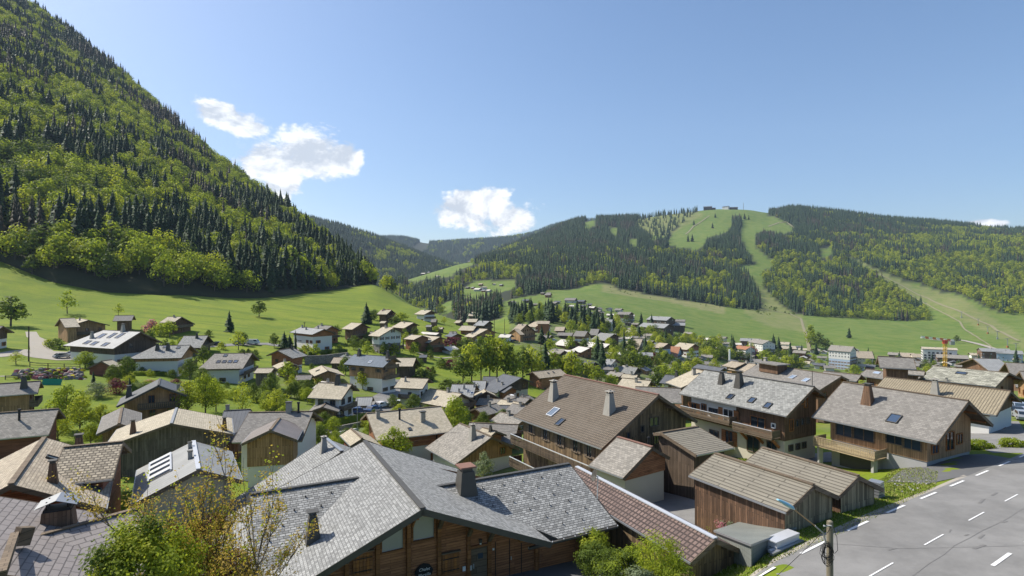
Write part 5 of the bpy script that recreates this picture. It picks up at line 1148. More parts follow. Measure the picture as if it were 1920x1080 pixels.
sd = empty('satellite_dish', p); dish.build('pole', sd, p); db.build('dish', sd, p); tag(sd, 'dark satellite dish on a thin pole above the red-brown tiles', 'satellite dish')
# flat green-grey shed
def lean_to():
    P = [unproj(1338, 994, 41), unproj(1424, 966, 46.5), unproj(1501, 985, 41.5), unproj(1408, 1021, 36.5)]; zs_ = [-17.1, -17.9, -17.1, -16.6]
    c = sum(P, Vector()) / 4; root = empty('shed', (c.x, c.y, -18.9)); m = MB(); f = MB(); t = Vector((0, 0, .14))
    uv = [((p - P[3]).dot((P[2] - P[3]).normalized()), (p - P[3]).dot((P[0] - P[3]).normalized())) for p in P]
    m.poly([P[3], P[2], P[1], P[0]], R_GREEN, [uv[3], uv[2], uv[1], uv[0]]); m.poly([p - t for p in P], T_DARK)
    for i in range(4): a, b = P[i], P[(i + 1) % 4]; m.poly([a, b, b - t, a - t], T_GREY)
    Q = [p + (c - p) * .05 - t for p in P]
    for i in range(4):
        a, b = Q[i], Q[(i + 1) % 4]; f.poly([Vector((a.x, a.y, -20)), Vector((b.x, b.y, -20)), b, a], R_GREEN)
    m.build('roof', root, root.location); f.build('wall', root, root.location); tag(root, 'flat-topped green-grey corrugated shed between the barn and the tiled carport', 'shed')
lean_to()
pn = MB(); p0 = at(1466, 1026); M = Matrix.Rotation(math.radians(33), 3, 'Z')
for i in range(5): pn.box(p0 + M @ Vector((.1 * i, .28 * i - .4, .12)), (3.6 - .3 * i, .24, .16), T_LIGHT if i % 2 else T_GREY, M)
pn.box(p0 + M @ Vector((.3, .1, .42)), (2.6, .75, .4), T_LIGHT, M); pn.box(p0 + M @ Vector((.2, .1, .66)), (2.7, .85, .06), T_LIGHT, M)
o = pn.build('metal_panel_stack', None, p0, p0); tag(o, 'stack of pale grey metal panels lying on the grass by the corrugated shed', 'panel stack')
for k, (x, y) in enumerate(((1642, 918), (1650, 921))):
    p = at(x, y, 48 - k); m = MB()
    for i in range(5): m.box(p + Vector((0, 0, .2 + .26 * i)), (.95, .95, .2), T_GREY, Matrix.Rotation(.5 + .05 * i, 3, 'Z'))
    if k == 0: o = m.build('crate_stack', None, p, p); tag(o, 'stack of blue-grey plastic crates against the right end of the double barn', 'crate stack')

# ------------------------------------------------------------------ the slate-roofed chalet below the camera
def slate_chalet():
    root = empty('chalet', (0, 40, -19)); d2 = Vector((-.436, .9, 0)); d1 = Vector((.9, .436, 0))
    h = House(); h.Y = 36; h.B = unproj(793, 954, 34.0); h.A = unproj(684, 827, 49.1); h.A.z = h.B.z; h.r = (h.A - h.B).normalized(); h.L = (h.A - h.B).length; d1 = Vector((h.r.y, -h.r.x, 0)); d1 = d1 if d1.x > 0 else -d1
    h.nD, h.wD, h.dD = d1, 8.76, 3.68; h.nC, h.wC, h.dC = -d1, 13.5, 5.9
    volume(h, root, R_SLATE, W_RED, None, og=1.25, oe=.9, trim=T_DARK, walls=False, rt=.30, ridge=T_DARK)
    # right wing: ridge parallel to the front, slope towards the front
    g = House(); g.Y = 42; g.B = Vector((-5.6, 42.0, -14.5)); g.A = Vector((4.71, 47.55, -14.47)); g.r = (g.A - g.B); g.r.z = 0; g.L = g.r.length; g.r.normalize(); g.A.z = g.B.z
    n = Vector((g.r.y, -g.r.x, 0)); g.extB = 6.6; g.nC, g.wC, g.dC = n, 6.2, 2.78; g.nD, g.wD, g.dD = -n, 5.5, 2.4
    volume(g, root, R_SLATE2, W_RED, None, og=.4, oe=.9, trim=T_DARK, walls=False, rt=.28, ridge=T_DARK)
    k = House(); k.Y = 40; k.A = Vector((-11.2, 42.1, -13.86)); k.B = Vector((-17.6, 38.7, -13.86)); k.r = (k.A - k.B).normalized(); k.L = (k.A - k.B).length
    n = Vector((k.r.y, -k.r.x, 0)); k.ext = -7.1; k.nC, k.wC, k.dC = n, 7.2, 3.19; k.nD, k.wD, k.dD = -n, 2.5, 1.0
    volume(k, root, R_SLATE2, W_RED, None, og=.4, oe=.9, trim=T_DARK, walls=False, rt=.28, ridge=T_DARK)
    # front wall, one plane under the main verge and the wing eave
    o = h.B + h.r * 2.4; al = d1; out = -h.r; wl = MB(); zb = -20.5
    def P(x, z, y=0.0): return Vector((o.x + al.x * x + out.x * y, o.y + al.y * x + out.y * y, z))
    def top(x): return h.B.z - .36 - .42 * x if x > 0 else h.B.z - .36 + .437 * x
    XR = 12.2
    def wuv(pts): return [((p - o).dot(al), p.z) for p in pts]
    segs = [(-13, zb, -13), (XR, zb, XR)]
    f = [P(-13, zb), P(XR, zb), P(XR, -17.25), P(8.9, -17.25), P(8.3, top(8.3)), P(0, top(0)), P(-13, top(-13))]; wl.poly(f, W_RED, wuv(f))
    s = [P(XR, zb), P(XR, zb) + h.r * 9, P(XR, -17.25) + h.r * 9, P(XR, -17.25)]; wl.poly(s, W_RED, [((p - s[0]).dot(h.r), p.z) for p in s])
    bk = [P(-13, zb) + h.r * 12, P(XR, zb) + h.r * 12, P(XR, -17.6) + h.r * 12, P(0, top(0) - .15) + h.r * 12, P(-13, -19.6) + h.r * 12]; wl.poly(bk[::-1], W_RED)
    wl.build('wall', root, root.location)
    # posts, braces and beams
    for x in (-6.2, -4.0, -2.15, -.23, 1.76, 3.78, 5.25, 8.8, 12.1):
        m = MB(); zt = top(x) - .05 if x < 8.3 else -17.3; m.beam(P(x, zb, .12), P(x, zt, .12), .24, .24, T_WARM, up=out)
        if x > .5 and x < 8.3 or x < -1.5: m.beam(P(x, zt - 1.15, .18), P(x, zt - .12, 1.05), .16, .24, T_WOOD, up=al)
        m.build('post', root, root.location)
    m = MB(); m.beam(P(-13, top(-13) - .22, .12), P(-.05, top(0) - .22, .12), .2, .22, T_WARM); m.beam(P(.05, top(0) - .22, .12), P(8.3, top(8.3) - .22, .12), .2, .22, T_WARM); m.beam(P(8.8, -17.4, .12), P(XR, -17.4, .12), .2, .22, T_WARM); m.build('beam', root, root.location)
    # two glazed gable openings
    for pts in ([(.02, -2.9), (1.5, -2.9), (1.5, -1.55), (.55, -1.25), (.2, -1.5), (.02, -1.95)], [(-1.95, -3.25), (-.5, -3.2), (-.5, -1.55), (-1.95, -2.45)]):
        m = MB(); q = [P(x, h.B.z + z, .03) for x, z in pts]; m.poly(q, PANE_L); fr = MB()
        for i in range(len(q)): fr.beam(q[i] + out * .06, q[(i + 1) % len(q)] + out * .06, .12, .12, T_WARM)
        w_ = fr.build('window', root, root.location); m.build('pane', w_, root.location)
    # shuttered windows
    for x, z in ((2.55, -4.75), (-3.05, -3.6)):
        m = MB(); m.box(P(x, h.B.z + z, .08), (1.15, .10, 1.35), T_WARM, Matrix((al, out, Vector((0, 0, 1)))).transposed())
        M = Matrix((al, out, Vector((0, 0, 1)))).transposed()
        for s_ in (-1, 1):
            for j in range(3): m.box(P(x + s_ * (.12 + .19 * j), h.B.z + z, .15), (.16, .04, 1.2), T_ORANGE if j == 1 else T_WARM, M)
        m.box(P(x, h.B.z + z + .35, .18), (1.1, .03, .05), T_BLACK, M); m.box(P(x, h.B.z + z - .4, .18), (1.1, .03, .05), T_BLACK, M); m.box(P(x, h.B.z + z + .74, .12), (1.35, .22, .06), T_WOOD, M)
        m.build('shutter', root, root.location)
    M = Matrix((al, out, Vector((0, 0, 1)))).transposed(); zd = h.B.z - 6.25
    m = MB(); m.box(P(4.52, zd + 1.05, .06), (1.15, .10, 2.2), T_WOOD, M)
    for s_ in (-1, 1): m.box(P(4.52 + s_ * .66, zd + 1.05, .1), (.14, .2, 2.3), T_WARM, M)
    m.box(P(4.52, zd + 2.25, .1), (1.6, .2, .16), T_WARM, M); dr = m.build('door', root, root.location)
    m = MB(); m.box(P(4.62, zd + 1.6, .13), (.34, .03, .34), GLASS, M); m.build('pane', dr, root.location); m = MB(); m.box(P(4.12, zd + 1.02, .16), (.05, .08, .28), T_LIGHT, M); m.build('handle', dr, root.location)
    m = MB()   # garage doors
    for x in (5.75, 6.8, 7.7): m.box(P(x, zd + 1.0, .03), (.03, .05, 2.5), T_BLACK, M)
    m.box(P(6.9, zd + .95, .07), (.05, .05, .22), T_LIGHT, M); m.box(P(10.5, zd + .75, .05), (2.9, .06, 1.9), W_RED, M); m.build('garage_door', root, root.location)
    m = MB(); m.box(P(4.6, zd + 2.6, .18), (.16, .16, .22), T_DARK, M, top=(1.2, 1.2)); m.box(P(4.6, zd + 2.45, .18), (.10, .10, .14), T_WHITE, M); m.build('wall_lamp', root, root.location)
    m = MB(); m.box(P(5.5, zd + 1.9, .25), (.12, .06, .12), T_WHITE, M); m.box(P(3.45, zd + 1.0, .16), (.2, .06, .3), T_WHITE, M); m.box(P(3.9, zd + 1.0, .26), (.12, .05, .3), T_LIGHT, M); m.build('letter_box', root, root.location)
    # name board
    m = MB(); m.poly([P(x + 1.23, h.B.z + z + .15, .16) for x, z in ((-.95, -5.35), (.0, -5.3), (.12, -5.0), (-.1, -4.65), (-.5, -4.52), (-.85, -4.68), (-1.05, -5.0))], T_BLACK)
    m.poly([P(x + 1.23, h.B.z + z + .15, .12) for x, z in ((-.98, -5.38), (.03, -5.33), (.15, -5.0), (-.1, -4.62), (-.5, -4.49), (-.88, -4.66), (-1.08, -5.0))], T_BLACK); sgn = m.build('name_board', root, root.location)
    for txt, zz in (('Chalet', -4.86), ('Myrtille', -5.2)):
        cu = bpy.data.curves.new('lettering', 'FONT'); cu.body = txt; cu.size = .27; cu.align_x = 'CENTER'; cu.align_y = 'CENTER'; cu.shear = .25; cu.extrude = .004; cu.materials.append(T_WHITE)
        to = bpy.data.objects.new('lettering', cu); COL.objects.link(to)
        R_ = Matrix((al, Vector((0, 0, 1)), -h.r)).transposed().to_4x4(); R_.translation = P(.76, h.B.z + zz + .15, .20)
        bpy.context.view_layer.update(); me = bpy.data.meshes.new_from_object(to.evaluated_get(bpy.context.evaluated_depsgraph_get())); bpy.data.objects.remove(to); me.transform(R_); me.transform(Matrix.Translation(-Vector(root.location)))
        lo = link('lettering', me, sgn)
    # chimneys and snow hooks
    for hh, f, gg, st, s_ in ((h, .26, .42, 'dark', .72), (g, .18, .12, 'clay', .95)):
        p = slope_pt(hh, f, gg); a, b = chim_mesh(st, s_); c = link('chimney', a, root, p - root.location, math.atan2(h.r.y, h.r.x)); link('chimney_cap', b, c)
    for hh in (g, k):
        m = MB(); e = Vector((hh.nC.x * hh.wC, hh.nC.y * hh.wC, -hh.dC)).normalized(); up = hh.r.cross(e); up = up if up.z > 0 else -up
        for i in range(1, 7):
            for j in range(int(hh.L / 1.7)):
                f, gg = ((j + .5 + .5 * (i % 2)) * 1.7) / hh.L, i / 7.2
                if f > .97 or (hh is g and f * hh.L < .6 + 6.6 * gg) or (hh is k and f * hh.L > hh.L - .4 - 7.1 * gg): continue
                p = slope_pt(hh, f, gg); m.box(p + up * .06, (.05, .1, .12), T_BLACK)
        m.build('snow_guard', root, root.location)
    m = MB(); e0, e1 = slope_pt(g, .36, 1) , slope_pt(g, 1.0, 1); m.beam(e0 + g.nC * .1 + Vector((0, 0, -.12)), e1 + g.nC * .1 + Vector((0, 0, -.12)), .17, .14, T_DARK)
    for j in range(9): p = e0 + (e1 - e0) * (j / 8); m.box(p + g.nC * .12 + Vector((0, 0, -.04)), (.05, .16, .04), T_LIGHT)
    m.build('gutter', root, root.location)
    tag(root, 'chalet with large grey slate roof and red-brown plank front carrying a name board', 'chalet', 'roofs below the camera')
    return h, g, k, P
mh, mg, mk, MP = slate_chalet()
# ------------------------------------------------------------------ ribbons: roads, lanes, tracks
ASPH = m_plain('worn_asphalt', (.205, .20, .188), .9, .12, .6); ASPH_D = m_plain('shaded_asphalt', (.12, .12, .118), .9, .15, .7); GRAVEL = m_plain('pale_gravel', (.33, .30, .25), .95, .2, 1.2); PAINT = m_plain('road_paint', (.70, .70, .68), .7, .1, 5)  # second asphalt is a darker copy with shade painted into its colour
SEAMM = m_plain('tar_seam', (.165, .16, .15), .8, .2, 3); DIRT = m_plain('dirt_track', (.235, .215, .125), .95, .3, .5)
def asphalt_detail():
    m = ASPH; nt = m.node_tree; L = nt.links; N = nt.nodes; b = N['Principled BSDF']; src = b.inputs['Base Color'].links[0].from_socket
    g = N.new('ShaderNodeNewGeometry'); t = N.new('ShaderNodeTexNoise'); t.inputs['Scale'].default_value = 40; t.inputs['Detail'].default_value = 3; L.new(g.outputs['Position'], t.inputs[0])
    t2 = N.new('ShaderNodeTexNoise'); t2.inputs['Scale'].default_value = .25; t2.inputs['Detail'].default_value = 6; t2.inputs['Roughness'].default_value = .7; L.new(g.outputs['Position'], t2.inputs[0])
    mr = N.new('ShaderNodeMapRange'); L.new(t2.outputs['Fac'], mr.inputs[0]); mr.inputs[1].default_value = .35; mr.inputs[2].default_value = .65; mr.inputs[3].default_value = .8; mr.inputs[4].default_value = 1.12
    mr2 = N.new('ShaderNodeMapRange'); L.new(t.outputs['Fac'], mr2.inputs[0]); mr2.inputs[3].default_value = .75; mr2.inputs[4].default_value = 1.25
    mm = N.new('ShaderNodeMath'); mm.operation = 'MULTIPLY'; L.new(mr.outputs[0], mm.inputs[0]); L.new(mr2.outputs[0], mm.inputs[1])
    v = N.new('ShaderNodeVectorMath'); v.operation = 'SCALE'; L.new(src, v.inputs[0]); L.new(mm.outputs[0], v.inputs['Scale']); L.new(v.outputs[0], b.inputs['Base Color'])
asphalt_detail()
def ribbon(name, pts, w, mat, lift=.06, step=2.0, kind='structure', world=False, cross=3):
    """pts: pixels on the ground (or world xy); w: width or list of (left, right) widths"""
    P = [Vector((p[0], p[1])) if world else at(p[0], p[1]).to_2d() for p in pts]; Q = []; W = []
    wl = w if isinstance(w, list) else [w] * len(P)
    for i in range(len(P) - 1):
        n = max(1, int((P[i + 1] - P[i]).length / step))
        for k in range(n): u = k / n; Q.append(P[i].lerp(P[i + 1], u)); W.append((wl[i][0] * (1 - u) + wl[i + 1][0] * u, wl[i][1] * (1 - u) + wl[i + 1][1] * u) if isinstance(wl[i], tuple) else (wl[i] / 2 * (1 - u) + wl[i + 1] / 2 * u,) * 2)
    Q.append(P[-1]); W.append(wl[-1] if isinstance(wl[-1], tuple) else (wl[-1] / 2,) * 2); V = []; Fq = []
    for i, q in enumerate(Q):
        d = (Q[min(i + 1, len(Q) - 1)] - Q[max(i - 1, 0)]).normalized(); n = Vector((-d.y, d.x))
        for c in range(cross):
            u = c / (cross - 1); s_ = W[i][0] * (1 - u) - W[i][1] * u; p = q + n * s_; V.append((p.x, p.y, gz(p.x, p.y) + lift))
    for i in range(len(Q) - 1):
        for c in range(cross - 1): a = i * cross + c; Fq.append((a, a + 1, a + cross + 1, a + cross))
    me = np_mesh(name, np.array(V), np.array(Fq), [mat]); o = link(name, me); tag(o, kind=kind); return o
E0 = at(1440, 1072).to_2d(); E1 = at(1880, 872).to_2d(); rd = (E1 - E0).normalized(); rn = Vector((rd.y, -rd.x))   # road direction and its right-hand side
def rp(s_, t): p = E0 + rd * s_ + rn * t; return p
ribbon('road', [rp(-40, 6.3), rp(0, 6.3), rp(45, 6.3), rp(75, 6.3), rp(110, 7)], 13.5, ASPH, .05, 2.0, world=True, cross=9)
ribbon('road_verge', [rp(-40, -.62), rp(0, -.62), rp(36, -.62), rp(44, -.62)], .45, GRAVEL, .035, 2.0, world=True)
def dash(a, b, t, w, seg=.16, lift=.075, mat=None, name='road_marking'): ribbon(name, [rp(a, t), rp(b, t)], w, mat or PAINT, lift, 1.0, world=True, cross=2)
mk_mb = []
for i in range(12): dash(-8.2 + 5.9 * i, -5.2 + 5.9 * i, .0, .20)
for i in range(9): dash(-4 + 7.4 * i, -1.0 + 7.4 * i, 4.2, .10)
for i in range(9): dash(-1.5 + 5.9 * i, 1.5 + 5.9 * i, 7.9, .22)
r_ = random.Random(5)
for t in (5.6,):
    pts = [rp(-12 + 2.2 * i, t + r_.uniform(-.10, .10) + .15 * math.sin(i * .5 + t)) for i in range(36)]; ribbon('tar_seam', pts, .028, SEAMM, .065, 1.5, world=True, cross=2)
for i in range(9):
    a, t = r_.uniform(8, 30), r_.uniform(3.0, 6.5); ribbon('tar_patch', [rp(a, t), rp(a + r_.uniform(.5, 1.6), t + r_.uniform(-.2, .2))], r_.uniform(.08, .22), SEAMM, .068, .4, world=True, cross=3)
ribbon('tar_seam', [rp(6, -.2), rp(9, 3.5), rp(16, 8.4)], .03, SEAMM, .066, 1.0, world=True, cross=2)
mh_ = MB(); c_ = rp(4.3, 6.4); cz = gz(c_.x, c_.y) + .09
mh_.poly([(c_.x + .42 * math.cos(a), c_.y + .42 * math.sin(a), cz) for a in [k * math.pi / 10 for k in range(20)]], m_plain('rusty_cast_iron', (.13, .085, .06), .8, .5, 9)); o = mh_.build('manhole_cover', None, (c_.x, c_.y, cz), (c_.x, c_.y, cz)); tag(o, 'round rusty manhole cover set in the road', 'manhole cover')
ribbon('forecourt', [(1700, 905), (1760, 880), (1830, 868), (1905, 862)], [3.5, 7, 8, 7], ASPH_D, .045, 1.5, cross=5)  # shadow beside the log chalet put into the surface colour
ribbon('side_lane', [(1925, 850), (1890, 838), (1868, 812), (1862, 790)], 6, ASPH, .04, 2)
ribbon('driveway', [(960, 1120), (1080, 1078), (1150, 1060), (1190, 1085)], [8, 7.5, 5.5, 4], ASPH_D, .04, 1.5, cross=5)  # shade before the slate chalet painted as darker asphalt
ribbon('yard', [(1330, 905), (1300, 925), (1290, 950), (1275, 985)], [8, 10, 9, 6], ASPH, .04, 1.5, cross=5)
ribbon('lane', [(1330, 905), (1420, 880), (1500, 862), (1580, 855)], [6, 5, 5, 5], ASPH, .045, 2)
ribbon('turning_road', [(-60, 668), (0, 667), (50, 658), (90, 664), (125, 668), (160, 668)], [5, 5, 6, 14, 18, 12], GRAVEL, .08, 2, cross=5)
ribbon('lane', [(78, 640), (62, 632), (58, 622)], [4, 3.4, 3], GRAVEL, .07, 2)
ribbon('lane', [(84, 664), (72, 650), (66, 636)], [6, 4, 3.5], GRAVEL, .09, 2)
ribbon('lane', [(380, 650), (430, 647), (500, 645), (540, 650), (560, 662)], 4.5, ASPH, .1, 3)
ribbon('lane', [(745, 712), (735, 735), (715, 752), (700, 770), (690, 790)], [5, 5, 7, 9, 9], ASPH, .08, 2, cross=5)
ribbon('lane', [(700, 775), (650, 778), (600, 790)], 5, ASPH, .085, 2)
ribbon('footpath', [(755, 645), (775, 658), (800, 668), (830, 672), (862, 668)], 1.2, GRAVEL, .1, 2)
ribbon('lane', [(1240, 690), (1262, 678), (1290, 672), (1330, 670), (1370, 668)], 4.5, ASPH, .15, 3)
ribbon('footpath', [(0, 706), (60, 704), (110, 705), (160, 712)], 1.0, GRAVEL, .08, 2)
ribbon('track', [(1518, 660), (1512, 630), (1502, 598), (1480, 588), (1440, 582), (1400, 578)], [4, 4, 4, 4, 3, 2], DIRT, .6, 12)
ribbon('track', [(1900, 665), (1850, 650), (1800, 638), (1780, 640), (1740, 637)], [6, 7, 7, 7, 3], GRAVEL, .7, 12)
ribbon('track', [(1910, 640), (1860, 612), (1800, 584), (1740, 560), (1690, 535), (1640, 512), (1600, 492)], [4, 5, 5, 4, 4, 4, 3], DIRT, .8, 14)
ribbon('track', [(1860, 652), (1800, 604), (1740, 572), (1700, 548), (1650, 520)], [2, 3, 3, 3, 2], DIRT, .8, 14)
ribbon('track', [(1285, 440), (1300, 425), (1330, 405)], [5, 5, 4], DIRT, 1.2, 20)
ribbon('track', [(1440, 425), (1460, 418), (1475, 416), (1492, 430)], [6, 6, 5, 4], DIRT, 1.2, 20)

# ------------------------------------------------------------------ plants
def leaf_cloud(C, nrm, s, r):
    n = len(C); t = np.cross(nrm, r.normal(size=(n, 3))); t /= np.linalg.norm(t, axis=1)[:, None] + 1e-9; b = np.cross(nrm, t); s = np.asarray(s).reshape(-1, 1)
    V = np.concatenate([C + t * s, C + b * s * .62, C - t * s * .9, C - b * s * .62], 1).reshape(-1, 3); return V, np.arange(4 * n).reshape(-1, 4)
def garden_protos(n, size, seed, mats, wide=.36, base=.2, lobes=9):
    out = []
    for i, mt in enumerate(mats):
        (V, Q), (Vt, Qt) = leafy_mesh('t', seed + i, n, size, mt, lobes=lobes, wide=wide, base=base)
        out.append((np_mesh('crown', V, Q, [mt]), np_mesh('trunk', Vt, Qt, [BARK])))
    return out
GT_N = dict(g=garden_protos(2600, .020, 200, [L_GRN, L_GRN]), m=garden_protos(2600, .020, 210, [L_MID, L_MID]), y=garden_protos(2000, .020, 220, [L_YEL]), o=garden_protos(900, .020, 230, [L_GRN, L_YEL], .34, .22),
            b=garden_protos(2400, .026, 240, [L_MID], .52, .0), B=garden_protos(2400, .026, 241, [L_GRN], .52, .0), p=garden_protos(2000, .026, 250, [L_PURP], .5, .02), k=garden_protos(2000, .028, 260, [L_PINK], .5, .02), s=garden_protos(2000, .024, 270, [L_GREYL], .45, .02), Y=garden_protos(2400, .026, 280, [L_YEL], .52, .0))
GT_F = dict(g=garden_protos(520, .042, 300, [L_GRN, L_GRN]), m=garden_protos(520, .042, 310, [L_MID, L_MID]), y=garden_protos(520, .042, 320, [L_YEL]), o=garden_protos(260, .04, 330, [L_GRN, L_YEL]),
            b=garden_protos(420, .06, 340, [L_MID], .52, .0), B=garden_protos(420, .06, 341, [L_GRN], .52, .0), p=garden_protos(420, .06, 350, [L_PURP], .5, .02), k=garden_protos(420, .06, 360, [L_PINK], .5, .02), s=garden_protos(420, .05, 370, [L_GREYL], .45, .02), Y=garden_protos(420, .06, 380, [L_YEL], .52, .0))
CYP = conifer_mesh('cypress', 77, 16, 12, L_CON, .085, .25)
KN = dict(g=('garden_tree', 'fresh green leafy tree'), m=('garden_tree', 'dull green leafy tree'), y=('garden_tree', 'yellow-green leafy tree'), o=('garden_tree', 'thinly leaved young tree'), b=('shrub', 'rounded dark green shrub'), B=('shrub', 'rounded bright green shrub'),
          p=('shrub', 'purple-leaved shrub'), k=('shrub', 'pink-flowering shrub'), s=('shrub', 'silvery green shrub'), Y=('shrub', 'yellow-green shrub'), c=('spruce_tree', 'dark pointed spruce'), x=('cypress', 'narrow dark cypress'))
TREES = []; tr_r = random.Random(8)
def T(px, py, hp, k, where, Y=None, wide=1.0, label=None, grp='garden trees of the village'):
    """tree of kind k whose foot is seen at (px, py) and which stands hp px tall"""
    p = at(px, py); Hh = hp / F * p.y; nm, lab = KN[k]; rz = tr_r.uniform(0, 6.28)
    if k in 'cx':
        me = CYP if k == 'x' else CON[tr_r.randrange(4)]; o = link(nm, me, None, p - Vector((0, 0, .1)), rz); w = wide * (.8 if k == 'x' else 1.15); o.scale = (Hh * w, Hh * w, Hh)
    else:
        pr_ = (GT_N if p.y < 150 else GT_F)[k]; cr, tk = pr_[tr_r.randrange(len(pr_))]; o = empty(nm, p - Vector((0, 0, .1)), rz); w = wide * tr_r.uniform(.92, 1.12); o.scale = (Hh * w, Hh * w, Hh); link('crown', cr, o)
        if nm == 'garden_tree' or Hh > 3: link('trunk', tk, o)
    tag(o, label or (lab + ' ' + where), 'shrub' if nm == 'shrub' else 'tree', grp); TREES.append((px, py)); return o
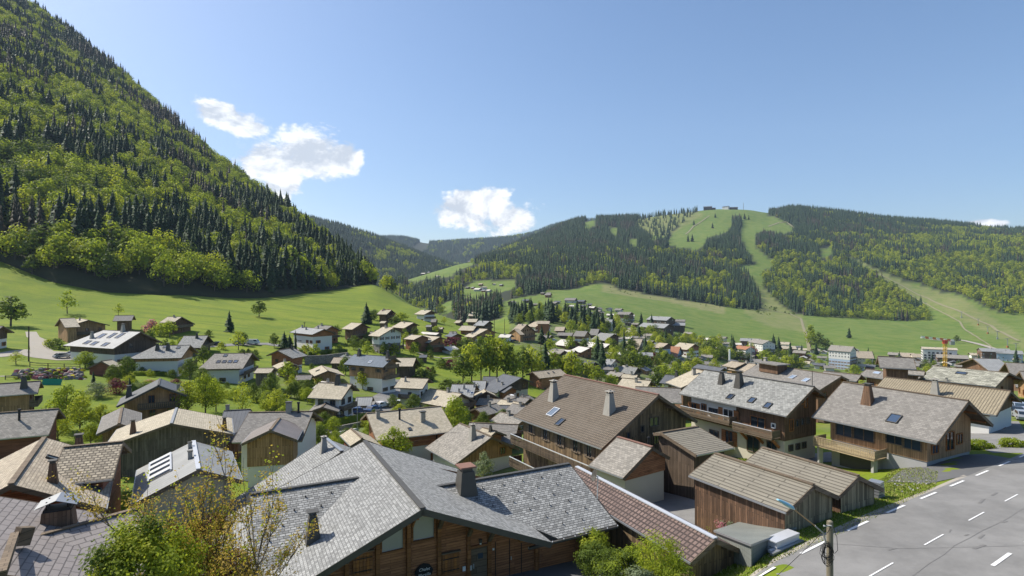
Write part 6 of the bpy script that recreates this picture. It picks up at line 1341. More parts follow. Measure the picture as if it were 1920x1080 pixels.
for a in [
 # left meadow and upper left gardens
 (20, 612, 62, 'm', 'at the left border beyond the turning road', None, 1.5), (126, 588, 48, 'o', 'behind the big honey timber chalet', None, 1.0), (222, 592, 26, 'o', 'behind the small brown barn', None, 1.0), (472, 535, 40, 'g', 'standing alone before the wood', None, 1.1), (285, 624, 26, 'k', 'left of the half hidden chalet', None, 1.1),
 (318, 632, 34, 'g', 'in front of the half hidden chalet', None, 1.3), (300, 630, 26, 'B', 'below the small brown barn', None, 1.2), (430, 622, 40, 'c', 'left of the grey roofed upper house', None, 1.0), (486, 594, 34, 'm', 'above the grey roofed upper house', None, 1.4), (447, 657, 42, 'o', 'beside the parked van', None, 1.0),
 (391, 631, 14, 'b', 'in the grass above the lane', None, 1.3), (30, 684, 28, 'o', 'at the left border below the road', None, 1.4), (160, 690, 34, 'g', 'in front of the very wide grey farmhouse', None, 1.5), (105, 654, 22, 'b', 'below the big honey timber chalet', None, 1.6), (92, 650, 16, 'Y', 'beside the lane below the big honey chalet', None, 1.4),
 (180, 745, 32, 's', 'below the red garden shed', None, 1.7), (218, 738, 30, 'p', 'between the red shed and the hedge', None, 1.5), (243, 740, 32, 'x', 'left end of the hedge below the twin-chimney house', None, 3.0), (280, 728, 18, 'k', 'in the middle of the long hedge', None, 1.8), (328, 731, 22, 'p', 'at the right end of the long hedge', None, 1.8), (175, 720, 24, 'x', 'beside the red garden shed', None, 3.2),
 (125, 805, 92, 'g', 'left of the ribbed-metal roofed chalet', 104, 1.0), (150, 815, 80, 'y', 'just left of the ribbed-metal roofed chalet', 98, 1.0), (188, 812, 60, 'y', 'touching the ribbed-metal roofed chalet', 94, 1.1), (25, 780, 36, 'g', 'in front of the flat grey roof at the left', 96, 1.6), (108, 830, 60, 'y', 'above the beige shingle roof', 92, 1.2), (170, 838, 50, 'g', 'above the light metal roof patch', 88, 1.2),
 (352, 785, 78, 'y', 'right of the ribbed-metal roofed chalet', 108, .9), (385, 780, 86, 'g', 'with forked stem in the garden above the big barn', 112, .9), (455, 790, 86, 'o', 'with long bare stem left of the white chalet', 104, .7), (405, 772, 60, 'y', 'at the edge of the yellow lawn', 118, 1.0), (518, 780, 56, 'y', 'behind the white chalet', 112, 1.2), (500, 765, 36, 'g', 'in the yellow lawn behind the white chalet', 120, 1.2),
 (412, 712, 20, 'b', 'under the roof windows of the grey-roofed chalet', None, 1.6), (540, 715, 40, 'g', 'right of the square plank hut', None, 1.4), (548, 735, 36, 'y', 'below the square plank hut', None, 1.0), (565, 740, 30, 'm', 'in front of the low farm building', None, 1.5), (680, 730, 40, 'y', 'against the honey wall of the blue-slate house', None, 1.1), (600, 722, 16, 'Y', 'before the low farm building', None, 1.4),
 (533, 655, 34, 'c', 'left of the narrow cypress', None, 1.5), (543, 657, 30, 'c', 'close beside the narrow cypress', None, 1.4), (554, 657, 38, 'x', 'before the grey roof with gleaming white base', None, 1.4), (575, 662, 18, 'Y', 'before the gleaming white base', None, 1.4), (636, 660, 16, 'B', 'right of the gleaming white base', None, 1.3), (622, 664, 10, 'B', 'on the hedge wall', None, 1.5),
 (663, 648, 20, 'b', 'below the brown chalet with open porch', None, 1.6), (683, 652, 20, 'm', 'between the porch chalet and the white house', None, 1.5), (690, 642, 22, 'm', 'against the white three-storey house', None, 1.2), (740, 664, 22, 'Y', 'at the foot of the white three-storey house', None, 1.1), (756, 656, 24, 'x', 'right of the white three-storey house', None, 1.6), 
 (687, 607, 40, 'c', 'tallest on the green slope', None, 1.3), (697, 606, 26, 'm', 'right of the tallest slope spruce', None, 1.3), (702, 600, 22, 'm', 'behind the slope chalet', None, 1.3), (727, 600, 22, 'p', 'reddish, before the slope chalet', None, 1.5), (752, 600, 16, 'B', 'right of the slope chalet', None, 1.8), (742, 608, 16, 'b', 'above the white house', None, 1.8),
 (833, 608, 16, 'o', 'on the grass near the tiny cabin', None, 1.3), (818, 622, 12, 'B', 'beside the long lean-to', None, 1.7), (884, 606, 14, 'g', 'within the crest hamlet', None, 1.3), (868, 590, 12, 'b', 'on the meadow crest', None, 1.6),
 (845, 652, 22, 'p', 'dark red, behind the red-brown chalet', None, 2.0), (862, 656, 20, 'm', 'beside the track and tall trees', None, 1.8), (872, 650, 18, 'm', 'at the track bend', None, 1.6), (828, 690, 20, 'b', 'in the garden by the footpath', None, 1.6), (845, 690, 18, 'p', 'in the garden beside the lonely hut', None, 1.8), (782, 700, 34, 'm', 'beside the plain brown barn', None, 1.0), (800, 712, 22, 'b', 'first of three above the lane', None, 1.3), (790, 712, 24, 'b', 'second of three above the lane', None, 1.2), (806, 714, 18, 'b', 'third of three above the lane', None, 1.2),
 # the tall group in the centre
 (868, 720, 62, 'm', 'at the left end of the tall central group', 196, 1.0), (884, 716, 80, 'y', 'second in the tall central group', 205, .8), (902, 714, 90, 'm', 'in the left half of the tall central group', 210, .8), (918, 712, 92, 'g', 'at the highest part of the tall central group', 212, .8), (932, 714, 90, 'y', 'in the middle of the tall central group', 206, .8), (948, 712, 82, 'm', 'right of the middle of the tall central group', 214, .8),
 (962, 716, 60, 'g', 'before the honey chalet, in the tall group', 200, .9), (980, 712, 66, 'm', 'in the right half of the tall central group', 205, .9), (998, 712, 68, 'y', 'near the right end of the tall central group', 200, .9), (1018, 708, 60, 'm', 'at the right end of the tall central group', 208, 1.0), (1036, 706, 54, 'g', 'right of the tall central group', 205, 1.0), (1052, 708, 48, 'm', 'behind the pale yellow barn', 200, 1.0),
 (950, 735, 28, 'B', 'under the tall group', 180, 1.6), (880, 738, 26, 'b', 'behind the pale grey sheet roof', 175, 1.8), (905, 734, 22, 'b', 'behind the dark barn complex', 180, 1.8), (840, 730, 22, 'b', 'above the pale grey sheet roof', 170, 1.8), (860, 735, 24, 'm', 'between path and pale grey roof', 172, 1.6),
 (1072, 716, 66, 'y', 'right of the pale yellow barn', 170, .9), (1090, 712, 40, 'm', 'behind the ridge of the brown farmhouse', 175, 1.2), (1105, 716, 44, 'y', 'bright, above the farmhouse ridge', 160, 1.0), (1120, 722, 40, 'g', 'above the farmhouse ridge', 150, 1.1), (1145, 728, 28, 'B', 'bright, touching the farmhouse ridge', 130, 1.5),
 (688, 800, 20, 'Y', 'on the hedge bank', 98, 1.4), (740, 878, 84, 'g', 'before the two-panelled beige roof', 66, 1.1, 'dense green round tree before the wide two-panelled beige roof'), (852, 828, 92, 'g', 'right', 96, .95, 'full green leafy tree between the beige roofs with the aerial'), (907, 903, 60, 's', 'right', 62, .8, 'small pale green tree beside the orange timber wall'), (736, 764, 26, 'b', 'beside the parked car on the lane', None, 1.2), (750, 772, 16, 'Y', 'by the car on the lane', None, 1.6),
 (935, 752, 22, 'x', 'before the dark barn complex', 112, 3.0), (926, 768, 16, 'B', 'in the court below the dark barn', 106, 1.6), (898, 775, 12, 'Y', 'on the little hedge', 100, 2.2), (918, 790, 14, 'Y', 'in the courtyard corner', 92, 2.0),
 # right half between the roofs
 (1210, 740, 30, 'm', 'left of the dark slate roofed white house', 165, 1.2), (1232, 736, 52, 'm', 'tall, left of the dark slate roofed white house', 175, .9), (1246, 724, 46, 'g', 'behind the dark slate roofed white house', 190, 1.1), (1268, 712, 34, 'g', 'above the dark slate roofed white house', 215, 1.3), (1290, 705, 30, 'y', 'above the pale roof strip', 225, 1.3), (1222, 738, 20, 'Y', 'before the white house with dark slate', 140, 1.8), (1186, 752, 20, 'B', 'beside the stained pale roof', 135, 1.8),
 (1210, 668, 40, 'c', 'tall, beside the flat-fronted white house', 300, .9), (1170, 668, 52, 'x', 'right of the large dark barn', 262, 1.5), (1175, 690, 34, 'm', 'above the ridged grey roof', 215, 1.4), (1205, 690, 26, 'm', 'left of the U-shaped roof', 215, 1.4), (1185, 672, 26, 'm', 'before the octagonal roof', 250, 1.3), (1225, 682, 22, 'p', 'before the U-shaped roof', 200, 1.2), (1250, 690, 34, 'm', 'below the lane bend', 215, 1.0), (1240, 672, 24, 'm', 'left of the blue-shaded chalet', 240, 1.0),
 (1330, 668, 34, 'm', 'right of the wide red-brown chalet', 290, 1.3), (1340, 662, 30, 'g', 'beyond the wide red-brown chalet', 320, 1.3), (1352, 672, 28, 'm', 'by the black and white chimney', 270, 1.3), (1370, 676, 26, 'y', 'behind the anthracite roofed chalet', 260, 1.2), (1388, 676, 24, 'm', 'behind the pale ribbed roof', 270, 1.4), (1410, 672, 24, 'k', 'below the steep white gables', 300, 1.5), (1432, 682, 26, 'B', 'above the brown-shingled roof', 240, 1.5), (1440, 676, 24, 'm', 'left of the dark spruces in town', 280, 1.3),
 (1450, 664, 38, 'c', 'first of two in the town', 330, 1.1), (1460, 664, 34, 'c', 'second of two in the town', 335, 1.0), (1455, 692, 28, 'g', 'behind the dormered roof', 215, 1.4), (1475, 694, 30, 'y', 'right of the dormered roof', 215, 1.3), (1488, 694, 32, 'b', 'dark, right of the dormered roof', 220, 1.3), (1502, 694, 26, 'y', 'left of the blue-white hotel', 230, 1.1), (1538, 690, 18, 'B', 'at the foot of the blue-white hotel', 290, 1.0), (1600, 702, 20, 'B', 'bright, right of the blue-white hotel', 200, 1.5),
 (1628, 682, 30, 'c', 'beside the hipped beige house', 400, 1.2), (1636, 684, 26, 'c', 'left of the mossy brown hall', 405, 1.2), (1640, 688, 16, 'y', 'before the hipped beige house', 350, 1.2), (1520, 652, 46, 'g', 'tall, before the meadow track', 620, .7), (1534, 656, 36, 'm', 'right of the meadow track', 600, 1.2), (1548, 658, 26, 'm', 'above the blue-white hotel', 590, 1.4), (1530, 665, 24, 'c', 'left of the blue-white hotel', 500, .9), (1592, 634, 20, 'c', 'alone', None, 1.3, 'lone dark spruce in the middle of the right meadow'),
 (1720, 704, 16, 'B', 'right of the mossy brown hall', 230, 1.6), (1740, 700, 14, 'Y', 'left of the stone-slab roof', 200, 1.6), (1736, 688, 14, 'm', 'before the construction site', 330, 1.6), (1905, 682, 30, 'c', 'before the cable-car station', 330, .8), (1800, 676, 12, 'm', 'right of the construction site', 420, 1.8), (1794, 643, 16, 'm', 'by the orange and white jib', None, 1.0), (1615, 724, 12, 'Y', 'on the terrace behind the log chalet', 105, 1.6), (1598, 722, 10, 'B', 'behind the log chalet ridge', 108, 1.6),
]:
    T(*a[:5], Y=a[5] if len(a) > 5 else None, wide=a[6] if len(a) > 6 else 1.0, label=a[7] if len(a) > 7 else None)
# big trees on the edge of the wood above the left meadow
for (x, y, hp, k, w) in ((205, 528, 73, 'g', .9), (232, 532, 79, 'm', .9), (262, 538, 60, 'y', .8), (330, 542, 56, 'm', .9), (352, 545, 61, 'g', 1.0), (378, 548, 63, 'y', 1.0), (404, 549, 49, 'm', 1.0), (420, 545, 30, 'B', 1.2), (520, 548, 64, 'm', .9), (546, 548, 92, 'g', .8), (566, 548, 80, 'g', .8), (580, 546, 46, 'y', .9), (610, 538, 60, 'm', .8), (640, 534, 56, 'g', .9), (665, 532, 52, 'm', .9), (684, 530, 50, 'g', 1.0), (699, 531, 34, 'y', 1.0), (60, 515, 40, 'm', 1.0), (725, 545, 34, 'y', 1.2), (735, 552, 30, 'm', 1.2)):
    s_ = 'left' if x < 300 else 'middle' if x < 500 else 'right'
    T(x, y, hp, k, '', label='large %s tree at the meadow edge of the left wood, %s part' % ({'g': 'fresh green', 'm': 'dull green', 'y': 'yellow-green', 'B': 'low bushy'}[k], s_), wide=w, grp='leafy trees along the edge of the left wood')
# isolated spruces on the ski slope
for (x, y, hp, w) in ((1290, 452, 14, 'left of a pair'), (1298, 452, 15, 'right of a pair'), (1301, 421, 10, 'beside the slope track'), (1336, 427, 11, 'in the middle of the upper piste'), (1341, 407, 9, 'near the top of the upper piste'), (1396, 410, 12, 'on the crest right of the piste'), (1404, 411, 10, 'on the crest beside the mast'), (1398, 575, 8, 'on the lower slope')):
    T(x, y + 1, hp, 'c', '', label='small lone spruce ' + w, grp='lone spruces on the ski slopes')
# small trees and bushes filling gardens between the houses (placed in the gardens, clear of the buildings)
hx = [(hh.B.x + hh.A.x) / 2 for _, hh in HOUSES]; hy = [(hh.B.y + hh.A.y) / 2 for _, hh in HOUSES]
def fill(poly, n, seed, kinds, hlim, ymin=0, grp='garden trees of the village', what='garden', rad=8):
    rr = random.Random(seed); xs_ = [p[0] for p in poly]; ys_ = [p[1] for p in poly]; k = 0
    for _ in range(n * 12):
        if k >= n: break
        x, y = rr.uniform(min(xs_), max(xs_)), rr.uniform(min(ys_), max(ys_))
        if not bool(in_poly([x], [y], poly)[0]): continue
        p = at(x, y)
        if any((p.x - a) ** 2 + (p.y - b) ** 2 < rad * rad for a, b in zip(hx, hy)): continue
        if p.y < ymin: continue
        kk = rr.choice(kinds); hm = rr.uniform(*hlim) * (.45 if kk in 'bBYkp' else 1.6 if kk == 'c' else 1); k += 1
        if hm * F / p.y < 26 and kk in 'gmyc': FARVEG.append((p.x, p.y, p.z, hm, kk))
        else: T(x, y, hm * F / p.y, kk, what + (', left side' if x < min(xs_) + (max(xs_) - min(xs_)) * .33 else ', right side' if x > min(xs_) + (max(xs_) - min(xs_)) * .67 else ', centre') + (', near' if y > (min(ys_) + max(ys_)) / 2 else ''), grp=grp)
FARVEG = []
def flush_far():
    A = np.array([v[:4] for v in FARVEG]); pk = np.array([{'g': 0, 'y': 1, 'm': 3, 'c': 4 + (i % 4)}[v[4]] for i, v in enumerate(FARVEG)]); n = len(A); w = RNG.uniform(.9, 1.25, n) * A[:, 3]
    gn_instances('distant_village_trees', A[:, :3] - np.array([0, 0, .2]), pk, np.stack([w, w, A[:, 3]], -1), np.stack([w * 0, w * 0, RNG.uniform(0, 6.28, n)], -1), BRO + CON)
# ------------------------------------------------------------------ hamlets and town blocks farther off
def bld(px, py, th, L, W, hr, roof, wall, label, cat='chalet', group=None, low=None, s=.42, Y=None, name='chalet', win='white', wd=.6, og=.8, oe=.8, h1=2.6, wsz=(1.1, 1.2), ch=True, bal=0, gap=3.0):
    p = at(px, py, Y); h = House(); t = math.radians(th); h.r = Vector((math.sin(t), math.cos(t), 0)); h.Y = p.y; z = p.z + hr
    h.nC = Vector((-h.r.y, h.r.x, 0)); h.nC = h.nC if h.nC.y < 0 else -h.nC; h.nD = -h.nC; h.L = L; h.wC = h.wD = W / 2; h.dC = h.dD = W / 2 * s
    base = Vector((p.x, p.y, 0)) + h.nD * (W / 2) * .8; h.B = base - h.r * L / 2; h.B.z = z; h.A = base + h.r * L / 2; h.A.z = z
    root = empty(name, (base.x, base.y, p.z)); volume(h, root, ROOFS[roof], WALLS[wall], WALLS[low] if low else None, h1, og, oe)
    if wd > 0 and p.y < 950: windows(h, root, random.Random(int(px * 3 + py)), win, wd, wsz[0], wsz[1], gap=gap)
    if ch and p.y < 800: put_chimney(h, root, .6, .15, 'block', .9)
    for k in range(bal): balcony(h, root, 'g', h.zg + 2.7 * (k + 1))
    tag(root, label, cat, group); h.root = root; HOUSES.append(((px, py), h)); return h
rr = random.Random(12)
RN = {'taupe': 'brown', 'pale': 'beige', 'dark': 'dark grey', 'gravel': 'grey', 'white': 'bleached', 'metal': 'pale metal'}; WN = {'brown': 'brown', 'dark': 'dark timber', 'honey': 'honey timber', 'greyw': 'grey plank', 'red': 'red-brown', 'white': 'white', 'cream': 'cream'}
def hamlet(lst, area, group, roofs=('taupe', 'pale', 'dark', 'gravel', 'taupe', 'white')):
    for (x, y, w) in lst:
        p = at(x, y); W = min(max(w / F * p.y * 1.15, 8), 19); rf = rr.choice(roofs); wl = rr.choice(['brown', 'dark', 'brown', 'greyw', 'red', 'honey', 'white'])
        th = rr.choice([-50, -62, -40, -75, 40]) + rr.uniform(-8, 8)
        bld(x, y, th, W * rr.uniform(.8, 1.05), W * rr.uniform(.75, .95), W * rr.uniform(.42, .52), rf, wl, 'small %s chalet, %s roof, %s' % (WN[wl], RN[rf], area), group=group, low='white' if rr.random() < .35 and wl != 'white' else None, wd=.55, og=1.3, oe=1.3)
hamlet([(976, 550, 8), (992, 548, 8), (1006, 550, 9), (1016, 553, 8), (1028, 553, 8), (1026, 558, 13)], 'in the uppermost hamlet', 'chalets of the uppermost hamlet')
hamlet([(965, 572, 13), (985, 568, 13), (1003, 574, 10), (1019, 578, 10), (1037, 573, 13), (1045, 570, 10), (1068, 568, 19), (1088, 570, 15), (1040, 582, 13), (1056, 585, 10)], 'hamlet left of the meadow', 'chalets of the wood edge hamlet')
hamlet([(1062, 591, 12), (1082, 588, 17), (1098, 584, 12), (1108, 581, 12), (1105, 575, 10), (1127, 583, 12), (1146, 584, 12), (1158, 585, 14), (1112, 593, 14), (1100, 598, 12), (1118, 597, 12), (1130, 591, 12), (1144, 594, 12), (1086, 598, 12), (1090, 605, 15), (1105, 606, 14), (1120, 604, 12), (1135, 606, 10), (1132, 614, 15), (1150, 613, 14), (1162, 618, 14), (1176, 611, 10), (1190, 613, 12), (1070, 578, 10), (1092, 578, 9), (1120, 588, 9), (1152, 602, 9), (1144, 603, 10), (1074, 602, 12), (1180, 622, 12), (1172, 628, 12)], 'slope below the right meadow', 'chalets on the slope below the meadow')
bld(1168, 604, -50, 16, 13, 11, 'taupe', 'brown', 'blue-tinted balconied chalet block at the lower end of the slope hamlet', low='blue', bal=2, win='white', wd=.9)
bld(1134, 618, -70, 13, 10, 9, 'metal', 'white', 'white cube house with bluish metal roof in the slope hamlet', wd=.9)
bld(1183, 600, -70, 8, 7, 6, 'white', 'white', 'small white house with white roof touching the meadow', wd=.4)
bld(1232, 614, -40, 28, 18, 12, 'metal', 'dark', 'large dark barn with pale grey ribbed roof beside the meadow', name='barn', cat='barn', wd=.3)
bld(1222, 628, -40, 30, 17, 11, 'metal', 'dark', 'second large dark barn with pale roof, in front of the first', name='barn', cat='barn', wd=.2)
bld(1264, 620, -72, 24, 14, 9, 'metal', 'dark', 'dark building with long pale metal roof at the meadow edge', wd=.3)
bld(1273, 611, -70, 15, 11, 8, 'taupe', 'dark', 'dark chalet just above the long pale metal roof', wd=.2)
hamlet([(1198, 628, 15), (1214, 634, 17), (1262, 630, 14), (1289, 632, 16), (1286, 640, 16), (1266, 640, 14), (1312, 642, 16), (1328, 641, 14), (1352, 640, 16), (1342, 649, 12), (1204, 640, 12), (1188, 640, 12), (1300, 650, 12), (1250, 634, 11), (1236, 640, 10), (1215, 646, 15), (1230, 652, 15), (1180, 650, 14), (1195, 654, 15), (1295, 656, 14), (1318, 652, 15), (1270, 652, 14), (1175, 640, 13), (1158, 640, 13), (1145, 636, 12), (1190, 632, 12), (1210, 622, 12), (1280, 662, 14), (1306, 668, 15), (1180, 664, 14), (1225, 664, 12)], 'foot of the right meadow', 'chalets at the meadow foot')
hamlet([(1372, 657, 15), (1382, 652, 14), (1400, 650, 12), (1472, 652, 19), (1480, 663, 26), (1498, 671, 22), (1512, 676, 15), (1505, 660, 13), (1521, 672, 13), (1536, 662, 17), (1600, 668, 14), (1609, 663, 17), (1541, 676, 15), (1526, 682, 18), (1375, 668, 18), (1392, 676, 20), (1340, 660, 16), (1352, 668, 18), (1325, 650, 14), (1455, 680, 18), (1470, 674, 18), (1486, 684, 20), (1508, 688, 20), (1535, 692, 20), (1556, 696, 18), (1610, 694, 20), (1630, 694, 20), (1592, 688, 16), (1436, 656, 14), (1452, 654, 12), (1416, 684, 18), (1550, 664, 12), (1360, 650, 12), (1366, 663, 14), (1440, 670, 12), (1424, 676, 14), (1498, 656, 10), (1612, 674, 12)], 'town left of the hotel', 'houses of the town left of the hotel')
hamlet([(1674, 672, 19), (1716, 682, 17), (1732, 690, 21), (1750, 690, 20), (1796, 686, 18), (1782, 690, 20), (1810, 690, 15), (1700, 684, 16), (1752, 682, 14), (1690, 692, 20), (1712, 694, 20), (1770, 696, 22), (1726, 678, 14), (1800, 694, 20), (1815, 678, 16), (1830, 672, 16), (1840, 680, 16), (1848, 664, 14), (1660, 678, 14), (1905, 668, 16), (1915, 680, 16)], 'town around the crane', 'houses around the construction site')
bld(1388, 668, -20, 16, 12, 9.5, 'rust', 'white', 'pinkish rendered house with clay roof in the town', cat='house', name='house', low='cream')
bld(1418, 664, -15, 22, 16, 14, 'gravel', 'white', 'white chalet block with stepped dark gables and balconies in the town', bal=3, wd=.9)
bld(1406, 655, -60, 20, 12, 11, 'metal', 'brown', 'chalet block with pale roof behind the stepped dark gables', wd=.6)
bld(1523, 646, -70, 8, 6, 5, 'dark', 'dark', 'tiny dark hut at the foot of the grey track', name='garden_hut', cat='shed', wd=0)
hamlet([(1075, 694, 24), (1098, 706, 24), (1135, 702, 22), (1172, 700, 20), (1150, 714, 24), (1190, 722, 24), (1215, 702, 20), (1235, 712, 22), (1262, 700, 20), (1225, 728, 24), (1290, 690, 19), (1312, 684, 19), (1332, 690, 19), (1355, 698, 20), (1300, 700, 20), (1245, 694, 18), (1060, 680, 20), (1040, 672, 18), (1325, 676, 18), (1380, 690, 20), (1405, 690, 20), (1405, 676, 17), (1430, 690, 20)], 'gardens behind the large chalets', 'houses behind the large chalets')
hamlet([(926, 796, 26), (946, 784, 24), (895, 764, 20), (934, 748, 20), (968, 790, 22), (990, 772, 20), (945, 812, 26), (915, 776, 18), (962, 772, 18)], 'cluster left of the farmhouse', 'small roofs left of the farmhouse', ('taupe', 'dark', 'gravel', 'pale'))
hamlet([(585, 648, 18), (700, 640, 18), (708, 660, 20), (770, 645, 18), (842, 640, 18), (640, 690, 20), (560, 650, 16), (520, 705, 18), (605, 745, 22), (850, 665, 18), (880, 640, 16), (945, 640, 18), (1020, 640, 18), (930, 660, 18)], 'among the middle village gardens', 'small houses among the middle gardens')
# hotel
h = bld(1574, 692, -38, 20, 15, 21, 'gravel', 'white', 'five-storey blue-white hotel with grey roof and rows of balconies', cat='hotel', name='hotel', low='blue', h1=9, wd=1.0, bal=4, gap=2.6, wsz=(1.0, 1.5), s=.6)  # blue lower storeys: the shaded face painted into the wall colour
bld(1616, 687, -70, 20, 17, 14, 'beige', 'cream', 'square cream house with pyramid-like beige roof right of the hotel', cat='house', name='house', wd=.9, s=.7)
h = bld(1762, 679, -62, 30, 15, 14.5, 'pale', 'white', 'raw white apartment block under construction with pale unfinished roof', cat='apartment block', name='apartment_block', wd=1.0, s=.2, bal=3, win='dark', gap=3.4, wsz=(2.0, 1.7))
bld(1786, 683, -60, 26, 14, 9, 'gravel', 'brown', 'dark chalet block with double gable beside the construction site', bal=2)
for i, (x, y, w) in enumerate(((1700, 672, 15), (1724, 674, 13))): bld(x, y, -60 - 10 * i, w, w, 5.5, 'beige', 'cream', ('larger' if i == 0 else 'smaller') + ' beige mound-like roof at the edge of the right meadow', name='house', cat='house', wd=0, s=.5, ch=False)
h = bld(1868, 676, -70, 26, 14, 12, 'metal', 'brown', 'valley station chalet with balconies and pale roof at the right border', bal=3, cat='building', name='station_building')
h = bld(1893, 678, -60, 22, 14, 11, 'metal', 'blue', 'cable-car hall with blue front beside the balconied station chalet', cat='building', name='station_building', wd=.2)
# far valley head
hamlet([(793, 504, 8), (803, 504, 6), (820, 521, 8), (863, 536, 8), (875, 542, 8), (885, 543, 8), (900, 536, 9), (893, 546, 12), (910, 543, 11), (914, 549, 10), (905, 548, 8), (928, 535, 6), (938, 537, 8), (879, 490, 6), (888, 489, 6), (842, 560, 8)], 'far valley clearings', 'chalets of the far valley head', ('pale', 'white', 'metal', 'taupe'))
# summit
for (x, y, L, W, hr, th, lab) in ((1327, 396, 34, 22, 17, -70, 'summit restaurant with dark roof on the skyline'), (1337, 397, 18, 12, 9, -60, 'low annex beside the summit restaurant'), (1360, 397, 26, 16, 14, -50, 'cable-car top station with pale concrete front'), (1375, 397, 36, 14, 11, -80, 'long dark lodge on the summit ridge'), (1872, 436, 22, 14, 12, -80, 'lone building on the right skyline ridge')):
    bld(x, y, th, L, W, hr, 'dark', 'dark' if 'pale' not in lab else 'white', lab, cat='mountain building', name='lodge', wd=0, Y=2330 if x < 1500 else 2360, ch=False)
# broad fills of trees between the far houses
fill([(975, 575), (1060, 585), (1200, 612), (1290, 640), (1370, 650), (1500, 665), (1500, 690), (1350, 680), (1180, 640), (1060, 625), (990, 600)], 150, 31, 'mmgyycmg', (7, 13), what='between the houses of the slope hamlets', grp='trees between the hamlet houses', rad=9)
fill([(950, 592), (1080, 600), (1140, 622), (1110, 632), (1040, 606), (965, 612)], 80, 32, 'cccmgc', (9, 14), what='at the wood edge beyond the honey chalet', grp='trees at the wood edge behind the village', rad=6)
fill([(1120, 640), (1250, 660), (1350, 690), (1330, 700), (1200, 700), (1110, 670)], 60, 33, 'mgymBm', (6, 11), what='in the gardens above the brown-tiled farmhouse', grp='trees above the farmhouse', rad=7)
fill([(1440, 660), (1640, 680), (1900, 690), (1900, 700), (1600, 700), (1450, 690)], 75, 34, 'mgbBcm', (5, 10), what='among the roofs of the town', grp='trees in the town', rad=9)
fill([(1000, 640), (1130, 650), (1180, 700), (1120, 720), (1000, 720)], 22, 41, 'mgmybc', (5, 10), what='above the ridge of the brown-tiled farmhouse', grp='trees above the farmhouse', rad=7)
fill([(620, 620), (860, 640), (1000, 650), (980, 680), (860, 690), (700, 730), (640, 700), (560, 700), (560, 680)], 100, 35, 'bBmmbpgb', (3.5, 7), what='in the gardens of the middle village', grp='bushes in the gardens of the middle village', rad=7)
fill([(380, 640), (640, 660), (640, 700), (560, 760), (400, 760), (150, 720), (170, 640)], 90, 36, 'bBYmb', (3.5, 7), what='in the gardens of the left village', grp='bushes in the gardens of the left village', rad=8)
fill([(560, 740), (780, 770), (960, 760), (1000, 800), (900, 830), (700, 860), (560, 830), (440, 800)], 120, 37, 'bBYmbBg', (2.6, 5.5), what='in the narrow gardens between the central roofs', grp='bushes between the central roofs', rad=8)
fill([(1120, 535), (1360, 572), (1350, 578), (1240, 562), (1120, 545)], 26, 38, 'bb', (3, 6), what='scattered along the upper edge of the big meadow', grp='bushes on the upper edge of the meadow', rad=5)
fill([(1400, 560), (1490, 590), (1450, 600), (1410, 590)], 22, 39, 'bBm', (4, 9), what='on the rough patch beside the piste', grp='bushes on the rough patch by the piste', rad=5)

flush_far()
# ------------------------------------------------------------------ hedges
def hedge(pts, hgt, wid, mat, label, Y=None, dens=60, leaf=.11):
    P = [at(p[0], p[1], Y).to_2d() for p in pts]; r = np.random.RandomState(len(label)); m = MB(); Cs, Ns = [], []
    for a, b in zip(P[:-1], P[1:]):
        L = (b - a).length; d = (b - a) / L; n = Vector((-d.y, d.x)); k = int(L * dens)
        u = r.uniform(0, 1, k); side = r.randint(0, 3, k); v = r.uniform(0, 1, k); bul = r.normal(0, .06, k)
        x = np.where(side == 0, -wid / 2 - bul, np.where(side == 1, wid / 2 + bul, (v - .5) * wid)); z = np.where(side == 2, hgt + bul, v * hgt)
        X = a.x + d.x * u * L + n.x * x; Y_ = a.y + d.y * u * L + n.y * x; g = G.hv(X, Y_); Cs.append(np.stack([X, Y_, g + z], -1))
        nn = np.stack([n.x * np.where(side == 2, 0, np.sign(x)), n.y * np.where(side == 2, 0, np.sign(x)), np.where(side == 2, 1.0, .3)], -1) + r.normal(0, .5, (k, 3)); Ns.append(nn / np.linalg.norm(nn, axis=1)[:, None])
    C = np.concatenate(Cs); N = np.concatenate(Ns); V, Q = leaf_cloud(C, N, leaf * r.uniform(.6, 1.3, len(C)), r)
    V0, Q0 = [], []
    for a, b in zip(P[:-1], P[1:]):
        d = (b - a).normalized(); n = Vector((-d.y, d.x)) * wid * .42; o = len(V0)
        for q in (a, b):
            for s_ in (-1, 1):
                for z in (-.5, hgt * .93): c = q + n * s_; V0.append((c.x, c.y, gz(c.x, c.y) + z))
        Q0 += [(o, o + 1, o + 5, o + 4), (o + 2, o + 6, o + 7, o + 3), (o + 1, o + 3, o + 7, o + 5), (o, o + 2, o + 3, o + 1), (o + 4, o + 5, o + 7, o + 6)]
    org = np.array([P[0].x, P[0].y, gz(P[0].x, P[0].y)]); Va = np.concatenate([V, np.array(V0)]) - org
    me = np_mesh('hedge', Va, np.concatenate([Q, np.array(Q0) + len(V)]), [mat]); o = link('hedge', me, None, org); tag(o, label, 'hedge', 'garden hedges'); return o
hedge([(250, 740), (290, 742), (345, 740)], 2.6, 1.6, L_MID, 'long dark hedge between purple and pink shrubs below the twin-chimney house', dens=90, leaf=.16)
hedge([(250, 704), (300, 704), (350, 703)], 1.0, .8, L_GRN, 'low clipped hedge on the lawn of the twin-chimney house', leaf=.14)
hedge([(216, 702), (240, 708), (248, 716)], 1.5, 1.4, L_YEL, 'clipped yellow-green hedge right of the red garden shed', leaf=.14)
hedge([(578, 668), (610, 664), (650, 662)], 1.6, 1.4, L_MID, 'hedge topping the long stone retaining wall', leaf=.18)
hedge([(587, 806), (640, 797), (686, 788)], 1.5, 1.2, L_GRN, 'clipped hedge above the flowered bank beside the thick-roofed white house', dens=120)
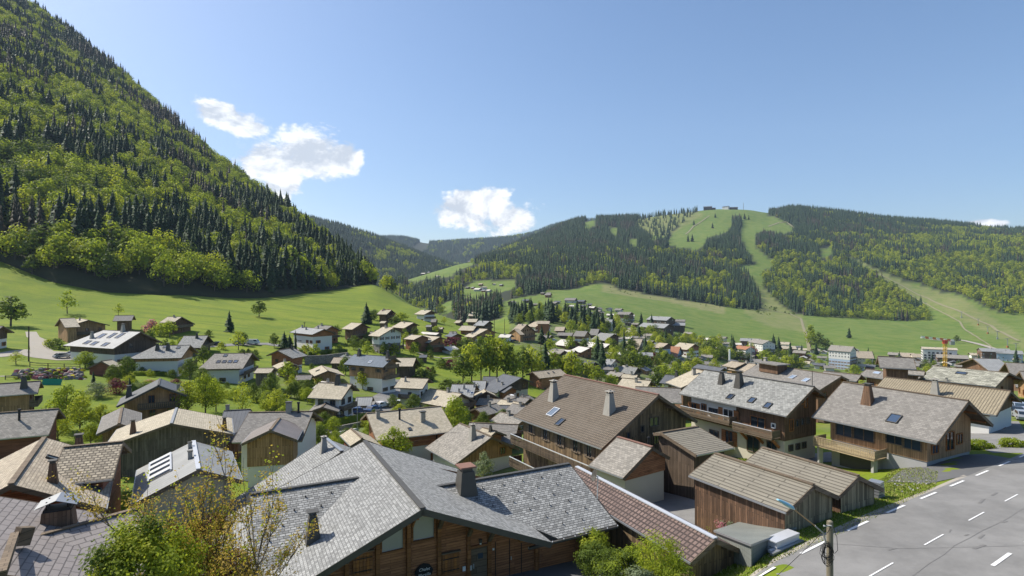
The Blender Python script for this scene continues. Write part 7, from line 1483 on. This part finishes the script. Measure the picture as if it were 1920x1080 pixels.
hedge([(214, 925), (246, 915)], 2.6, 1.6, L_MID, 'dark hedge with bright top between the big barn and the beige shingle roof', Y=58, dens=220, leaf=.09)
hedge([(790, 880), (850, 868)], 1.3, 1.0, L_GRN, 'low hedge behind the front slate roof', Y=70, dens=120)
hedge([(888, 778), (926, 776)], 1.6, 1.4, L_YEL, 'small yellow-green hedge in the court below the dark barn', dens=80)
def wall_obj(pts, hgt, th, mat, label, name='retaining_wall', Y=None):
    P = [at(p[0], p[1], Y) for p in pts]; m = MB()
    for a, b in zip(P[:-1], P[1:]):
        d = (b - a).to_2d().normalized(); n = Vector((-d.y, d.x, 0)) * th / 2
        for s_ in (-1, 1): q = [a + n * s_ - Vector((0, 0, 1)), b + n * s_ - Vector((0, 0, 1)), b + n * s_ + Vector((0, 0, hgt)), a + n * s_ + Vector((0, 0, hgt))]; m.poly(q if s_ > 0 else q[::-1], mat)
        m.poly([a - n + Vector((0, 0, hgt)), b - n + Vector((0, 0, hgt)), b + n + Vector((0, 0, hgt)), a + n + Vector((0, 0, hgt))], mat)
        for q_ in (a, b): m.poly([q_ - n - Vector((0, 0, 1)), q_ + n - Vector((0, 0, 1)), q_ + n + Vector((0, 0, hgt)), q_ - n + Vector((0, 0, hgt))], mat)
    o = m.build(name, None, P[0], P[0]); tag(o, label, 'wall'); return o
wall_obj([(572, 684), (610, 682), (652, 676)], 3.0, .6, W_STONE, 'long stone retaining wall under the hedge in the middle village')
wall_obj([(588, 812), (640, 806), (686, 797)], .9, .4, W_STONE, 'low wall under the flowered bank')
wall_obj([(585, 822), (640, 816), (672, 810)], .8, .3, W_WHITE, 'white garden wall behind the blue-grey slate roof')
wall_obj([(590, 706), (1, 706)][:1] + [(560, 704)], .1, .2, W_STONE, 'short stone kerb before the low farm building')
# ------------------------------------------------------------------ vehicles
CARM = {}
def car_mesh(col, van):
    k = (col, van)
    if k in CARM: return CARM[k]
    pm = m_plain('car_paint_%d' % len(CARM), col, .25, .03, 2, spec=.6); b, g, w = MB(), MB(), MB(); W = .86
    if van: side = [(-2.4, .35), (2.35, .35), (2.4, .8), (2.2, 1.1), (1.5, 1.95), (-2.3, 1.98), (-2.42, .9)]
    else: side = [(-2.1, .32), (2.1, .32), (2.15, .62), (1.95, .82), (1.05, .93), (.45, 1.42), (-1.25, 1.45), (-1.95, .98), (-2.15, .7)]
    n = len(side); ins = lambda z: W if z < .95 else W * .86
    for s_ in (-1, 1): q = [Vector((x, s_ * ins(z), z)) for x, z in side]; b.poly(q if s_ < 0 else q[::-1], pm)
    for i in range(n):
        (x0, z0), (x1, z1) = side[i], side[(i + 1) % n]; b.poly([Vector((x0, -ins(z0), z0)), Vector((x0, ins(z0), z0)), Vector((x1, ins(z1), z1)), Vector((x1, -ins(z1), z1))], pm)
    if van: gl = [[(1.55, 1.85), (2.15, 1.18)]]; sd = [(.5, 1.2), (1.75, 1.2), (1.35, 1.8), (.5, 1.82)]
    else: gl = [[(.50, 1.36), (1.0, .97)], [(-1.32, 1.38), (-1.88, 1.02)]]; sd = [(-1.5, .98), (.9, .98), (.42, 1.34), (-1.2, 1.36)]
    for (a, c) in gl: e = .03 * (1 if a[0] > 0 else -1); g.poly([Vector((a[0] + e, -W * .78, a[1] + .03)), Vector((a[0] + e, W * .78, a[1] + .03)), Vector((c[0] + e, W * .8, c[1] + .03)), Vector((c[0] + e, -W * .8, c[1] + .03))], GLASS)
    for s_ in (-1, 1): g.poly([Vector((x, s_ * (ins(z) + .02 + (.06 if z < 1.1 else 0)), z)) for x, z in sd], GLASS)
    w.tube([(0, -.1, 0), (0, .1, 0)], .33, T_BLACK, 14); w.tube([(0, -.11, 0), (0, .11, 0)], .18, T_LIGHT, 10)
    CARM[k] = (b.mesh('body'), g.mesh('window'), w.mesh('wheel')); return CARM[k]
def car(px, py, hd, col, label, van=False, Y=None, name='parked_car'):
    p = at(px, py, Y); o = empty(name, p + Vector((0, 0, .08)), math.radians(hd)); b, g, w = car_mesh(col, van); link('body', b, o); link('window', g, o)
    for x in (-1.3, 1.35):
        for y in (-.8, .8): link('wheel', w, o, (x, y, .33))
    tag(o, label, 'van' if van else 'car', 'cars and vans parked in the village')
car(474, 646, 5, (.62, .63, .64), 'white delivery van on the lane below the upper left meadow', True, name='parked_van')
car(409, 648, 5, (.03, .035, .05), 'dark car on the lane left of the white van'); car(449, 647, 5, (.10, .11, .12), 'grey car half hidden by the thin tree beside the lane')
car(672, 776, 20, (.03, .06, .14), 'dark blue car in front of the flowered forecourt of the thick-roofed house'); car(754, 761, 10, (.45, .47, .5), 'silver car under the balcony of the white house by the lane')
car(1077, 706, 40, (.05, .12, .25), 'blue car beside the bushes above the farmhouse ridge', Y=150); car(1038, 640, 10, (.30, .38, .5), 'light blue car below the honey chalet')
for i, (x, y, c, t) in enumerate(((1898, 748, (.7, .7, .7), 'white'), (1908, 756, (.35, .4, .5), 'blue-grey'), (1904, 764, (.02, .02, .025), 'black'), (1916, 771, (.3, .32, .35), 'silver'))): car(x, y, 60, c, t + ' car parked beyond the honey-tiled chalet at the right border', Y=104 - 5 * i)
for i, (x, y, hd, k) in enumerate(((140, 668, 20, 0), (118, 672, 60, 1), (232, 698, 10, 2), (560, 664, 10, 3), (700, 772, 70, 4), (716, 764, 60, 0), (640, 792, 10, 2), (846, 778, 30, 3), (900, 786, 10, 1), (660, 640, 10, 2), (770, 632, 20, 0), (1250, 684, 30, 1), (1268, 678, 20, 4), (1300, 674, 10, 0), (1346, 672, 0, 2), (1186, 706, 20, 4), (1380, 684, 10, 3), (1120, 664, 10, 0), (965, 642, 10, 2), (1452, 868, 15, 1))):
    cn, cc = (('white', (.66, .66, .66)), ('grey', (.22, .23, .24)), ('black', (.02, .02, .022)), ('dark red', (.22, .02, .02)), ('blue', (.03, .08, .2)))[k]
    wh = ['on the turning road by the big honey chalet', 'beside the flowered rockery', 'behind the red garden shed', 'before the gleaming white base', 'on the lane by the flat garage', 'higher on the lane by the flat garage', 'below the thick-roofed white house', 'by the aerial-roofed house', 'in the courtyard corner', 'below the porch chalet', 'by the long lean-to', 'at the bend of the lane', 'beyond the lane bend', 'below the wide red-brown chalet', 'by the tall banded stack', 'by the ridged grey roof', 'behind the pale ribbed roof', 'by the low ochre house', 'below the crest hamlet', 'on the lane between slate-roofed and log chalets'][i]
    car(x, y, hd, cc, cn + ' car parked ' + wh)
def parasol(px, py, col, label, Y=None, r=1.4):
    p = at(px, py, Y); m = MB(); root = empty('parasol', p); m.tube([p, p + Vector((0, 0, 2.3))], .03, T_LIGHT, 6); m.build('pole', root, p); c_ = MB(); ap = p + Vector((0, 0, 2.65)); R_ = [p + Vector((r * math.cos(k * math.pi / 4), r * math.sin(k * math.pi / 4), 2.15)) for k in range(8)]
    for k in range(8): c_.poly([ap, R_[k], R_[(k + 1) % 8]], col); c_.poly([ap - Vector((0, 0, .04)), R_[(k + 1) % 8], R_[k]], col)
    c_.build('canopy', root, p); tag(root, label, 'parasol', 'garden parasols')
parasol(770, 842, T_WHITE, 'white parasol in the garden under the two-panelled beige roof', 68); parasol(960, 698, T_WHITE, 'white parasol at the foot of the tall central trees', 170); parasol(903, 770, T_ORANGE, 'orange parasol in the court below the dark barn', 98); parasol(78, 772, T_CLAY, 'red parasol on the terrace by the flat grey roof', 92)
# ------------------------------------------------------------------ poles, lamp, lifts, crane
def pole(px, py, top, r, mat, name, label, cat, Y=None, arms=()):
    p = at(px, py, Y); z = (HY - top) / F * p.y; m = MB(); m.tube([(p.x, p.y, p.z - .5), (p.x, p.y, z)], [r, r * .75], mat, 9)
    for (dz, w_) in arms: m.beam((p.x - w_ / 2, p.y, z - dz), (p.x + w_ / 2, p.y, z - dz), .12, .12, mat)
    o = m.build(name, None, p, p); tag(o, label, cat); return p, z, o
pole(54, 678, 612, .17, BARK_D, 'utility_pole', 'tall brown utility pole beside the turning road', 'pole')
pole(571, 645, 604, .14, BARK_D, 'utility_pole', 'slender pole beside the grey house above the van', 'pole', arms=((.3, 1.2),)); pole(1523, 723, 695, .07, T_DARK, 'aerial_mast', 'thin aerial mast on the brown-shingled roof', 'aerial', Y=95)
pole(670, 768, 745, .07, T_GREY, 'lamp_post', 'thin grey post before the flat-roofed garage', 'post', Y=110); pole(1206, 752, 720, .08, T_GREY, 'aerial_mast', 'aerial mast on the stained pale roof', 'aerial', Y=136)
p, z, o = pole(819, 866, 808, .14, BARK_D, 'utility_pole', 'dark utility pole carrying a street lamp, left of the speckled roof', 'pole')
m = MB(); m.beam((p.x, p.y, z - .3), (p.x - .8, p.y - .1, z - .1), .06, .06, T_LIGHT); m.box((p.x - 1.0, p.y - .1, z - .12), (.6, .28, .22), T_WHITE); m.build('lamp_head', o, p)
m = MB()
q0 = Vector((p.x, p.y, z - .1))
for tgt in (unproj(1085, 795, 78), unproj(690, 845, 66)):
    pts = [q0.lerp(tgt, t) - Vector((0, 0, 2.2 * t * (1 - t))) for t in [i / 14 for i in range(15)]]; m.tube(pts, .018, T_BLACK, 4)
o = m.build('overhead_wire', None, q0, q0); tag(o, 'thin overhead wires leaving the pole with the street lamp', 'wire')
pole(946, 616, 598, .16, BARK_D, 'utility_pole', 'pole on the meadow crest behind the hamlet', 'pole', Y=330); pole(927, 612, 597, .16, BARK_D, 'utility_pole', 'pole at the right end of the crest hamlet', 'pole', Y=320); pole(1014, 650, 626, .15, BARK_D, 'utility_pole', 'pole below the big honey chalet', 'pole', Y=262)
pole(1368, 680, 655, .45, T_WHITE, 'chimney_stack', 'tall black and white banded stack rising among the trees', 'chimney', Y=230); pole(1408, 668, 642, .35, T_GREY, 'lamp_post', 'tall grey mast before the stepped gables', 'mast', Y=330)
pole(1394, 398, 380, 1.0, T_GREY, 'radio_mast', 'thin radio mast on the summit ridge', 'mast', Y=2330, arms=((6, 4), (14, 5)))
for i, (x, y) in enumerate(((1735, 580), (1803, 596), (1834, 610), (1852, 626), (1870, 636), (1889, 652), (1905, 662))):
    p = at(x, y); m = MB(); hp = 11 if i else 14; m.tube([(p.x, p.y, p.z - 1), (p.x, p.y, p.z + hp)], [.45, .35], T_GREY, 8); m.beam((p.x - 3, p.y, p.z + hp), (p.x + 3, p.y, p.z + hp), .5, .5, T_GREY if i else m_plain('teal_paint', (.05, .22, .2), .5)); m.box((p.x, p.y, p.z + 1.2), (1.8, 1.8, 2.4), T_ORANGE if i in (2, 3, 5) else T_GREY)
    o = m.build('lift_pylon', None, p, p); tag(o, ['teal chairlift pylon at the upper clearing of the right piste', 'lift pylon highest on the bare piste', 'orange-footed lift pylon third down the piste', 'orange-footed lift pylon near the middle of the piste', 'grey lift pylon low on the piste', 'orange-footed lift pylon lowest on the grass', 'grey lift pylon above the valley station'][i], 'lift pylon', 'lift pylons')
def crane():
    p = at(1772, 676, 440); root = empty('tower_crane', p); Yl = T_ORANGE; ym = m_plain('yellow_crane_paint', (.62, .36, .02), .5); rm = m_plain('red_crane_paint', (.55, .07, .04), .5)
    z = (HY - 643) / F * p.y; m = MB()
    for sx_ in (-1, 1):
        for sy_ in (-1, 1): m.beam((p.x + sx_ * .8, p.y + sy_ * .8, p.z), (p.x + sx_ * .8, p.y + sy_ * .8, z), .25, .25, ym)
    n = 10
    for i in range(n):
        za, zb_ = p.z + (z - p.z) * i / n, p.z + (z - p.z) * (i + 1) / n
        for sy_ in (-1, 1): m.beam((p.x - 1, p.y + sy_, za), (p.x + 1, p.y + sy_, zb_), .25, .25, ym)
    m.build('mast', root, p); j = MB(); a = unproj(1727, 633.5, 432); b = unproj(1789, 640, 446); k_ = 9
    for i in range(k_):
        q, w_ = a.lerp(b, i / k_), a.lerp(b, (i + 1) / k_); mt = T_WHITE if i % 2 == 0 else rm
        for d in (Vector((0, -.6, 0)), Vector((0, .6, 0)), Vector((0, 0, 1.2))): j.beam(q + d, w_ + d, .4, .4, mt)
        j.beam(q + Vector((0, 0, 1.2)), w_ + Vector((0, -.6, 0)), .3, .3, mt); j.beam(q + Vector((0, .6, 0)), w_ + Vector((0, 0, 1.2)), .3, .3, mt)
    j.build('jib', root, p); c = MB(); c.box(unproj(1772, 641, 440), (2.6, 2.2, 2.8), rm); c.box(b + Vector((-1.5, 0, -1.2)), (3.2, 1.6, 3), T_GREY); c.build('cab', root, p)
    tag(root, 'tower crane with yellow mast and long red and white jib above the construction site', 'crane')
crane()
# street lamp on a wooden pole, bottom right
def street_lamp():
    Y = 26.0; g = unproj(1556, 1080, Y); zg = gz(g.x, g.y); top = unproj(1556, 976, Y).z; root = empty('street_lamp', (g.x, g.y, zg)); m = MB()
    wood = m_boards('grey_pole_wood', (.22, .19, .13), .5, True, .1); m.tube([(g.x, g.y, zg - .4), (g.x, g.y, top - .2), (g.x, g.y, top - .04), (g.x, g.y, top)], [.155, .135, .125, .07], wood, 14); m.build('pole', root, root.location)
    a = MB(); p0 = unproj(1549, 1020, Y - .15); p1 = unproj(1544, 1000, Y - .2); p2 = unproj(1528, 986, Y - .4); p3 = unproj(1489, 955, Y - .9); a.tube([p0, p1, p2], .035, T_GREY, 8); a.tube([p2, p3], .03, m_plain('tan_conduit', (.45, .27, .13), .6), 8); a.build('arm', root, root.location)
    h = MB(); e = unproj(1458, 937, Y - 1.25); ax = (p3 - e); L = ax.length; ax.normalize(); sdv = ax.cross(Vector((0, 0, 1))).normalized(); up = sdv.cross(ax); up = up if up.z > 0 else -up; blue = m_plain('pale_blue_lamp_shell', (.22, .46, .58), .3, .15, 6, spec=.6)
    prev = None; ns = 12
    for i in range(11):
        u = i / 10; wv = (.19 * math.sin(math.pi * min(1, .12 + u * .62)) if u < .8 else .19 * (math.sin(math.pi * .616) - (u - .8) * 3.2)); wv = max(wv, .045); c = e + ax * L * u; ring = [c + sdv * wv * math.cos(t) + up * wv * .62 * (math.sin(t) if math.sin(t) > 0 else .55 * math.sin(t)) for t in [k * 2 * math.pi / ns for k in range(ns)]]
        if prev:
            for k in range(ns): h.poly([prev[k], prev[(k + 1) % ns], ring[(k + 1) % ns], ring[k]], blue)
        else: h.poly(ring[::-1], blue)
        prev = ring
    h.poly(prev, blue); h.build('lamp_head', root, root.location)
    for k in (.25, .5): pass
    c = MB(); r = random.Random(3)
    for i in range(16):
        cx = g.x - .22 + r.uniform(-.05, .05); cy = g.y - .16; zc = top - .95 - r.uniform(0, .25); w_, hh = r.uniform(.10, .26), r.uniform(.35, .75)
        c.tube([(cx + w_ * math.sin(t) * (1 + .2 * math.sin(3 * t + i)), cy + .05 * math.cos(t + i), zc - hh * .5 + hh * .62 * math.cos(t)) for t in [q * 2 * math.pi / 18 for q in range(19)]], .011, T_BLACK if i % 3 else T_DARK, 4)
    c.tube([(g.x - .2, g.y - .16, top - .5), (g.x - .05, g.y - .17, top - .2), (g.x - .35, g.y - .2, top - .12)], .02, T_BLACK, 5); c.tube([(g.x + .14, g.y - .05, top - .25), (g.x + .26, g.y - .1, top - .7), (g.x + .3, g.y - .1, top - 1.3), (g.x + .15, g.y - .1, top - 1.45)], .012, T_BLACK, 5)
    c.box((g.x - .18, g.y - .14, top - .18), (.34, .08, .05), T_LIGHT); c.build('cable_coil', root, root.location)
    w = MB(); tgt = unproj(1340, 1175, 24.5); s0 = Vector((g.x - .25, g.y - .15, top - .3)); w.tube([s0.lerp(tgt, t) - Vector((0, 0, .7 * t * (1 - t))) for t in [i / 12 for i in range(13)]], .013, T_BLACK, 5); w.build('wire', root, root.location)
    tag(root, 'wooden pole with pale blue street lamp head and black cable coil', 'street lamp')
street_lamp()
# fence, rockery and netting at the left
def fence(pts, h_, label, Y=None, st=2.2):
    P = [at(p[0], p[1], Y) for p in pts]; root = empty('fence', P[0]); rl = MB()
    for a, b in zip(P[:-1], P[1:]):
        n = max(1, int((b - a).length / st))
        for i in range(n + 1):
            q = a.lerp(b, i / n); q.z = gz(q.x, q.y); m = MB(); m.box(q + Vector((0, 0, h_ / 2)), (.14, .14, h_), T_WOOD); m.build('post', root, root.location)
        for k in (.45, .9): rl.beam(a + Vector((0, 0, h_ * k)), b + Vector((0, 0, h_ * k)), .06, .12, T_WOOD)
    rl.build('rail', root, root.location); tag(root, label, 'fence')
fence([(56, 688), (90, 690), (150, 691)], 1.2, 'wooden post and rail fence along the turning road above the rockery'); fence([(10, 712), (60, 710), (112, 712)], .9, 'low pale fence along the left lawn'); fence([(868, 888), (940, 885)], 1.2, 'wooden garden railing near the small pale green tree', Y=62)
m = MB(); a, b = at(77, 722), at(114, 722); m.poly([a, b, b + Vector((0, .5, 1.3)), a + Vector((0, .5, 1.3))], m_plain('green_netting', (.02, .22, .14), .7)); m.poly([a, b, b + Vector((0, .54, 1.3)), a + Vector((0, .54, 1.3))], MATS['green_netting']); o = m.build('netting_screen', None, a, a); tag(o, 'bright green netting screen behind the flat grey roof at the left', 'screen')
rk = MB(); rs_ = random.Random(2); fl = [m_plain('grey_boulder', (.24, .21, .19), .9, .3, 3), L_YEL, L_MID, L_PURP, L_PINK, m_leaf('yellow_flowers', (.55, .45, .02), (.6, .5, .05), .2)]
for i in range(170):
    q = at(rs_.uniform(28, 160), rs_.uniform(694, 712)); s_ = rs_.uniform(.5, 1.15); mt = rs_.choice(fl[:1] * 5 + fl[1:]); rk.box(q + Vector((0, 0, s_ * .3)), (s_ * 1.2, s_, s_ * .8), mt, Matrix.Rotation(rs_.uniform(0, 3), 3, 'Z') @ Matrix.Rotation(rs_.uniform(-.4, .4), 3, 'X'), top=(.55, .55))
o = rk.build('rockery', None, at(90, 700), at(90, 700)); tag(o, kind='stuff')
# ------------------------------------------------------------------ foreground plants
def branchy(name, label, base, height, spread, depth, nleaf, leaf, mats, seed, bark, r0=.07, lean=(0, 0), clump=5, cat='tree', stems=3, dens_top=1.0, split=3, tips=None):
    r = np.random.RandomState(seed); tk = MB(); tips_ = []
    def grow(p, d, L, rad, k):
        pts = [p]; q = p
        for i in range(4):
            d = (d + Vector(r.normal(0, .10, 3)) + Vector((0, 0, .05))).normalized(); q = q + d * L / 4; pts.append(q)
        tk.tube(pts, [rad * (1 - .16 * i) for i in range(5)], bark, 5 if k < 2 else 4)
        if k >= depth: tips_.extend(pts[1:]); return
        if k >= depth - 1: tips_.extend(pts[2:])
        for i in range(split):
            t = r.uniform(.35, 1.0); s_ = pts[min(4, max(1, int(t * 4)))]; a = Vector(r.normal(0, 1, 3)); a = (a - d * a.dot(d)).normalized(); grow(s_, (d * .85 + a * spread + Vector((0, 0, .12))).normalized(), L * r.uniform(.5, .75), rad * .55, k + 1)
        grow(pts[-1], d, L * .7, rad * .6, k + 1)
    for s_ in range(stems):
        a = 2 * math.pi * s_ / stems + r.uniform(-.3, .3); d = Vector((math.cos(a) * spread * .45 + lean[0], math.sin(a) * spread * .45 + lean[1], 1)).normalized(); grow(Vector((0, 0, 0)), d, height * r.uniform(.34, .42), r0, 0)
    root = empty(name, base); tk.build('trunk', root); Tp = np.array([tuple(t) for t in tips_]); n = nleaf
    idx = r.randint(0, len(Tp), n // clump); C = np.repeat(Tp[idx], clump, 0) + r.normal(0, leaf * 2.2, (len(idx) * clump, 3)); nn = r.normal(0, 1, (len(C), 3)); nn[:, 2] += .6; nn /= np.linalg.norm(nn, axis=1)[:, None]
    V, Q = leaf_cloud(C, nn, leaf * r.uniform(.6, 1.3, len(C)), r); mi = np.repeat(r.randint(0, len(mats), len(idx)), clump); link('crown', np_mesh('crown', V, Q, mats, mi), root); tag(root, label, cat, None); return root
def gp(px, Y): X = (px - CX) / F * Y; return Vector((X, Y, gz(X, Y) - .1))
branchy('bronze_leaved_tree', 'sparse tree with small golden-bronze leaves and bare stems in front of the grey roof', gp(385, 24), 10.6, .36, 4, 25000, .054, [L_GOLD, L_GOLD, L_GOLD, L_YEL], 5, BARK, .085, stems=5, clump=7, lean=(.02, 0))
def dense_bush(name, label, c, rad, n, leaf, mats, seed, cat='shrub', bark=BARK):
    """layered leafy bush: leaves gathered on many overlapping sprays, with stems from the ground"""
    r = np.random.RandomState(seed); g = gz(c.x, c.y); k = 60; d = r.normal(size=(k, 3)); d /= np.linalg.norm(d, axis=1)[:, None]; S = d * (r.uniform(.35, 1, k) ** .5)[:, None] * np.array(rad); idx = r.randint(0, k, n)
    C = S[idx] + r.normal(0, 1, (n, 3)) * np.array(rad) * .13; nn = C / np.array(rad) + r.normal(0, .6, (n, 3)) + np.array([0, 0, .4]); nn /= np.linalg.norm(nn, axis=1)[:, None]
    V, Q = leaf_cloud(C + np.array([0, 0, c.z - g]), nn, leaf * r.uniform(.6, 1.3, n), r); root = empty(name, (c.x, c.y, g)); link('crown', np_mesh('crown', V, Q, mats, np.repeat(r.randint(0, len(mats), k)[idx], 1)), root)
    tk = MB()
    for i in range(14): s_ = S[i * 4]; tk.tube([(s_[0] * .1, s_[1] * .1, 0), (s_[0] * .5, s_[1] * .5, (c.z - g) * .5), (s_[0], s_[1], c.z - g + s_[2])], [.05, .03, .012], bark, 4)
    tk.build('trunk', root); tag(root, label, cat); return root
c = unproj(268, 1088, 20.5); dense_bush('leafy_tree', 'dense bright green small-leaved tree at the bottom edge, left of the golden one', c, (1.8, 1.7, 1.95), 26000, .066, [L_GRN, L_GRN, L_YEL, L_MID], 3, 'tree')
for (x, y, r_, Yp, t) in ((368, 1000, .5, 27, 'left'), (402, 985, .55, 28, 'middle'), (440, 1062, .7, 26, 'right')): dense_bush('purple_shrub', 'deep purple-leaved shrub glimpsed behind the golden tree, %s of three' % t, unproj(x, y, Yp), (r_, r_, r_ * .9), 2600, .06, [L_PURP], int(x))
for (x, y, rx, rz_, Yp, mts, lab) in ((1110, 1018, 1.1, .8, 40.5, [L_GRN, L_YEL], 'tangled yellow-green creeper on the slope beside the carport'), (1112, 1045, 1.2, .9, 38.5, [L_MID], 'dark low shrub at the corner of the driveway'), (1155, 1062, 1.6, 1.0, 36.5, [L_MID, L_MID, L_GRN], 'dark spreading juniper along the driveway edge'), (1190, 1052, 1.2, .9, 36.5, [L_GRN, L_MID], 'mixed green shrub before the tiled carport'),
        (1238, 1052, 1.45, 1.45, 33.5, [L_YEL, L_GRN], 'bright yellow-green round bush before the carport gable'), (1262, 1085, 1.2, .9, 32.5, [L_YEL, L_GRN], 'second bright bush at the bottom edge'), (1200, 1090, .9, .6, 32, [L_GREYL], 'greyish low shrub at the bottom edge'), (1345, 985, .9, .6, 47, [L_GREYL, L_GRN], 'thin shrub at the left corner of the double barn'), (1375, 985, 1.2, .5, 45, [L_GREYL, L_GREYL, L_PINK], 'silvery shrub along the wall of the double barn')):
    dense_bush('garden_shrub', lab, unproj(x, y, Yp), (rx, rx, rz_), 5200, .065, mts, int(x + y))
for (x, y, lab) in ((1838, 845, 'left'), (1900, 842, 'right')): dense_bush('garden_shrub', 'leafy bright perennial clump before the honey-tiled chalet, %s one' % lab, at(x, y, 66) + Vector((0, 0, .4)), (1.4, .9, .6), 2600, .09, [L_GRN], x)
# grass bank and stones beside the road
def grass(name, poly, n, seed, hh, mats, cols=None):
    r = np.random.RandomState(seed); W = [at(*q).to_2d() for q in poly]; xs_, ys_ = [w.x for w in W], [w.y for w in W]; X = r.uniform(min(xs_), max(xs_), n); Y = r.uniform(min(ys_), max(ys_), n); k = in_poly(X, Y, [(w.x, w.y) for w in W]); X, Y = X[k], Y[k]; Z = G.hv(X, Y); m = len(X)
    a = r.uniform(0, 6.28, m); s_ = r.uniform(.5, 1.4, m) * hh; w_ = s_ * .35; dx, dy = np.cos(a) * w_, np.sin(a) * w_; lx, ly = r.normal(0, .4, m) * s_, r.normal(0, .4, m) * s_
    V = np.stack([np.stack([X - dx, Y - dy, Z], -1), np.stack([X + dx, Y + dy, Z], -1), np.stack([X + lx, Y + ly, Z + s_], -1)], 1).reshape(-1, 3); T_ = np.arange(3 * m).reshape(-1, 3)
    o = link(name, np_mesh(name, V, T_, mats, r.randint(0, len(mats), m))); tag(o, kind='stuff')
GR1 = m_plain('verge_grass', (.19, .24, .03), .9, .3, 2); GR2 = m_plain('dry_verge_grass', (.27, .25, .09), .9, .3, 2)
grass('roadside_grass', [(1330, 1120), (1420, 1075), (1560, 1010), (1650, 968), (1755, 915), (1760, 885), (1690, 870), (1640, 905), (1540, 980), (1440, 1020), (1350, 1060)], 90000, 1, .11, [GR1, GR1, GR2])
grass('lawn_grass', [(1340, 870), (1440, 850), (1480, 868), (1400, 890), (1330, 885)], 12000, 2, .14, [GR1])
st = MB(); rs_ = random.Random(9)
for i in range(70):
    q = at(rs_.gauss(1700, 22), rs_.gauss(905, 12)); s_ = rs_.uniform(.05, .17); st.box(q + Vector((0, 0, s_ * .2)), (s_ * 1.4, s_, s_ * .8), W_GREYR if i % 3 else T_STONE, Matrix.Rotation(rs_.uniform(0, 3), 3, 'Z') @ Matrix.Rotation(rs_.uniform(-.5, .5), 3, 'X'), top=(.6, .6))
o = st.build('rubble', None, at(1700, 905), at(1700, 905)); tag(o, kind='stuff')
# ------------------------------------------------------------------ air between the camera and the far slopes
def build_haze():
    mb = MB(); m = bpy.data.materials.new('haze'); m.use_nodes = True; nt = m.node_tree; nt.nodes.clear()
    out = nt.nodes.new('ShaderNodeOutputMaterial'); v = nt.nodes.new('ShaderNodeVolumePrincipled')
    v.inputs['Color'].default_value = (.60, .77, 1.0, 1); v.inputs['Density'].default_value = HAZE; v.inputs['Anisotropy'].default_value = .1
    nt.links.new(v.outputs[0], out.inputs['Volume'])
    x0, x1, y0, y1, z0, z1 = -4200, 4600, -60, 6200, -560, 1700
    mb.box(((x0 + x1) / 2, (y0 + y1) / 2, (z0 + z1) / 2), (x1 - x0, y1 - y0, z1 - z0), m)
    o = mb.build('haze'); tag(o, kind='stuff')
HAZE = 0.58e-4
build_haze()
